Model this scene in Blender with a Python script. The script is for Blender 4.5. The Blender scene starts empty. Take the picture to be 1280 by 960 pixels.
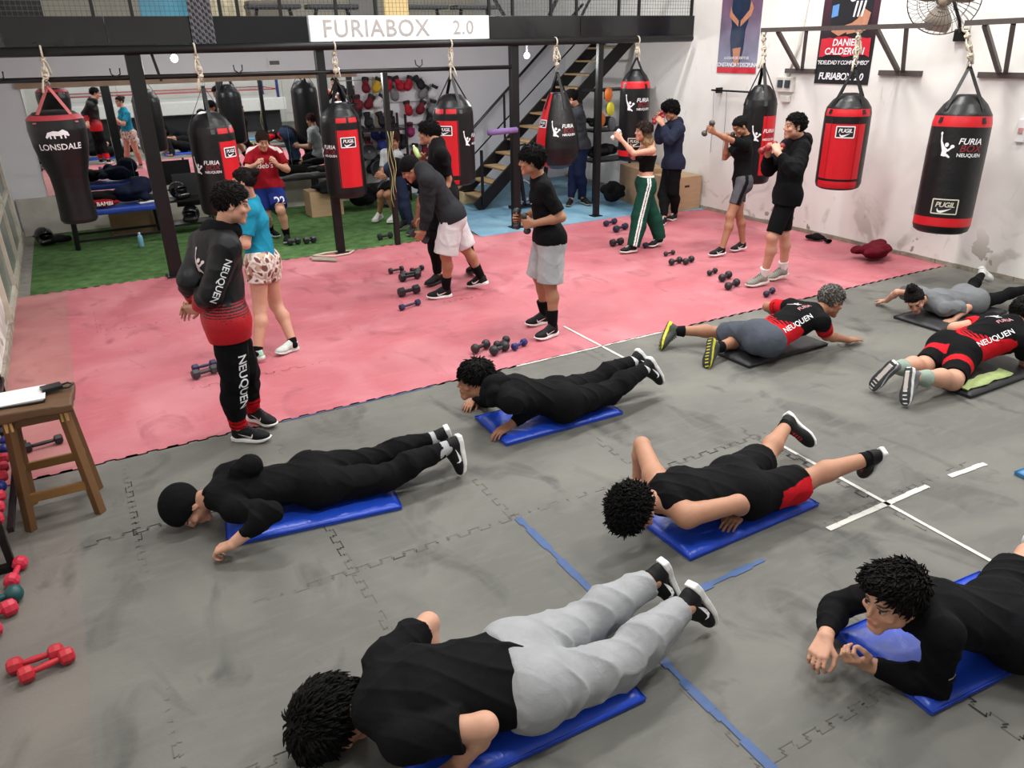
import bpy, bmesh, math, random
import numpy as np
from mathutils import Vector, Matrix, Euler
from mathutils.bvhtree import BVHTree

scn = bpy.context.scene
COL = scn.collection
PI = math.pi
random.seed(7)

# ------------------------------------------------------------------ camera, sky, lamps, exposure
cam = bpy.data.cameras.new('camera')
cam.sensor_width = 36.0
cam.lens = 950.997 / 1280 * 36.0
cam.clip_start = 0.05
camo = bpy.data.objects.new('camera', cam)
COL.objects.link(camo)
CR = Vector((0.87622, -0.48146, -0.02074))
_p, _y, _r = 0.418669895, 0.502464661, -0.0207449599
_f = Vector((math.sin(_y) * math.cos(_p), math.cos(_y) * math.cos(_p), -math.sin(_p)))
_rt = Vector((math.cos(_y), -math.sin(_y), 0)); _up = _rt.cross(_f)
CR = _rt * math.cos(_r) + _up * math.sin(_r); CU = -_rt * math.sin(_r) + _up * math.cos(_r)
camo.matrix_world = Matrix(((CR.x, CU.x, -_f.x, 0), (CR.y, CU.y, -_f.y, 0), (CR.z, CU.z, -_f.z, 2.57), (0, 0, 0, 1)))
scn.camera = camo

world = bpy.data.worlds.new('world'); scn.world = world
world.use_nodes = True
world.node_tree.nodes['Background'].inputs[0].default_value = (0.93, 0.96, 1.0, 1)
world.node_tree.nodes['Background'].inputs[1].default_value = 0.42

def area(name, loc, sx, sy, power, col=(1, 1, 1), rot=(0, 0, 0)):
    l = bpy.data.lights.new(name, 'AREA'); l.shape = 'RECTANGLE'; l.size = sx; l.size_y = sy
    l.energy = power; l.color = col
    o = bpy.data.objects.new(name, l); COL.objects.link(o); o.location = loc; o.rotation_euler = rot
    return o
# rows of ceiling strip lights high over the training floor
for i, (x, y, p) in enumerate(((1.2, 1.5, 150), (4.8, 1.5, 170), (7.8, 2.8, 190), (1.2, 5.6, 190), (4.8, 5.6, 230), (7.6, 6.2, 230), (3.0, 9.0, 130), (7.0, 9.0, 170))):
    area('strip_light', (x, y, 5.6), 1.5, 0.3, p, (1.0, 0.98, 0.95))
vs = scn.view_settings
vs.view_transform = 'Standard'; vs.look = 'None'; vs.gamma = 1.0; vs.use_curve_mapping = False
vs.exposure = -0.5

# ------------------------------------------------------------------ materials
def lin(h):
    if isinstance(h, str):
        h = h.lstrip('#'); h = h if len(h) == 6 else ''.join(q * 2 for q in h); c = [int(h[i:i + 2], 16) / 255 for i in (0, 2, 4)]
    else:
        c = list(h)
    return [(x / 12.92 if x <= 0.04045 else ((x + 0.055) / 1.055) ** 2.4) for x in c]

MATS = {}
def mat(name, color, rough=0.6, metal=0.0, var=0.12, scale=18.0, bump=0.0, bscale=None, spec=0.5, emit=0.0, attr=False, coat=0.0, sss=0.0, stretch=None):
    if name in MATS: return MATS[name]
    m = bpy.data.materials.new(name); m.use_nodes = True
    nt = m.node_tree; b = nt.nodes['Principled BSDF']
    b.inputs['Roughness'].default_value = rough; b.inputs['Metallic'].default_value = metal
    b.inputs['Specular IOR Level'].default_value = spec
    b.inputs['Coat Weight'].default_value = coat
    tc = nt.nodes.new('ShaderNodeTexCoord')
    src = tc.outputs['Object']
    if stretch:
        mp = nt.nodes.new('ShaderNodeMapping'); mp.inputs['Scale'].default_value = stretch
        nt.links.new(src, mp.inputs[0]); src = mp.outputs[0]
    nz = nt.nodes.new('ShaderNodeTexNoise'); nz.inputs['Scale'].default_value = scale; nz.inputs['Detail'].default_value = 5
    nt.links.new(src, nz.inputs['Vector'])
    hsv = nt.nodes.new('ShaderNodeHueSaturation')
    mr = nt.nodes.new('ShaderNodeMapRange'); mr.inputs[3].default_value = 1 - var; mr.inputs[4].default_value = 1 + var
    mr.inputs[1].default_value = .25; mr.inputs[2].default_value = .75
    nt.links.new(nz.outputs[0], mr.inputs[0]); nt.links.new(mr.outputs[0], hsv.inputs['Value'])
    if attr:
        at = nt.nodes.new('ShaderNodeAttribute'); at.attribute_name = 'Col'
        nt.links.new(at.outputs['Color'], hsv.inputs['Color'])
    else:
        hsv.inputs['Color'].default_value = (*lin(color), 1)
    nt.links.new(hsv.outputs[0], b.inputs['Base Color'])
    if sss:
        b.inputs['Subsurface Weight'].default_value = sss; b.inputs['Subsurface Scale'].default_value = 0.01
        b.inputs['Subsurface Radius'].default_value = (1, .35, .2)
    if emit:
        nt.links.new(hsv.outputs[0], b.inputs['Emission Color']); b.inputs['Emission Strength'].default_value = emit
    if bump:
        n2 = nt.nodes.new('ShaderNodeTexNoise'); n2.inputs['Scale'].default_value = bscale or scale * 2; n2.inputs['Detail'].default_value = 4
        n2.inputs['Distortion'].default_value = 0.6
        nt.links.new(src, n2.inputs['Vector'])
        bp = nt.nodes.new('ShaderNodeBump'); bp.inputs['Strength'].default_value = bump; bp.inputs['Distance'].default_value = 0.02
        nt.links.new(n2.outputs[0], bp.inputs['Height']); nt.links.new(bp.outputs[0], b.inputs['Normal'])
    MATS[name] = m
    return m

M_SKIN = mat('skin', None, .55, var=.05, scale=30, attr=True, spec=.35, bump=.04, bscale=160)
M_CLOTH = mat('cotton cloth', None, .9, var=.10, scale=9, attr=True, spec=.15, bump=.35, bscale=14)
M_SHINY = mat('sports polyester', None, .6, var=.08, scale=9, attr=True, spec=.3, bump=.3, bscale=12)
M_HAIR = mat('hair', None, .62, var=.35, scale=60, attr=True, spec=.16, bump=.6, bscale=75, stretch=(1, 1, .35))
M_SHOE = mat('shoe mesh', None, .7, var=.1, scale=60, attr=True, spec=.3, bump=.1, bscale=200)
M_RUB = mat('shoe rubber', None, .5, var=.04, scale=30, attr=True, spec=.4)
M_PRINT = mat('printed lettering', '#e8e8ea', .6, var=.03)
M_BLACKMETAL = mat('black painted steel', '#0c0c0e', .42, var=.15, scale=12, spec=.4, bump=.05)
M_RUBBLACK = mat('black rubber', '#1c1c1f', .6, var=.15, scale=40)
M_BLACKLEATH = mat('black vinyl', '#0e0e10', .38, var=.12, scale=6, bump=.25, bscale=9, spec=.4)
M_REDLEATH = mat('red vinyl', '#c4121f', .4, var=.08, scale=6, bump=.2, bscale=10)
M_ROPE = mat('cotton rope', '#cfc6b2', .9, var=.2, scale=80, bump=.6, bscale=120)
M_WHITE = mat('white paint', '#dcdcdc', .6, var=.03)

# ------------------------------------------------------------------ object helpers
def link(name, me, m=None, parent=None, loc=None):
    o = bpy.data.objects.new(name, me); COL.objects.link(o)
    if m is not None and me is not None:
        for q in (m if isinstance(m, (list, tuple)) else [m]): me.materials.append(q)
    if parent is not None: o.parent = parent
    if loc is not None: o.location = loc
    return o
def tag(o, label, cat, group=None, kind=None):
    if label: o['label'] = label
    if cat: o['category'] = cat
    if group: o['group'] = group
    if kind: o['kind'] = kind
    return o
def empty(name, loc, label, cat, rz=0, group=None):
    o = bpy.data.objects.new(name, None); COL.objects.link(o); o.location = loc; o.rotation_euler.z = rz
    o.empty_display_size = .1
    return tag(o, label, cat, group)
def struct(o):
    o['kind'] = 'structure'; return o
def dup(root, loc=None, rot=None, label=None, group=None):
    r = root.copy(); COL.objects.link(r)
    if loc is not None: r.location = loc
    if rot is not None: r.rotation_euler = rot
    if label: r['label'] = label
    if group: r['group'] = group
    for ch in list(root.children):
        c = ch.copy(); COL.objects.link(c); c.parent = r
        for g in list(ch.children):
            d = g.copy(); COL.objects.link(d); d.parent = c
    return r

class MB:
    """collects verts / faces with a material index"""
    def __init__(s): s.v = []; s.f = []; s.mi = []; s.sm = []
    def add(s, vs, fs, mi=0, smooth=False):
        n = len(s.v); s.v += [tuple(v) for v in vs]; s.f += [tuple(i + n for i in f) for f in fs]
        s.mi += [mi] * len(fs); s.sm += [smooth] * len(fs); return s
    def box(s, c, d, rot=None, bev=0.0, mi=0):
        hx, hy, hz = d[0] / 2, d[1] / 2, d[2] / 2
        c = Vector(c); R = rot if rot is not None else Matrix.Identity(3)
        if bev > 0:
            bm = bmesh.new(); bmesh.ops.create_cube(bm, size=1)
            for v in bm.verts: v.co = Vector((v.co.x * d[0], v.co.y * d[1], v.co.z * d[2]))
            bmesh.ops.bevel(bm, geom=bm.edges[:], offset=min(bev, min(d) * .45), segments=2, affect='EDGES', profile=.6)
            bm.verts.index_update()
            s.add([c + R @ v.co for v in bm.verts], [[v.index for v in f.verts] for f in bm.faces], mi, False); bm.free(); return s
        vs = [c + R @ Vector((x * hx, y * hy, z * hz)) for x in (-1, 1) for y in (-1, 1) for z in (-1, 1)]
        s.add(vs, [(0, 1, 3, 2), (4, 6, 7, 5), (0, 4, 5, 1), (2, 3, 7, 6), (0, 2, 6, 4), (1, 5, 7, 3)], mi); return s
    def bar(s, a, b, w, h, mi=0, up=(0, 0, 1), bev=0.0):
        a, b = Vector(a), Vector(b); d = b - a; L = d.length; z = d.normalized(); u = Vector(up)
        x = z.cross(u)
        if x.length < 1e-3: x = z.cross(Vector((0, 1, 0)))
        x.normalize(); y = z.cross(x)
        R = Matrix((x, y, z)).transposed(); s.box((a + b) / 2, (w, h, L), R, bev, mi); return s
    def tube(s, pts, r, n=8, mi=0, caps=True, closed=False):
        pts = [Vector(p) for p in pts]; N = len(pts)
        rr = r if isinstance(r, (list, tuple)) else [r] * N
        rings = []; prev = None
        for i, p in enumerate(pts):
            if closed: t = (pts[(i + 1) % N] - pts[i - 1])
            else: t = (pts[min(i + 1, N - 1)] - pts[max(i - 1, 0)])
            t.normalize()
            if prev is None:
                a = Vector((0, 0, 1)) if abs(t.z) < .9 else Vector((1, 0, 0)); x = t.cross(a).normalized()
            else:
                x = prev - t * prev.dot(t)
                x = x.normalized() if x.length > 1e-5 else t.orthogonal().normalized()
            prev = x; y = t.cross(x)
            rings.append([p + (x * math.cos(2 * PI * k / n) + y * math.sin(2 * PI * k / n)) * rr[i] for k in range(n)])
        vs = [v for R in rings for v in R]; fs = []
        for i in range(N if closed else N - 1):
            j = (i + 1) % N
            for k in range(n):
                fs.append((i * n + k, i * n + (k + 1) % n, j * n + (k + 1) % n, j * n + k))
        if caps and not closed:
            fs.append(tuple(range(n))[::-1]); fs.append(tuple((N - 1) * n + k for k in range(n)))
        s.add(vs, fs, mi, True); return s
    def lathe(s, prof, n=24, c=(0, 0, 0), mi=0, R=None, sx=1, sy=1, mfun=None):
        c = Vector(c); vs = []; fs = []; m0 = len(s.f)
        for (r, z) in prof:
            for k in range(n):
                v = Vector((r * sx * math.cos(2 * PI * k / n), r * sy * math.sin(2 * PI * k / n), z))
                vs.append(c + (R @ v if R is not None else v))
        for i in range(len(prof) - 1):
            for k in range(n):
                fs.append((i * n + k, i * n + (k + 1) % n, (i + 1) * n + (k + 1) % n, (i + 1) * n + k))
        fs.append(tuple(range(n))[::-1]); fs.append(tuple((len(prof) - 1) * n + k for k in range(n)))
        s.add(vs, fs, mi, True)
        if mfun:
            for i in range(len(prof) - 1):
                for k in range(n): s.mi[m0 + i * n + k] = mfun(i, k)
        return s
    def sphere(s, c, r, n=12, m=8, mi=0, R=None):
        r = r if isinstance(r, (list, tuple)) else (r, r, r)
        prof = [(math.sin(PI * (i + .02) / (m + .04)), -math.cos(PI * (i + .02) / (m + .04))) for i in range(m + 1)]
        c = Vector(c); vs = []; fs = []
        for (q, z) in prof:
            for k in range(n):
                v = Vector((q * r[0] * math.cos(2 * PI * k / n), q * r[1] * math.sin(2 * PI * k / n), z * r[2]))
                vs.append(c + (R @ v if R is not None else v))
        for i in range(m):
            for k in range(n): fs.append((i * n + k, i * n + (k + 1) % n, (i + 1) * n + (k + 1) % n, (i + 1) * n + k))
        fs.append(tuple(range(n))[::-1]); fs.append(tuple(m * n + k for k in range(n)))
        s.add(vs, fs, mi, True); return s
    def mesh(s, name):
        me = bpy.data.meshes.new(name); me.from_pydata(s.v, [], s.f)
        me.polygons.foreach_set('material_index', s.mi); me.polygons.foreach_set('use_smooth', s.sm); me.update(); return me
    def build(s, name, m, parent=None, loc=None):
        return link(name, s.mesh(name), m, parent, loc)

# ------------------------------------------------------------------ lettering
def text_geo(body, size, bold=0.0, shear=0.0, spacing=1.0, cuts=1):
    cu = bpy.data.curves.new('t', 'FONT'); cu.body = body; cu.size = size; cu.align_x = 'CENTER'; cu.align_y = 'CENTER'
    cu.offset = bold * size; cu.shear = shear; cu.space_character = spacing; cu.resolution_u = 3
    o = bpy.data.objects.new('t', cu); COL.objects.link(o)
    dg = bpy.context.evaluated_depsgraph_get()
    me = bpy.data.meshes.new_from_object(o.evaluated_get(dg))
    bpy.data.objects.remove(o); bpy.data.curves.remove(cu)
    bm = bmesh.new(); bm.from_mesh(me); bpy.data.meshes.remove(me)
    if cuts: bmesh.ops.subdivide_edges(bm, edges=bm.edges[:], cuts=cuts)
    bm.verts.index_update()
    vs = [(v.co.x, v.co.y) for v in bm.verts]; fs = [[v.index for v in f.verts] for f in bm.faces]; bm.free()
    return vs, fs
def quad_grid(w, h, nx=6, ny=6):
    vs = [((i / nx - .5) * w, (j / ny - .5) * h) for j in range(ny + 1) for i in range(nx + 1)]
    fs = [(j * (nx + 1) + i, j * (nx + 1) + i + 1, (j + 1) * (nx + 1) + i + 1, (j + 1) * (nx + 1) + i) for j in range(ny) for i in range(nx)]
    return vs, fs
def poly_strip(pts, widths):
    """2D ribbon following pts"""
    vs = []; n = len(pts)
    for i, (x, y) in enumerate(pts):
        a = pts[max(i - 1, 0)]; b = pts[min(i + 1, n - 1)]; dx, dy = b[0] - a[0], b[1] - a[1]; L = math.hypot(dx, dy) or 1
        vs += [(x - dy / L * widths[i] / 2, y + dx / L * widths[i] / 2), (x + dy / L * widths[i] / 2, y - dx / L * widths[i] / 2)]
    return vs, [(2 * i, 2 * i + 1, 2 * i + 3, 2 * i + 2) for i in range(n - 1)]
def swoosh_geo(L):
    pts = [(-.5 * L, .18 * L), (-.47 * L, .02 * L), (-.38 * L, -.08 * L), (-.22 * L, -.09 * L), (0, -.02 * L), (.25 * L, .08 * L), (.5 * L, .2 * L)]
    return poly_strip(pts, [.02 * L, .10 * L, .17 * L, .2 * L, .15 * L, .08 * L, .01 * L])
def project(geo, c, ux, uy, bvh, lift=.003, far=.25):
    c, ux, uy = Vector(c), Vector(ux).normalized(), Vector(uy).normalized(); n = ux.cross(uy).normalized()
    out = []; last = None
    for (x, y) in geo[0]:
        p = c + ux * x + uy * y
        h = bvh.ray_cast(p + n * far, -n, far * 2.2)
        if h[0] is None: q = last if last is not None else p
        else: q = h[0] + n * lift; last = q
        out.append(q)
    return out, geo[1]
# ------------------------------------------------------------------ the hall: floor zones
XL, XR, YB = -0.93, 9.07, 14.0
def floor_mat(name, base, dust, dark, dusts=.5, rough=.75, wear=None, bump=.15):
    m = bpy.data.materials.new(name); m.use_nodes = True; nt = m.node_tree; b = nt.nodes['Principled BSDF']
    tc = nt.nodes.new('ShaderNodeTexCoord')
    def noise(s, d=6, dist=0.0, sc=(1, 1, 1)):
        mp = nt.nodes.new('ShaderNodeMapping'); mp.inputs['Scale'].default_value = sc; nt.links.new(tc.outputs['Object'], mp.inputs[0])
        n = nt.nodes.new('ShaderNodeTexNoise'); n.inputs['Scale'].default_value = s; n.inputs['Detail'].default_value = d; n.inputs['Distortion'].default_value = dist
        nt.links.new(mp.outputs[0], n.inputs['Vector']); return n
    def ramp(src, a, b_):
        r = nt.nodes.new('ShaderNodeMapRange'); r.inputs[1].default_value = a; r.inputs[2].default_value = b_; nt.links.new(src.outputs[0], r.inputs[0]); return r
    def mix(fac, c1, c2):
        x = nt.nodes.new('ShaderNodeMix'); x.data_type = 'RGBA'
        if isinstance(fac, float): x.inputs[0].default_value = fac
        else: nt.links.new(fac.outputs[0], x.inputs[0])
        for i, c in ((6, c1), (7, c2)):
            if isinstance(c, str): x.inputs[i].default_value = (*lin(c), 1)
            else: nt.links.new(c, x.inputs[i])
        return x.outputs[2]
    c = mix(ramp(noise(1.3, 8, .6), .42, .68), base, dust)
    c = mix(ramp(noise(2.6, 9, 1.2, (1, .55, 1)), .56, .72), c, dark)
    f3 = ramp(noise(14, 6, .4, (.35, 1.3, 1)), .5, .8); f3.inputs[4].default_value = .5
    c = mix(f3, c, dust)
    if wear:
        f4 = ramp(noise(.7, 4, .3), .5, .66); f4.inputs[4].default_value = .55; c = mix(f4, c, wear)
    nt.links.new(c, b.inputs['Base Color'])
    b.inputs['Roughness'].default_value = rough; b.inputs['Specular IOR Level'].default_value = .35
    n2 = noise(60, 6); bp = nt.nodes.new('ShaderNodeBump'); bp.inputs['Strength'].default_value = bump; bp.inputs['Distance'].default_value = .01
    nt.links.new(n2.outputs[0], bp.inputs['Height']); nt.links.new(bp.outputs[0], b.inputs['Normal'])
    return m
M_GREY = floor_mat('grey foam mat', '#62625d', '#74736c', '#4b4b48', rough=.62)
M_PINK = floor_mat('faded red foam mat', '#b4626b', '#c17b82', '#9c545d', wear='#ae646c', rough=.62)
M_BLUE = floor_mat('pale blue foam mat', '#638fa9', '#82a7b8', '#527c95', rough=.7)
def turf_mat():
    m = mat('green artificial turf', '#5c7f4c', .95, var=.4, scale=7, bump=1.0, bscale=130, spec=.1); return m
M_TURF = turf_mat()

def meander(p0, p1, amp=.019, per=.135, ph=0.0):
    """square-wave jigsaw edge between two points"""
    p0, p1 = np.array(p0, float), np.array(p1, float); d = p1 - p0; L = np.linalg.norm(d); d /= L; n = np.array([-d[1], d[0]])
    pts = [p0]; s = ph; sg = 1
    while s < L - per * .5:
        a, b = s + per * .02, s + per * .5 - per * .02
        w = per * .03
        pts += [p0 + d * (a + w) + n * 0, p0 + d * (a - w) + n * amp * sg, p0 + d * (b + w) + n * amp * sg, p0 + d * (b - w)]
        sg = -sg; s += per * .5
    pts.append(p1); return pts
def flat(name, outline, z, m):
    bm = bmesh.new(); vs = [bm.verts.new((p[0], p[1], z)) for p in outline]; f = bm.faces.new(vs)
    if f.normal.z < 0: f.normal_flip()
    bmesh.ops.triangulate(bm, faces=[f]); me = bpy.data.meshes.new(name); bm.to_mesh(me); bm.free()
    return struct(link(name, me, m))
def slab(name, lo, hi, m):
    return struct(MB().box([(a + b) / 2 for a, b in zip(lo, hi)], [b - a for a, b in zip(lo, hi)]).build(name, m))
slab('floor', (XL - .2, -4.2, -.14), (XR + .2, YB + .2, -.012), mat('concrete floor', '#6c6b67', .8, var=.2, scale=3, bump=.2))
YP = 5.38; YG = 10.22
pe = meander((XL, YP), (XR, YP))
flat('floor_grey_mats', [(XL, -4), (XR, -4)] + [tuple(p) for p in pe[::-1]], 0.0, M_GREY)
ge = meander((4.95, YG), (-.78, YG + .02)); 
flat('floor_red_mats', [tuple(p) for p in pe] + [(XR, 9.62)] + [tuple(p) for p in meander((XR, 9.62), (7.6, 9.95))[1:]] + [(5.05, 9.95)] + [tuple(p) for p in ge] + [(XL, YG)], 0.0, M_PINK)
flat('floor_blue_mats', [(5.0, 9.95), (7.6, 9.95), (XR, 9.62), (XR, YB), (5.6, YB), (5.3, 12.2)], 0.002, M_BLUE)
flat('floor_turf', [(-.78, YG + .02)] + [tuple(p) for p in ge[::-1]] + [(5.3, 12.2), (5.6, YB), (-.78, YB)], -0.002, M_TURF)
flat('floor_gutter', [(XL, YG), (-.78, YG), (-.78, YB), (XL, YB)], -.006, mat('dusty grey floor', '#8b8880', .8, var=.25, scale=9))
# worn strip of mats along the left wall
flat('floor_edge_mats', [(XL, -2), (-.44, -2), (-.44, 5.34), (XL, 5.34)], .0012, floor_mat('brown grey foam mat', '#69645f', '#77726b', '#57534f', rough=.7))
flat('floor_edge_red_mats', [(XL, 5.42), (-.40, 5.42), (-.40, YG - .03), (XL, YG - .03)], .0012, floor_mat('dull red foam mat', '#a86b6b', '#b27c78', '#966060', rough=.7))

# jigsaw seams between the mats: narrow dark gaps, open in places and pressed shut elsewhere
def seam_mesh(lines, w, z, keep):
    mb = MB(); rnd = random.Random(5)
    for (a, b, ph) in lines:
        pts = meander(a, b, ph=ph)
        for i in range(1, len(pts) - 2):
            p, q = pts[i], pts[i + 1]; m_ = (p + q) / 2
            v = math.sin(m_[0] * 2.3 + 1.1 * math.sin(m_[1] * 1.7)) + math.sin(m_[1] * 2.9 + m_[0] * 1.3 + 1) + rnd.uniform(-.8, .8)
            if v < keep + .45 * max(0, m_[0] - 1.7) + .3 * max(0, m_[1] - 4.2) * (m_[1] < 5.4): continue
            ww = w * (.45 + .8 * min(1, max(0, (v - keep) / 1.5))); d = q - p; L = np.linalg.norm(d)
            if L < 1e-4: continue
            d /= L; n = np.array([-d[1], d[0]]) * ww / 2; e = d * ww * .4
            mb.add([(*(p - e + n), z), (*(p - e - n), z), (*(q + e - n), z), (*(q + e + n), z)], [(0, 1, 2, 3)])
    return mb
XS = [-.14 + .985 * i for i in range(0, 10)]
gl = []
for x in XS: gl.append(((x, -1.5), (x, YP), .02))
for y in (.39, 1.38, 2.36, 3.35, 4.36): gl.append(((XL, y), (XR, y), .04))
m_seam = mat('dark seam gap', '#2b2a29', .9, var=.1); m_seamp = mat('red mat seam', '#8a4048', .9, var=.1)
m = seam_mesh(gl, .0075, .0025, 1.1); struct(m.build('floor_seams', m_seam))
m = seam_mesh(gl, .0045, .0022, -.3); struct(m.build('floor_seams_faint', mat('pressed seam', '#666460', .9, var=.1)))
pl = []
for x in XS: pl.append(((x, YP), (x, YG), .02))
for y in (6.38, 7.38, 8.37, 9.36): pl.append(((XL, y), (XR, y), .04))
m = seam_mesh(pl, .005, .0024, 1.3); struct(m.build('floor_red_seams', m_seamp))

# painted and taped lines
def tape(name, pts, w, m, label, cat, gaps=0.0, seed=1, z=.004, group=None):
    """worn tape: one ribbon whose edges are torn and nearly through in places"""
    rnd = random.Random(seed); a, b = np.array(pts[0], float), np.array(pts[1], float)
    L = np.linalg.norm(b - a); d = (b - a) / L; n = np.array([-d[1], d[0]]); s = 0; vs = []
    while s < L:
        e = min(L, s + rnd.uniform(.05, .15)); thin = rnd.random() < gaps
        w1, w2 = (w * rnd.uniform(.78, 1.05) / 2 for _ in range(2))
        if thin: w1, w2 = w * .3, w * .22
        for q in (s + .001, e - .004, ):
            vs += [(*(a + d * q + n * w1), z), (*(a + d * q - n * w2), z)]
        if rnd.random() < .5: vs += [(*(a + d * (e - .002) + n * w * .1), z), (*(a + d * (e - .002) - n * w * .1), z)]
        s = e
    fs = [(2 * i, 2 * i + 1, 2 * i + 3, 2 * i + 2) for i in range(len(vs) // 2 - 1)]
    return tag(MB().add(vs, fs).build(name, m), label, cat, group)
m_wt = mat('white floor tape', '#cfcdc6', .7, var=.1); m_bt = mat('blue floor tape', '#3a5685', .6, var=.15)

# walls
def wall_mat():
    m = bpy.data.materials.new('old white plaster'); m.use_nodes = True; nt = m.node_tree; b = nt.nodes['Principled BSDF']
    tc = nt.nodes.new('ShaderNodeTexCoord')
    def noise(s, d=6, dist=0.0, sc=(1, 1, 1)):
        mp = nt.nodes.new('ShaderNodeMapping'); mp.inputs['Scale'].default_value = sc; nt.links.new(tc.outputs['Object'], mp.inputs[0])
        n = nt.nodes.new('ShaderNodeTexNoise'); n.inputs['Scale'].default_value = s; n.inputs['Detail'].default_value = d; n.inputs['Distortion'].default_value = dist
        nt.links.new(mp.outputs[0], n.inputs['Vector']); return n
    def mr(src, a, b_, hi=1.0):
        r = nt.nodes.new('ShaderNodeMapRange'); r.inputs[1].default_value = a; r.inputs[2].default_value = b_; r.inputs[4].default_value = hi; nt.links.new(src, r.inputs[0]); return r.outputs[0]
    def mix(fac, c1, c2):
        x = nt.nodes.new('ShaderNodeMix'); x.data_type = 'RGBA'; nt.links.new(fac, x.inputs[0])
        for i, c in ((6, c1), (7, c2)):
            if isinstance(c, str): x.inputs[i].default_value = (*lin(c), 1)
            else: nt.links.new(c, x.inputs[i])
        return x.outputs[2]
    c = mix(mr(noise(1.1, 6, .5).outputs[0], .4, .7), '#e4e3df', '#dad8d3')
    sep = nt.nodes.new('ShaderNodeSeparateXYZ'); nt.links.new(tc.outputs['Object'], sep.inputs[0])
    low = mr(sep.outputs[2], .9, .0)      # damp stains rise from the floor
    mul = nt.nodes.new('ShaderNodeMath'); mul.operation = 'MULTIPLY'; nt.links.new(low, mul.inputs[0]); nt.links.new(mr(noise(2.2, 7, .8).outputs[0], .54, .62), mul.inputs[1])
    m2 = nt.nodes.new('ShaderNodeMath'); m2.operation = 'MULTIPLY'; m2.inputs[1].default_value = .75; nt.links.new(mul.outputs[0], m2.inputs[0])
    c = mix(m2.outputs[0], c, '#a49d93')
    mul2 = nt.nodes.new('ShaderNodeMath'); mul2.operation = 'MULTIPLY'; nt.links.new(mr(sep.outputs[2], .55, .05), mul2.inputs[0]); nt.links.new(mr(noise(3.1, 4, .2).outputs[0], .635, .645), mul2.inputs[1])
    c = mix(mul2.outputs[0], c, '#8c8272')
    c = mix(mr(noise(5, 9, 2.0, (1, 1, .3)).outputs[0], .66, .72, .35), c, '#b9b4ab')
    nt.links.new(c, b.inputs['Base Color']); b.inputs['Roughness'].default_value = .8; b.inputs['Specular IOR Level'].default_value = .25
    bp = nt.nodes.new('ShaderNodeBump'); bp.inputs['Strength'].default_value = .25; bp.inputs['Distance'].default_value = .02; nt.links.new(noise(4, 8).outputs[0], bp.inputs['Height']); nt.links.new(bp.outputs[0], b.inputs['Normal'])
    return m
M_WALL = wall_mat()
M_BACK = mat('pale grey painted wall', '#dcdce0', .7, var=.03, scale=2)
slab('wall_right', (XR, -4, 0), (XR + .2, YB + 4.2, 5.2), M_WALL)
slab('wall_left', (XL - .2, -4, 0), (XL, YB + 4.2, 5.2), M_WALL)
slab('wall_back', (XL, YB, 0), (XR, YB + .2, 2.9), M_BACK)
slab('wall_front', (XL - .2, -4.2, 0), (XR + .2, -4, 5.2), M_WALL)
slab('wall_upstairs', (XL, YB + 4.0, 2.9), (XR, YB + 4.2, 5.2), mat('beige upstairs wall', '#c6bfae', .8, var=.08, scale=2))
# foot of the back wall: low plastered plinth
mb = MB().box((1.9, YB - .03, .28), (5.6, .06, .56)); struct(mb.build('baseboard_back', mat('worn plinth', '#bdb8ae', .85, var=.15, scale=5, bump=.3)))
mb = MB()
for i in range(46):
    y = 3.0 + i * .24; mb.box((XR - .006 - .004 * (i % 2), y, .025), (.02, .235, .05 + .012 * ((i * 7) % 5) / 5))
struct(mb.build('baseboard_right', mat('grubby wall foot', '#8f877a', .9, var=.35, scale=8, bump=.5)))
mb = MB()
for i in range(46):
    y = 3.2 + i * .24; mb.box((XL + .012, y, .04), (.03, .238, .09 + .02 * ((i * 7) % 5) / 5))
struct(mb.build('baseboard_left', mat('broken plaster foot', '#9a9184', .9, var=.35, scale=8, bump=.6)))

# steel framed window low in the left wall
mb = MB()
y0, y1, z0, z1 = 8.95, 12.9, .12, 1.55
m_frame = mat('chipped cream window frame', '#bdb6a6', .6, var=.15, scale=10, bump=.2)
for y in (y0, y0 + 1.3, y0 + 2.6, y1): mb.box((XL + .02, y, (z0 + z1) / 2), (.05, .07, z1 - z0 + .07))
for z in (z0, .85, z1): mb.box((XL + .02, (y0 + y1) / 2, z), (.05, y1 - y0, .07))
w = struct(mb.build('window_1', m_frame))
mb = MB().box((XL + .006, (y0 + y1) / 2, (z0 + z1) / 2), (.008, y1 - y0, z1 - z0)); mb.build('window_pane', mat('wired ribbed glass', '#7d8680', .25, var=.3, scale=8, spec=.6, bump=.4, bscale=60, stretch=(1, 1, .2)), w)

# mirror on the back wall with a thin timber top rail
mx0, mx1, mz0, mz1 = -.46, 4.62, .57, 2.12
mm = bpy.data.materials.new('mirror glass'); mm.use_nodes = True; b = mm.node_tree.nodes['Principled BSDF']
b.inputs['Metallic'].default_value = 1; b.inputs['Roughness'].default_value = .015; b.inputs['Base Color'].default_value = (.84, .87, .87, 1)
mr_ = empty('wall_mirror', ((mx0 + mx1) / 2, YB, 0), 'wide mirror on the back wall behind the hanging punch bags', 'mirror')
def rel(o, root):
    o.parent = root; o.matrix_parent_inverse = Matrix.Identity(4); o.location = -Vector(root.location); return o
for i in range(4):
    a = mx0 + (mx1 - mx0) * i / 4; b_ = mx0 + (mx1 - mx0) * (i + 1) / 4
    rel(MB().box(((a + b_) / 2, YB - .012, (mz0 + mz1) / 2), (b_ - a - .004, .02, mz1 - mz0)).build('mirror_panel', mm), mr_)
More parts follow.
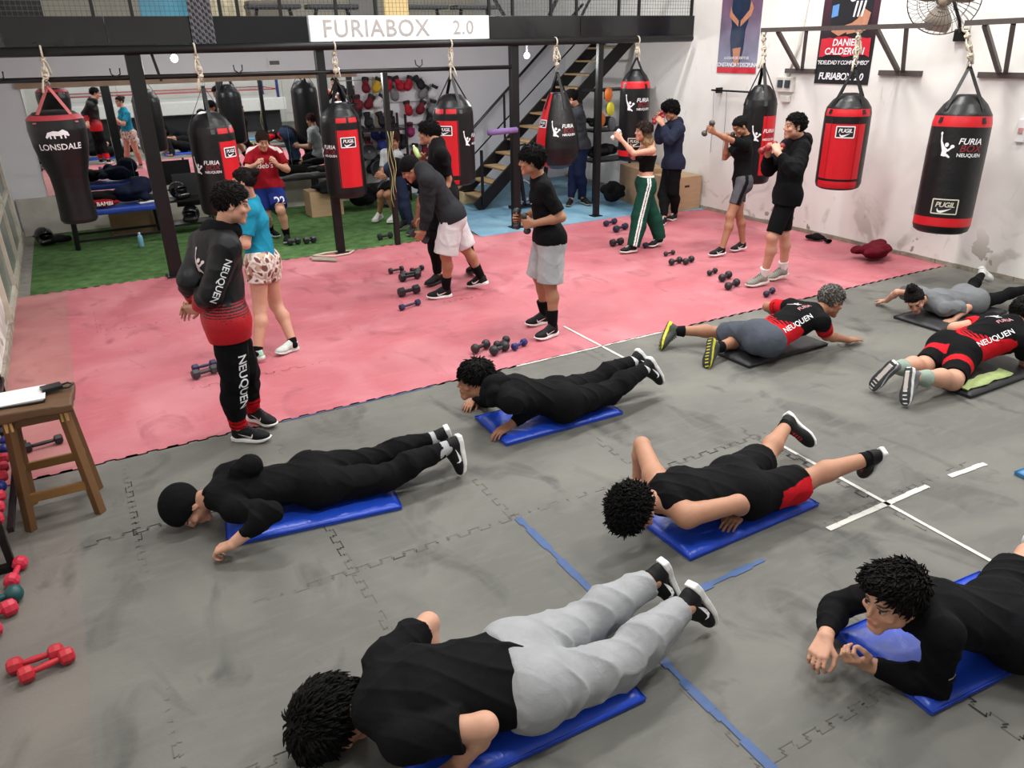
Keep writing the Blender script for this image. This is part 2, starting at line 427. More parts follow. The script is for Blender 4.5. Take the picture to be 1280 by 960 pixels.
rel(MB().box(((mx0 + mx1) / 2, YB - .03, mz1 + .04), (mx1 - mx0 + .1, .06, .08)).build('top_rail', mat('tan timber rail', '#9d8571', .7, var=.15, scale=6)), mr_)

# mezzanine: floor slab, glossy black fascia, lit sign, mesh railing
slab('ceiling_mezzanine', (XL, 10.32, 2.62), (XR, YB + 4, 2.9), mat('white mezzanine underside', '#dcdcde', .8, var=.04))
m_fascia = mat('glossy black fascia', '#101114', .2, var=.1, scale=3, spec=.4, bump=.35, bscale=2.2, coat=.15)
m_wavy = mat('loose glossy black vinyl', '#0c0d10', .07, var=.1, scale=3, spec=.6, bump=1.0, bscale=1.6, coat=.3)
for k, (a, b_) in enumerate(((XL, .62), (.62, 1.75), (1.75, 2.87), (5.38, 6.9), (6.9, XR))):
    o = MB().box(((a + b_) / 2, 10.27, 2.79), (b_ - a - .006, .05, .31), bev=.004).build('trim_%d' % (k + 1), m_wavy if k < 2 else m_fascia); struct(o)

BT = tape('blue_tape', [(1.85, 3.33), (1.85, 1.30)], .05, m_bt, 'blue floor tape strip running past the grey sweatpants feet', 'tape', .22, 3)
tape('blue_tape', [(2.30, 2.29), (2.80, 2.30)], .05, m_bt, 'short blue tape strip in front of the curly-haired push-up person', 'tape', .03, 5)
tape('white_tape', [(3.91, 6.02), (3.91, 5.03)], .028, m_wt, 'thin white tape line crossing from red mats to grey beside the black-shoed feet', 'tape', .1, 6)
tape('white_tape', [(3.86, 3.25), (3.82, 1.62)], .03, m_wt, 'long white tape line crossed by a shorter one, at the right', 'tape', .06, 8)
tape('white_tape', [(3.32, 2.32), (4.23, 2.32)], .042, m_wt, 'white tape strip crossing the longer white line', 'tape', .03, 9)
tape('white_tape', [(4.45, 2.32), (4.80, 2.30)], .042, m_wt, 'short separate white tape dash near the right picture edge', 'tape', 0, 10)
tape('white_tape', [(3.0, 5.37), (4.9, 5.37)], .022, m_wt, 'white tape along the edge between red and grey mats', 'tape', .12, 11)
tape('blue_tape', [(.95, 5.36), (2.2, 5.36)], .014, m_bt, 'thin faded blue tape along the red mat edge', 'tape', .25, 12, group=None)
# ------------------------------------------------------------------ sculpting: distance field -> one smooth mesh
def V(*a): return np.array(a, dtype=np.float32)
def nrm(v):
    v = np.asarray(v, dtype=np.float64); return v / max(np.linalg.norm(v), 1e-9)
def wob(X, Y, Z, f, ph=0.0):
    a = np.sin(f * X + 1.7 * np.sin(f * .6 * Y + ph) + ph) ; b = np.sin(f * 1.1 * Y + 1.5 * np.sin(f * .7 * Z + 1.3 * ph) + 2.1)
    c = np.sin(f * .9 * Z + 1.6 * np.sin(f * .5 * X + 2 * ph) + 4.2)
    return (a * b + b * c + c * a) / 3
def fold(X, Y, Z, f, ph=0.0):
    wx = X + .045 * np.sin(9 * Y + ph) + .03 * np.sin(17 * Z + 1.0); wy = Y + .045 * np.sin(11 * Z + 2 + ph) + .03 * np.sin(15 * X); wz = Z + .04 * np.sin(10 * X + 4) + .03 * np.sin(19 * Y + ph)
    a = 1 - np.abs(np.sin(f * (wx * .8 + wy * .5))); b = 1 - np.abs(np.sin(f * .8 * (wy * .7 - wz * .75) + 1.7)); c = np.sin(4.1 * X + 2 * ph) * np.sin(5.3 * Y + 1) * .5 + .5
    return .42 - (a * a * (.35 + .65 * c) + b * b * (1 - .65 * c))
class Field:
    def __init__(s, lo, hi, v):
        s.v = v; s.lo = np.array(lo, dtype=np.float64) - 3 * v; s.n = np.ceil((np.array(hi) + 3 * v - s.lo) / v).astype(int) + 1
        s.f = np.full(s.n, .5, dtype=np.float32)
    def blk(s, a, b):
        i0 = np.clip(np.floor((np.minimum(a, b) - s.lo) / s.v).astype(int), 0, s.n - 1)
        i1 = np.clip(np.ceil((np.maximum(a, b) - s.lo) / s.v).astype(int) + 1, 1, s.n)
        sl = tuple(slice(p, q) for p, q in zip(i0, i1))
        X = (s.lo[0] + s.v * np.arange(i0[0], i1[0])).astype(np.float32)[:, None, None]
        Y = (s.lo[1] + s.v * np.arange(i0[1], i1[1])).astype(np.float32)[None, :, None]
        Z = (s.lo[2] + s.v * np.arange(i0[2], i1[2])).astype(np.float32)[None, None, :]
        return sl, X, Y, Z
    def un(s, sl, d, k):
        g = s.f[sl]
        if k <= 0: s.f[sl] = np.minimum(g, d); return
        h = np.clip(.5 + .5 * (g - d) / k, 0, 1); s.f[sl] = g + (d - g) * h - k * h * (1 - h)
    def cut(s, sl, d, k):
        g = s.f[sl]; d = -d
        h = np.clip(.5 - .5 * (g - d) / max(k, 1e-5), 0, 1); s.f[sl] = g + (d - g) * h + k * h * (1 - h)
    def cone(s, a, b, ra, rb, k=.02, flat=None, w=0.0, wf=30, sq=None, sub=False):
        a = np.asarray(a, float); b = np.asarray(b, float); m = max(ra, rb) + k + 2 * s.v + abs(w)
        sl, X, Y, Z = s.blk(np.minimum(a, b) - m, np.maximum(a, b) + m)
        if 0 in s.f[sl].shape: return
        ba = b - a; L2 = max(ba @ ba, 1e-9)
        px, py, pz = X - a[0], Y - a[1], Z - a[2]
        hr = (px * ba[0] + py * ba[1] + pz * ba[2]) / L2; h = np.clip(hr, 0, 1)
        qx, qy, qz = px - h * ba[0], py - h * ba[1], pz - h * ba[2]
        d = np.sqrt(qx * qx + qy * qy + qz * qz)
        if sq is not None:    # flatten along an axis
            ax, fac = sq; t = qx * ax[0] + qy * ax[1] + qz * ax[2]; d = np.sqrt(np.maximum(d * d + t * t * (fac * fac - 1), 0))
        d = d - (ra + (rb - ra) * h)
        if w: d = d + w * (fold(X, Y, Z, wf) if wf < 45 else wob(X, Y, Z, wf))
        if flat:
            L = math.sqrt(L2)
            if 'b' in flat: d = np.maximum(d, (hr - 1) * L)
            if 'a' in flat: d = np.maximum(d, -hr * L)
        if sub: s.cut(sl, d, k)
        else: s.un(sl, d, k)
    def ell(s, c, R, r, k=.02, sub=False, w=0.0, wf=30):
        """ellipsoid, R rows = local axes"""
        c = np.asarray(c, float); m = max(r) + k + 2 * s.v + abs(w)
        sl, X, Y, Z = s.blk(c - m, c + m)
        if 0 in s.f[sl].shape: return
        px, py, pz = X - c[0], Y - c[1], Z - c[2]; q = 0; q2 = 0
        for i in range(3):
            t = (px * R[i][0] + py * R[i][1] + pz * R[i][2]); q = q + (t / r[i]) ** 2; q2 = q2 + (t / r[i] ** 2) ** 2
        k0 = np.sqrt(q); d = k0 * (k0 - 1) / np.maximum(np.sqrt(q2), 1e-6)
        if w: d = d + w * wob(X, Y, Z, wf)
        if sub: s.cut(sl, d, k)
        else: s.un(sl, d, k)
    def loft(s, st, off=0.0, k=.03, w=0.0, wf=22):
        """st: list of (centre, lateral, front, a, b)"""
        for i in range(len(st) - 1):
            c0, l0, f0, a0, b0 = st[i]; c1, l1, f1, a1, b1 = st[i + 1]
            bd = nrm(c1 - c0); fs0, fs1 = f0, f1
            l0 = nrm(l0 - bd * (l0 @ bd)); l1 = nrm(l1 - bd * (l1 @ bd)); f0 = np.cross(bd, l0); f1 = np.cross(bd, l1)
            m = max(a0, a1, b0, b1) + off + k + 2 * s.v
            sl, X, Y, Z = s.blk(np.minimum(c0, c1) - m, np.maximum(c0, c1) + m)
            if 0 in s.f[sl].shape: continue
            ba = c1 - c0; L2 = ba @ ba; px, py, pz = X - c0[0], Y - c0[1], Z - c0[2]
            hr = (px * ba[0] + py * ba[1] + pz * ba[2]) / L2; h = np.clip(hr, 0, 1)
            qx, qy, qz = px - h * ba[0], py - h * ba[1], pz - h * ba[2]
            u = qx * (l0[0] + (l1[0] - l0[0]) * h) + qy * (l0[1] + (l1[1] - l0[1]) * h) + qz * (l0[2] + (l1[2] - l0[2]) * h)
            v = qx * (f0[0] + (f1[0] - f0[0]) * h) + qy * (f0[1] + (f1[1] - f0[1]) * h) + qz * (f0[2] + (f1[2] - f0[2]) * h)
            a = a0 + (a1 - a0) * h + off; b = b0 + (b1 - b0) * h + off
            e2 = ((hr - h) ** 2) * L2
            kk = np.sqrt((u / a) ** 2 + (v / b) ** 2 + e2 / (b * b)); g = np.sqrt((u / a ** 2) ** 2 + (v / b ** 2) ** 2 + e2 / b ** 4)
            d = np.where(kk < .35, -(1 - kk) * b * .9, kk * (kk - 1) / np.maximum(g, 1e-5))
            if w: d = d + w * fold(X, Y, Z, wf)
            s.un(sl, d, k if i else 0)
    def plane(s, c, n, k=.006):
        """keep the side n points away from"""
        sl, X, Y, Z = s.blk(s.lo, s.lo + s.v * s.n)
        d = (X - c[0]) * n[0] + (Y - c[1]) * n[1] + (Z - c[2]) * n[2]
        s.f = np.maximum(s.f, d)
    def mesh(s, name, org=(0, 0, 0), col=None):
        f = s.f; S = f < 0
        c = np.zeros(np.array(f.shape) - 1, dtype=np.int8)
        offs = [(i, j, k) for i in (0, 1) for j in (0, 1) for k in (0, 1)]
        n = f.shape
        for (i, j, k) in offs: c += S[i:n[0] - 1 + i, j:n[1] - 1 + j, k:n[2] - 1 + k]
        act = (c > 0) & (c < 8); ids = np.argwhere(act); N = len(ids)
        if N == 0: return None
        idx = np.full(act.shape, -1, dtype=np.int32); idx[act] = np.arange(N)
        cv = {o: f[ids[:, 0] + o[0], ids[:, 1] + o[1], ids[:, 2] + o[2]] for o in offs}
        acc = np.zeros((N, 3)); cnt = np.zeros(N)
        for o in offs:
            for ax in range(3):
                if o[ax]: continue
                p = list(o); p[ax] = 1; p = tuple(p); fa, fb = cv[o], cv[p]; msk = (fa < 0) != (fb < 0)
                t = np.where(msk, fa / np.where(msk, fa - fb, 1), 0)
                pt = np.array(o, dtype=float)[None, :].repeat(N, 0); pt[:, ax] += t
                acc += pt * msk[:, None]; cnt += msk
        P = s.lo + (ids + acc / cnt[:, None]) * s.v
        quads = []
        for ax in range(3):
            u, v = (ax + 1) % 3, (ax + 2) % 3
            sa = [slice(None)] * 3; sb = [slice(None)] * 3; sa[ax] = slice(0, -1); sb[ax] = slice(1, None)
            for q in (u, v):
                sa[q] = slice(1, -1); sb[q] = slice(1, -1)
            A = S[tuple(sa)]; B = S[tuple(sb)]; e = np.argwhere(A != B)
            if len(e) == 0: continue
            e[:, u] += 1; e[:, v] += 1
            ins = S[e[:, 0], e[:, 1], e[:, 2]]
            def ci(du, dv):
                g = e.copy(); g[:, u] += du; g[:, v] += dv; return idx[g[:, 0], g[:, 1], g[:, 2]]
            Q = np.stack([ci(-1, -1), ci(0, -1), ci(0, 0), ci(-1, 0)], 1)
            Q[~ins] = Q[~ins][:, ::-1]; quads.append(Q)
        Q = np.concatenate(quads); Q = Q[(Q >= 0).all(1)]
        W = P.copy(); P = P - np.array(org)
        me = bpy.data.meshes.new(name); me.vertices.add(len(P)); me.loops.add(Q.size); me.polygons.add(len(Q))
        me.vertices.foreach_set('co', P.astype(np.float32).ravel()); me.loops.foreach_set('vertex_index', Q.astype(np.int32).ravel())
        me.polygons.foreach_set('loop_start', np.arange(0, Q.size, 4, dtype=np.int32)); me.update(calc_edges=True)
        me.polygons.foreach_set('use_smooth', np.ones(len(Q), dtype=bool))
        if col is not None:
            cc = col(W) if callable(col) else np.tile(np.array(col, dtype=np.float32), (len(P), 1))
            at = me.color_attributes.new('Col', 'FLOAT_COLOR', 'POINT')
            at.data.foreach_set('color', np.concatenate([cc, np.ones((len(P), 1))], 1).astype(np.float32).ravel())
        me['_n'] = 0
        return me
def bvh_of(me):
    return BVHTree.FromPolygons([v.co.copy() for v in me.vertices], [tuple(p.vertices) for p in me.polygons])

# ------------------------------------------------------------------ people
def add_locks(me, hc, r_, f_, u_, hs, style, colf, base, key):
    """tufts of hair combed over the hair cap, same mesh"""
    n = len(me.vertices); co = np.empty(n * 3, np.float32); me.vertices.foreach_get('co', co); co = co.reshape(-1, 3).astype(float)
    no = np.empty(n * 3, np.float32); me.vertices.foreach_get('normal', no); no = no.reshape(-1, 3).astype(float)
    q = (co - hc) / hs; lx, ly, lz = q @ r_, q @ f_, q @ u_
    rs = np.random.RandomState(abs(hash(key)) % 1000 if False else sum(map(ord, key)))
    ok = np.where(((q - 0) @ u_ > -.09) & ((no @ (q / np.linalg.norm(q, axis=1)[:, None]).T.mean(1)) > -9))[0]
    out = (q * np.array([1, 1, 1])); out /= np.linalg.norm(out, axis=1)[:, None]
    ok = ok[(no[ok] * out[ok]).sum(1) > .3]
    N = {'curly': 1700, 'mop': 1500, 'long': 900, 'bun': 500, 'bowl': 1500, 'side': 1500}.get(style, 1100); sel = rs.choice(ok, min(N, len(ok)), replace=False)
    L = {'short': .026, 'side': .036, 'bowl': .042, 'mop': .042, 'curly': .036, 'long': .06, 'bun': .03}[style] * hs
    W = {'curly': .0052, 'mop': .005}.get(style, .0042) * hs
    lift = {'short': .22, 'side': .18, 'bowl': .08, 'mop': .25, 'curly': .45, 'long': .04, 'bun': .02}[style]
    V_ = [co]; faces = []; nv = n
    for i in sel:
        p = co[i]; nn = no[i]; t = q[i]
        if style in ('bowl', 'mop', 'long'): comb = -u_ * .8 + f_ * (.5 if t @ f_ > 0 and style != 'long' else -.1) + out[i] * .2
        elif style == 'bun': comb = -f_ * .9 + u_ * .25
        elif style == 'curly': comb = rs.randn(3)
        else: comb = f_ * .55 - u_ * (.5 if t @ u_ < .07 else 0) + r_ * rs.uniform(-.5, .5)
        comb = comb - nn * (comb @ nn); comb = nrm(comb + rs.randn(3) * (.25 if style == 'curly' else .14)); d = nrm(comb + nn * (lift + rs.uniform(0, .3 if style in ('curly', 'mop') else .12)))
        l = L * rs.uniform(.6, 1.15); side = nrm(np.cross(d, nn)); bend = nrm(comb - nn * (.9 if style != 'curly' else .3))
        if style == 'curly': bend = nrm(rs.randn(3))
        pts = [p - nn * .004, p + d * l * .5, p + d * l * .8 + bend * l * (.25 if style in ('curly', 'mop') else .12)]; w = [W * 1.3, W, W * .3]; ring = []
        for k in range(3):
            c = pts[k]; ring += [c + side * w[k], c + nrm(np.cross(side, d)) * w[k] * .8, c - side * w[k], c - nrm(np.cross(side, d)) * w[k] * .8]
        V_.append(np.array(ring))
        for k in range(2):
            for a in range(4): faces.append((nv + k * 4 + a, nv + k * 4 + (a + 1) % 4, nv + (k + 1) * 4 + (a + 1) % 4, nv + (k + 1) * 4 + a))
        faces.append((nv + 8, nv + 9, nv + 10, nv + 11)); nv += 12
    P = np.concatenate(V_); m0 = len(me.polygons); li = np.empty(m0 * 4, np.int32); me.polygons.foreach_get('vertices', li)
    li = np.concatenate([li, np.array(faces, np.int32).ravel()])
    m2 = bpy.data.meshes.new('hair'); m2.vertices.add(len(P)); m2.loops.add(len(li)); m2.polygons.add(len(li) // 4)
    m2.vertices.foreach_set('co', P.astype(np.float32).ravel()); m2.loops.foreach_set('vertex_index', li)
    m2.polygons.foreach_set('loop_start', np.arange(0, len(li), 4, dtype=np.int32)); m2.update(calc_edges=True)
    m2.polygons.foreach_set('use_smooth', np.ones(len(li) // 4, dtype=bool))
    cc = colf(P + base); at = m2.color_attributes.new('Col', 'FLOAT_COLOR', 'POINT')
    at.data.foreach_set('color', np.concatenate([cc, np.ones((len(P), 1))], 1).astype(np.float32).ravel()); bpy.data.meshes.remove(me)
    return m2
def C_(h):
    c = np.array(lin(h), dtype=np.float64)
    return c * .5 if c.max() < .013 else c
def mixc(a, b, t):
    t = np.clip(t, 0, 1)[:, None]; return a[None, :] * (1 - t) + b[None, :] * t
def finger(F, base, dirv, bend, L, r, curl, k=.003):
    p = np.asarray(base, float); d = nrm(dirv)
    for i, fr in enumerate((.46, .30, .24)):
        ang = curl * (0.5, .95, .7)[i] * 1.35; d = nrm(d * math.cos(ang) + bend * math.sin(ang)); bend = nrm(bend - d * (bend @ d))
        q = p + d * L * fr; F.cone(p, q, r * (1 - .1 * i), r * (.92 - .1 * i), k); p = q
def hand(F, w, tip, elb, pn, side, sc, curl, tcurl=.5):
    d = nrm(np.array(tip) - w); pn = np.asarray(pn, float); pn = nrm(pn - d * (pn @ d)); th = nrm(np.cross(d, pn)) * side
    sc = sc * 1.14
    for i, o in enumerate((.030, .010, -.010, -.029)):
        kn = w + d * (.092 - .006 * abs(i - 1)) * sc + th * o * sc
        F.cone(w + th * o * .55 * sc, kn, .016 * sc, .0125 * sc, .012)
        finger(F, kn, nrm(d + th * (o * 1.5)), pn, (.078, .086, .08, .064)[i] * sc, (.0092, .0095, .009, .008)[i] * sc, curl)
    tb = w + d * .028 * sc + th * .026 * sc + pn * .006
    t1 = tb + nrm(d * .75 + th * .75 + pn * .35) * .042 * sc
    F.cone(w + d * .02 * sc + th * .01 * sc, t1, .018 * sc, .013 * sc, .01)
    t2 = t1 + nrm(d * .9 + th * (.35 - tcurl * .6) + pn * (.2 + tcurl * .4)) * .034 * sc
    t3 = t2 + nrm(d * .8 - th * tcurl * .6 + pn * (.2 + tcurl * .6)) * .026 * sc
    F.cone(t1, t2, .0115 * sc, .0102 * sc, .004); F.cone(t2, t3, .0102 * sc, .0085 * sc, .004)

SKINS = {'light': '#c2917a', 'fair': '#c8987f', 'tan': '#a5765c', 'mid': '#b4846a', 'dark': '#7a5340'}
def build_person(key, J, st, cfg):
    J = {k: np.array(v, dtype=float) for k, v in J.items()}
    sc = st / 1.75; vx = cfg.get('vox', .006); bulk = cfg.get('bulk', 1.0); fem = cfg.get('fem', False)
    Hm = (J['hL'] + J['hR']) / 2; Sm = (J['sL'] + J['sR']) / 2; up = nrm(Sm - Hm)
    lh = nrm(J['hR'] - J['hL']); ls = nrm(J['sR'] - J['sL'])
    fr_h = nrm(np.cross(up, lh)); fr_s = nrm(np.cross(up, ls))
    Km = (J['kL'] + J['kR']) / 2
    allp = np.array(list(J.values())); lo, hi = allp.min(0), allp.max(0)
    base = np.array([Hm[0], Hm[1], 0.0]) if cfg.get('lying') else np.array([(J['aL'][0] + J['aR'][0]) / 2, (J['aL'][1] + J['aR'][1]) / 2, 0])
    root = empty('person', tuple(base), cfg['label'], 'person')
    # head frame
    hf = nrm(cfg['face']); hu = cfg.get('crown'); hu = nrm(hu if hu is not None else (0, 0, 1)); hu = nrm(hu - hf * (hu @ hf)); hr = np.cross(hf, hu)
    HC = J['hd'] + hf * cfg.get('hf', 0.0); hs = sc * cfg.get('hscale', 1.10 if cfg.get('lying') else 1.03)
    def H(x, y, z): return HC + (hr * x + hf * y + hu * z) * hs
    RH = [hr, hf, hu]
    def hl(W): q = (W - HC) / hs; return q @ hr, q @ hf, q @ hu
    ub = up
    hem_dir = nrm(Hm - Km) if cfg.get('bend', True) else up
    up0 = nrm(up * .6 + nrm(Hm - Km) * .4)
    w = (1.0 if not fem else .93) * bulk
    hipw = 1.07 if fem else 1.0
    ch = cfg.get('chest', 0.0)
    lm = nrm(lh + ls); frm = nrm(fr_h + fr_s)
    wst = Hm * .58 + Sm * .42 + frm * cfg.get('sway', 0.0)
    ST = [(Hm - up0 * .085 * sc, lh, fr_h, .115 * sc * bulk * hipw, .085 * sc * bulk),
          (Hm + up0 * .02 * sc, lh, fr_h, .158 * sc * bulk * hipw, .108 * sc * bulk),
          (wst, lm, frm, .132 * sc * w * (.9 if fem else 1), .095 * sc * w),
          (Hm * .2 + Sm * .8, ls, fr_s, .152 * sc * w, .110 * sc * w),
          (Sm + up * .015, ls, fr_s, .125 * sc * w, .078 * sc * w),
          (J['nk'] - up * .01, ls, fr_s, .065 * sc, .06 * sc)]
    def glutes(F, off=0.0, k=.04):
        for q in 'LR':
            F.cone(J['h' + q] - fr_h * (.03 if fem else .022) * sc, J['h' + q] - fr_h * (.035 if fem else .024) * sc - up0 * .05, (.088 + off) * sc * bulk * hipw, (.085 + off) * sc * bulk * hipw, k)
    def leg(F, q, off=0.0, t0=0.0, t1=2.0, k=.03, flare=0.0, w=0.0, flat=None, wf=28):
        h, kn, an = J['h' + q], J['k' + q], J['a' + q]; b = bulk * cfg.get('legb', 1.0) * sc
        back = nrm(np.cross(lh, nrm(an - kn)));
        if back @ (-fr_h) < 0 and not cfg.get('lying'): back = -back
        if cfg.get('lying'): back = -fr_h
        te = min(t1, 1.0); e = h + (kn - h) * te
        rr = lambda t: (.092 + (.060 - .092) * t) * b
        F.cone(h, e, rr(0) + off, rr(te) + off + flare * te, k, flat='b' if (t1 <= 1.0) else None, w=w, wf=wf)
        if t1 > 1:
            ts = t1 - 1; e = kn + (an - kn) * ts
            m1 = kn + (an - kn) * .32 + back * .018 * sc
            if off < .012 or True:
                F.cone(kn, m1 if ts > .32 else e, .056 * b + off + flare, .058 * b + off + flare, k, w=w, wf=wf, flat='b' if ts <= .32 else None)
                if ts > .32: F.cone(m1, e, .057 * b + off + flare, (.057 + (.036 - .057) * (ts - .32) / .68) * b + off * (1 if flare else cfg.get('cuff', .6)) + flare * 1.15, k, flat='b' if ts < 1.2 and off > 0 else None, w=w, wf=wf)
    def arm(F, q, off=0.0, t1=2.0, k=.025, w=0.0, flare=0.0, wf=34, cuff=.6):
        s_, e_, w_ = J['s' + q], J['e' + q], J['w' + q]; b = (1 if not fem else .86) * sc * bulk * cfg.get('armb', 1.0)
        sd = nrm(s_ - Sm)
        F.cone(Sm + sd * .09 + up * .01, s_, .058 * b + off, .058 * b + off, k, w=w, wf=wf)
        te = min(t1, 1); x = s_ + (e_ - s_) * te
        F.cone(s_, x, .054 * b + off, (.054 - .013 * te) * b + off + flare * te, k, flat='b' if t1 <= 1 else None, w=w, wf=wf)
        if t1 > 1:
            ts = t1 - 1; m1 = e_ + (w_ - e_) * .3
            F.cone(e_, m1, .041 * b + off, .043 * b + off, k, w=w, wf=wf)
            x = e_ + (w_ - e_) * ts; F.cone(m1, x, .043 * b + off, .027 * b + off * cuff + .002, k, w=w, wf=wf, flat='b' if off > 0 else None)
    # ---------------- body
    F = Field(lo - .16, hi + .16, vx)
    F.loft(ST, 0.0)
    glutes(F)
    if fem:
        for sgn in (-1, 1): F.ell(Hm * .25 + Sm * .75 + ls * sgn * .065 + fr_s * .085, [ls, fr_s, up], (.055, .055, .055), .03)
    F.cone(J['nk'], H(0, -.018, -.045), .062 * sc * (.85 if fem else 1), .056 * sc * (.85 if fem else 1), .03)
    for q in 'LR':
        F.cone(J['nk'] + up * .01, J['s' + q] + up * .0, .05 * sc, .045 * sc, .03)
        leg(F, q); arm(F, q)
        F.cone(J['a' + q], J['t' + q] + (J['a' + q] - J['t' + q]) * .25, .034 * sc, .022 * sc, .02)
        side = 1 if q == 'R' else -1
        pn = cfg.get('pn' + q, cfg.get('pn'))
        if pn is None: pn = (0, 0, -1) if cfg.get('lying') else -side * ls
        hand(F, J['w' + q], J['f' + q], J['e' + q], pn, side, sc * (.9 if fem else 1), cfg.get('curl' + q, cfg.get('curl', .3)))
    # head
    hw = .97 if fem else 1
    F.ell(H(0, -.012, .035), RH, [x * hs for x in (.075 * hw, .097, .086)], .01)
    F.ell(H(0, .028, -.03), RH, [x * hs for x in (.058 * hw, .064, .078)], .02)
    F.cone(H(-.043, .015, -.055), H(.043, .015, -.055), .024 * hs, .024 * hs, .03)
    F.cone(H(-.012, .072, -.095), H(.012, .072, -.095), .019 * hs, .019 * hs, .025)
    F.cone(H(-.03, .078, .034), H(.03, .078, .034), .012 * hs, .012 * hs, .016)
    for sx in (-1, 1):
        F.ell(H(sx * .031, .097, .008), RH, [x * hs for x in (.018, .012, .010)], .012, sub=True)
        F.ell(H(sx * .031, .079, .008), RH, [.0125 * hs] * 3, .002)
        F.ell(H(sx * .044, .062, -.022), RH, [x * hs for x in (.022, .02, .016)], .016)
        F.cone(H(sx * .03, .082, .009 + .011), H(sx * .045, .073, .008 + .007), .004 * hs, .003 * hs, .004)
    F.cone(H(0, .086, .018), H(0, .106, -.020), .0075 * hs, .0095 * hs, .010)
    F.cone(H(-.011, .093, -.026), H(.011, .093, -.026), .0075 * hs, .0075 * hs, .008)
    F.cone(H(-.016, .088, -.055), H(.016, .088, -.055), .0075 * hs, .0075 * hs, .006)
    F.cone(H(-.014, .086, -.068), H(.014, .086, -.068), .008 * hs, .008 * hs, .006)
    for sx in (-1, 1):
        ra = [hr * .97 + hf * -.2 * sx, hf, hu]
        F.ell(H(sx * .079, -.008, .0), ra, [x * hs for x in (.009, .019, .032)], .006)
        F.ell(H(sx * .09, -.002, .004), RH, [x * hs for x in (.006, .009, .015)], .004, sub=True)
    sk = C_(SKINS[cfg.get('skin', 'mid')]); hc = C_(cfg.get('hairc', '#14110f'))
    beard = cfg.get('beard', 0.0)
    def skincol(W):
        x, y, z = hl(W); c = np.tile(sk, (len(W), 1))
        def put(m, col, a=1.0): c[m] = c[m] * (1 - a) + col * a
        near = (np.abs(x) < .11) & (np.abs(y) < .13) & (np.abs(z) < .14)
        put(near & (y > .02) & (z < -.01) & (np.abs(x) < .07), sk * np.array([1.03, .88, .85]), .5)
        if beard: put(near & (y > -.0) & (z < -.035) , hc, beard); put(near & (y > .06) & (z < -.03) & (z > -.05), hc, beard)
        ax = np.abs(x)
        put(near & (y > .07) & (((x / .021) ** 2 + ((z + .061) / .011) ** 2) < 1), sk * np.array([.8, .5, .5]), .8)
        if vx < .006: put(near & (y > .05) & (((ax - .031) / .013) ** 2 + ((z - .007) / .0055) ** 2 < 1), np.array([.5, .45, .42]))
        put(near & (y > .05) & (((ax - .031) / (.0065 if vx < .006 else .011)) ** 2 + ((z - .007) / .006) ** 2 < 1), np.array([.03, .018, .012]))
        put(near & (y > .05) & (np.abs(z - .0165 + .1 * (ax - .031) ** 2) < .003) & (ax > .015) & (ax < .048), np.array([.03, .02, .015]))
        put(near & (y > .05) & (np.abs(z - .034 + 9 * (ax - .034) ** 2) < .0055) & (ax > .013) & (ax < .055), hc, .85)
        # finger creases / darker knuckles stay subtle
        return c
    body = link('body', F.mesh('body', base, skincol), M_SKIN, root)
    # ---------------- hair
    hs_ = cfg.get('hair', 'short')
    if hs_:
        G = Field(HC - .24 * hs, HC + .24 * hs, vx * .8)
        th = {'short': .012, 'buzz': .007, 'mop': .022, 'curly': .026, 'long': .012, 'bun': .008, 'bowl': .020, 'cap': .019, 'side': .016}[hs_]
        wv = {'short': .006, 'buzz': .001, 'mop': .009, 'curly': .013, 'long': .004, 'bun': .003, 'bowl': .004, 'cap': 0.002, 'side': .006}[hs_]
        wf = {'curly': 110, 'mop': 80}.get(hs_, 95)
        G.ell(H(0, -.014, .040), RH, [(q + th) * hs for q in (.075, .096, .084)], 0, w=wv, wf=wf)
        if hs_ in ('mop', 'curly'):
            G.ell(H(0, .02, .095), RH, [q * hs for q in (.078, .078, .048)], .03, w=wv, wf=wf)
            G.ell(H(0, -.06, .0), RH, [q * hs for q in (.074, .065, .075)], .03, w=wv, wf=wf)
        if hs_ == 'side': G.ell(H(.01, .04, .10), RH, [q * hs for q in (.07, .07, .035)], .03, w=wv, wf=wf)
        # hairline: front, side and nape
        fz = {'bowl': .045, 'cap': .05, 'mop': .045, 'curly': .04}.get(hs_, .068)
        nz = {'long': -.3, 'cap': -.045, 'bun': -.06, 'buzz': -.06}.get(hs_, -.075)
        sl, X, Y, Z = G.blk(G.lo, G.lo + G.n * G.v)
        px, py, pz = (X - HC[0]) / hs, (Y - HC[1]) / hs, (Z - HC[2]) / hs
        lx = px * hr[0] + py * hr[1] + pz * hr[2]; ly = px * hf[0] + py * hf[1] + pz * hf[2]; lz = px * hu[0] + py * hu[1] + pz * hu[2]
        zl = np.interp(ly, [-.12, -.055, -.02, .012, .035, .06, .09, .14], [nz, nz, -.012 if hs_ not in ('mop', 'curly') else -.03, .0 if hs_ != 'bowl' else .012, .028 if hs_ != 'cap' else .03, fz - .012, fz, fz + .0]).astype(np.float32)
        if hs_ == 'cap': zl = np.interp(ly, [-.12, -.02, .1], [-.085, -.03, .05]).astype(np.float32)
        zl = zl + .004 * np.sin(lx * 190 + 3 * np.sin(ly * 60)) * (hs_ not in ('cap',))
        G.f = np.maximum(G.f, (zl - lz) * .8 * hs)
        if hs_ == 'long':
            for sx in (-1, 0, 1):
                for yy in ((-.06,) if sx == 0 else (-.05, .0)):
                    G.cone(H(sx * .07, yy, .03), H(sx * .075, yy - .03, -.12), .03 * hs, .035 * hs, .03, w=.006, wf=120)
                    G.cone(H(sx * .075, yy - .03, -.12), H(sx * .06, yy - .05, -.20), .035 * hs, .018 * hs, .03, w=.006, wf=120)
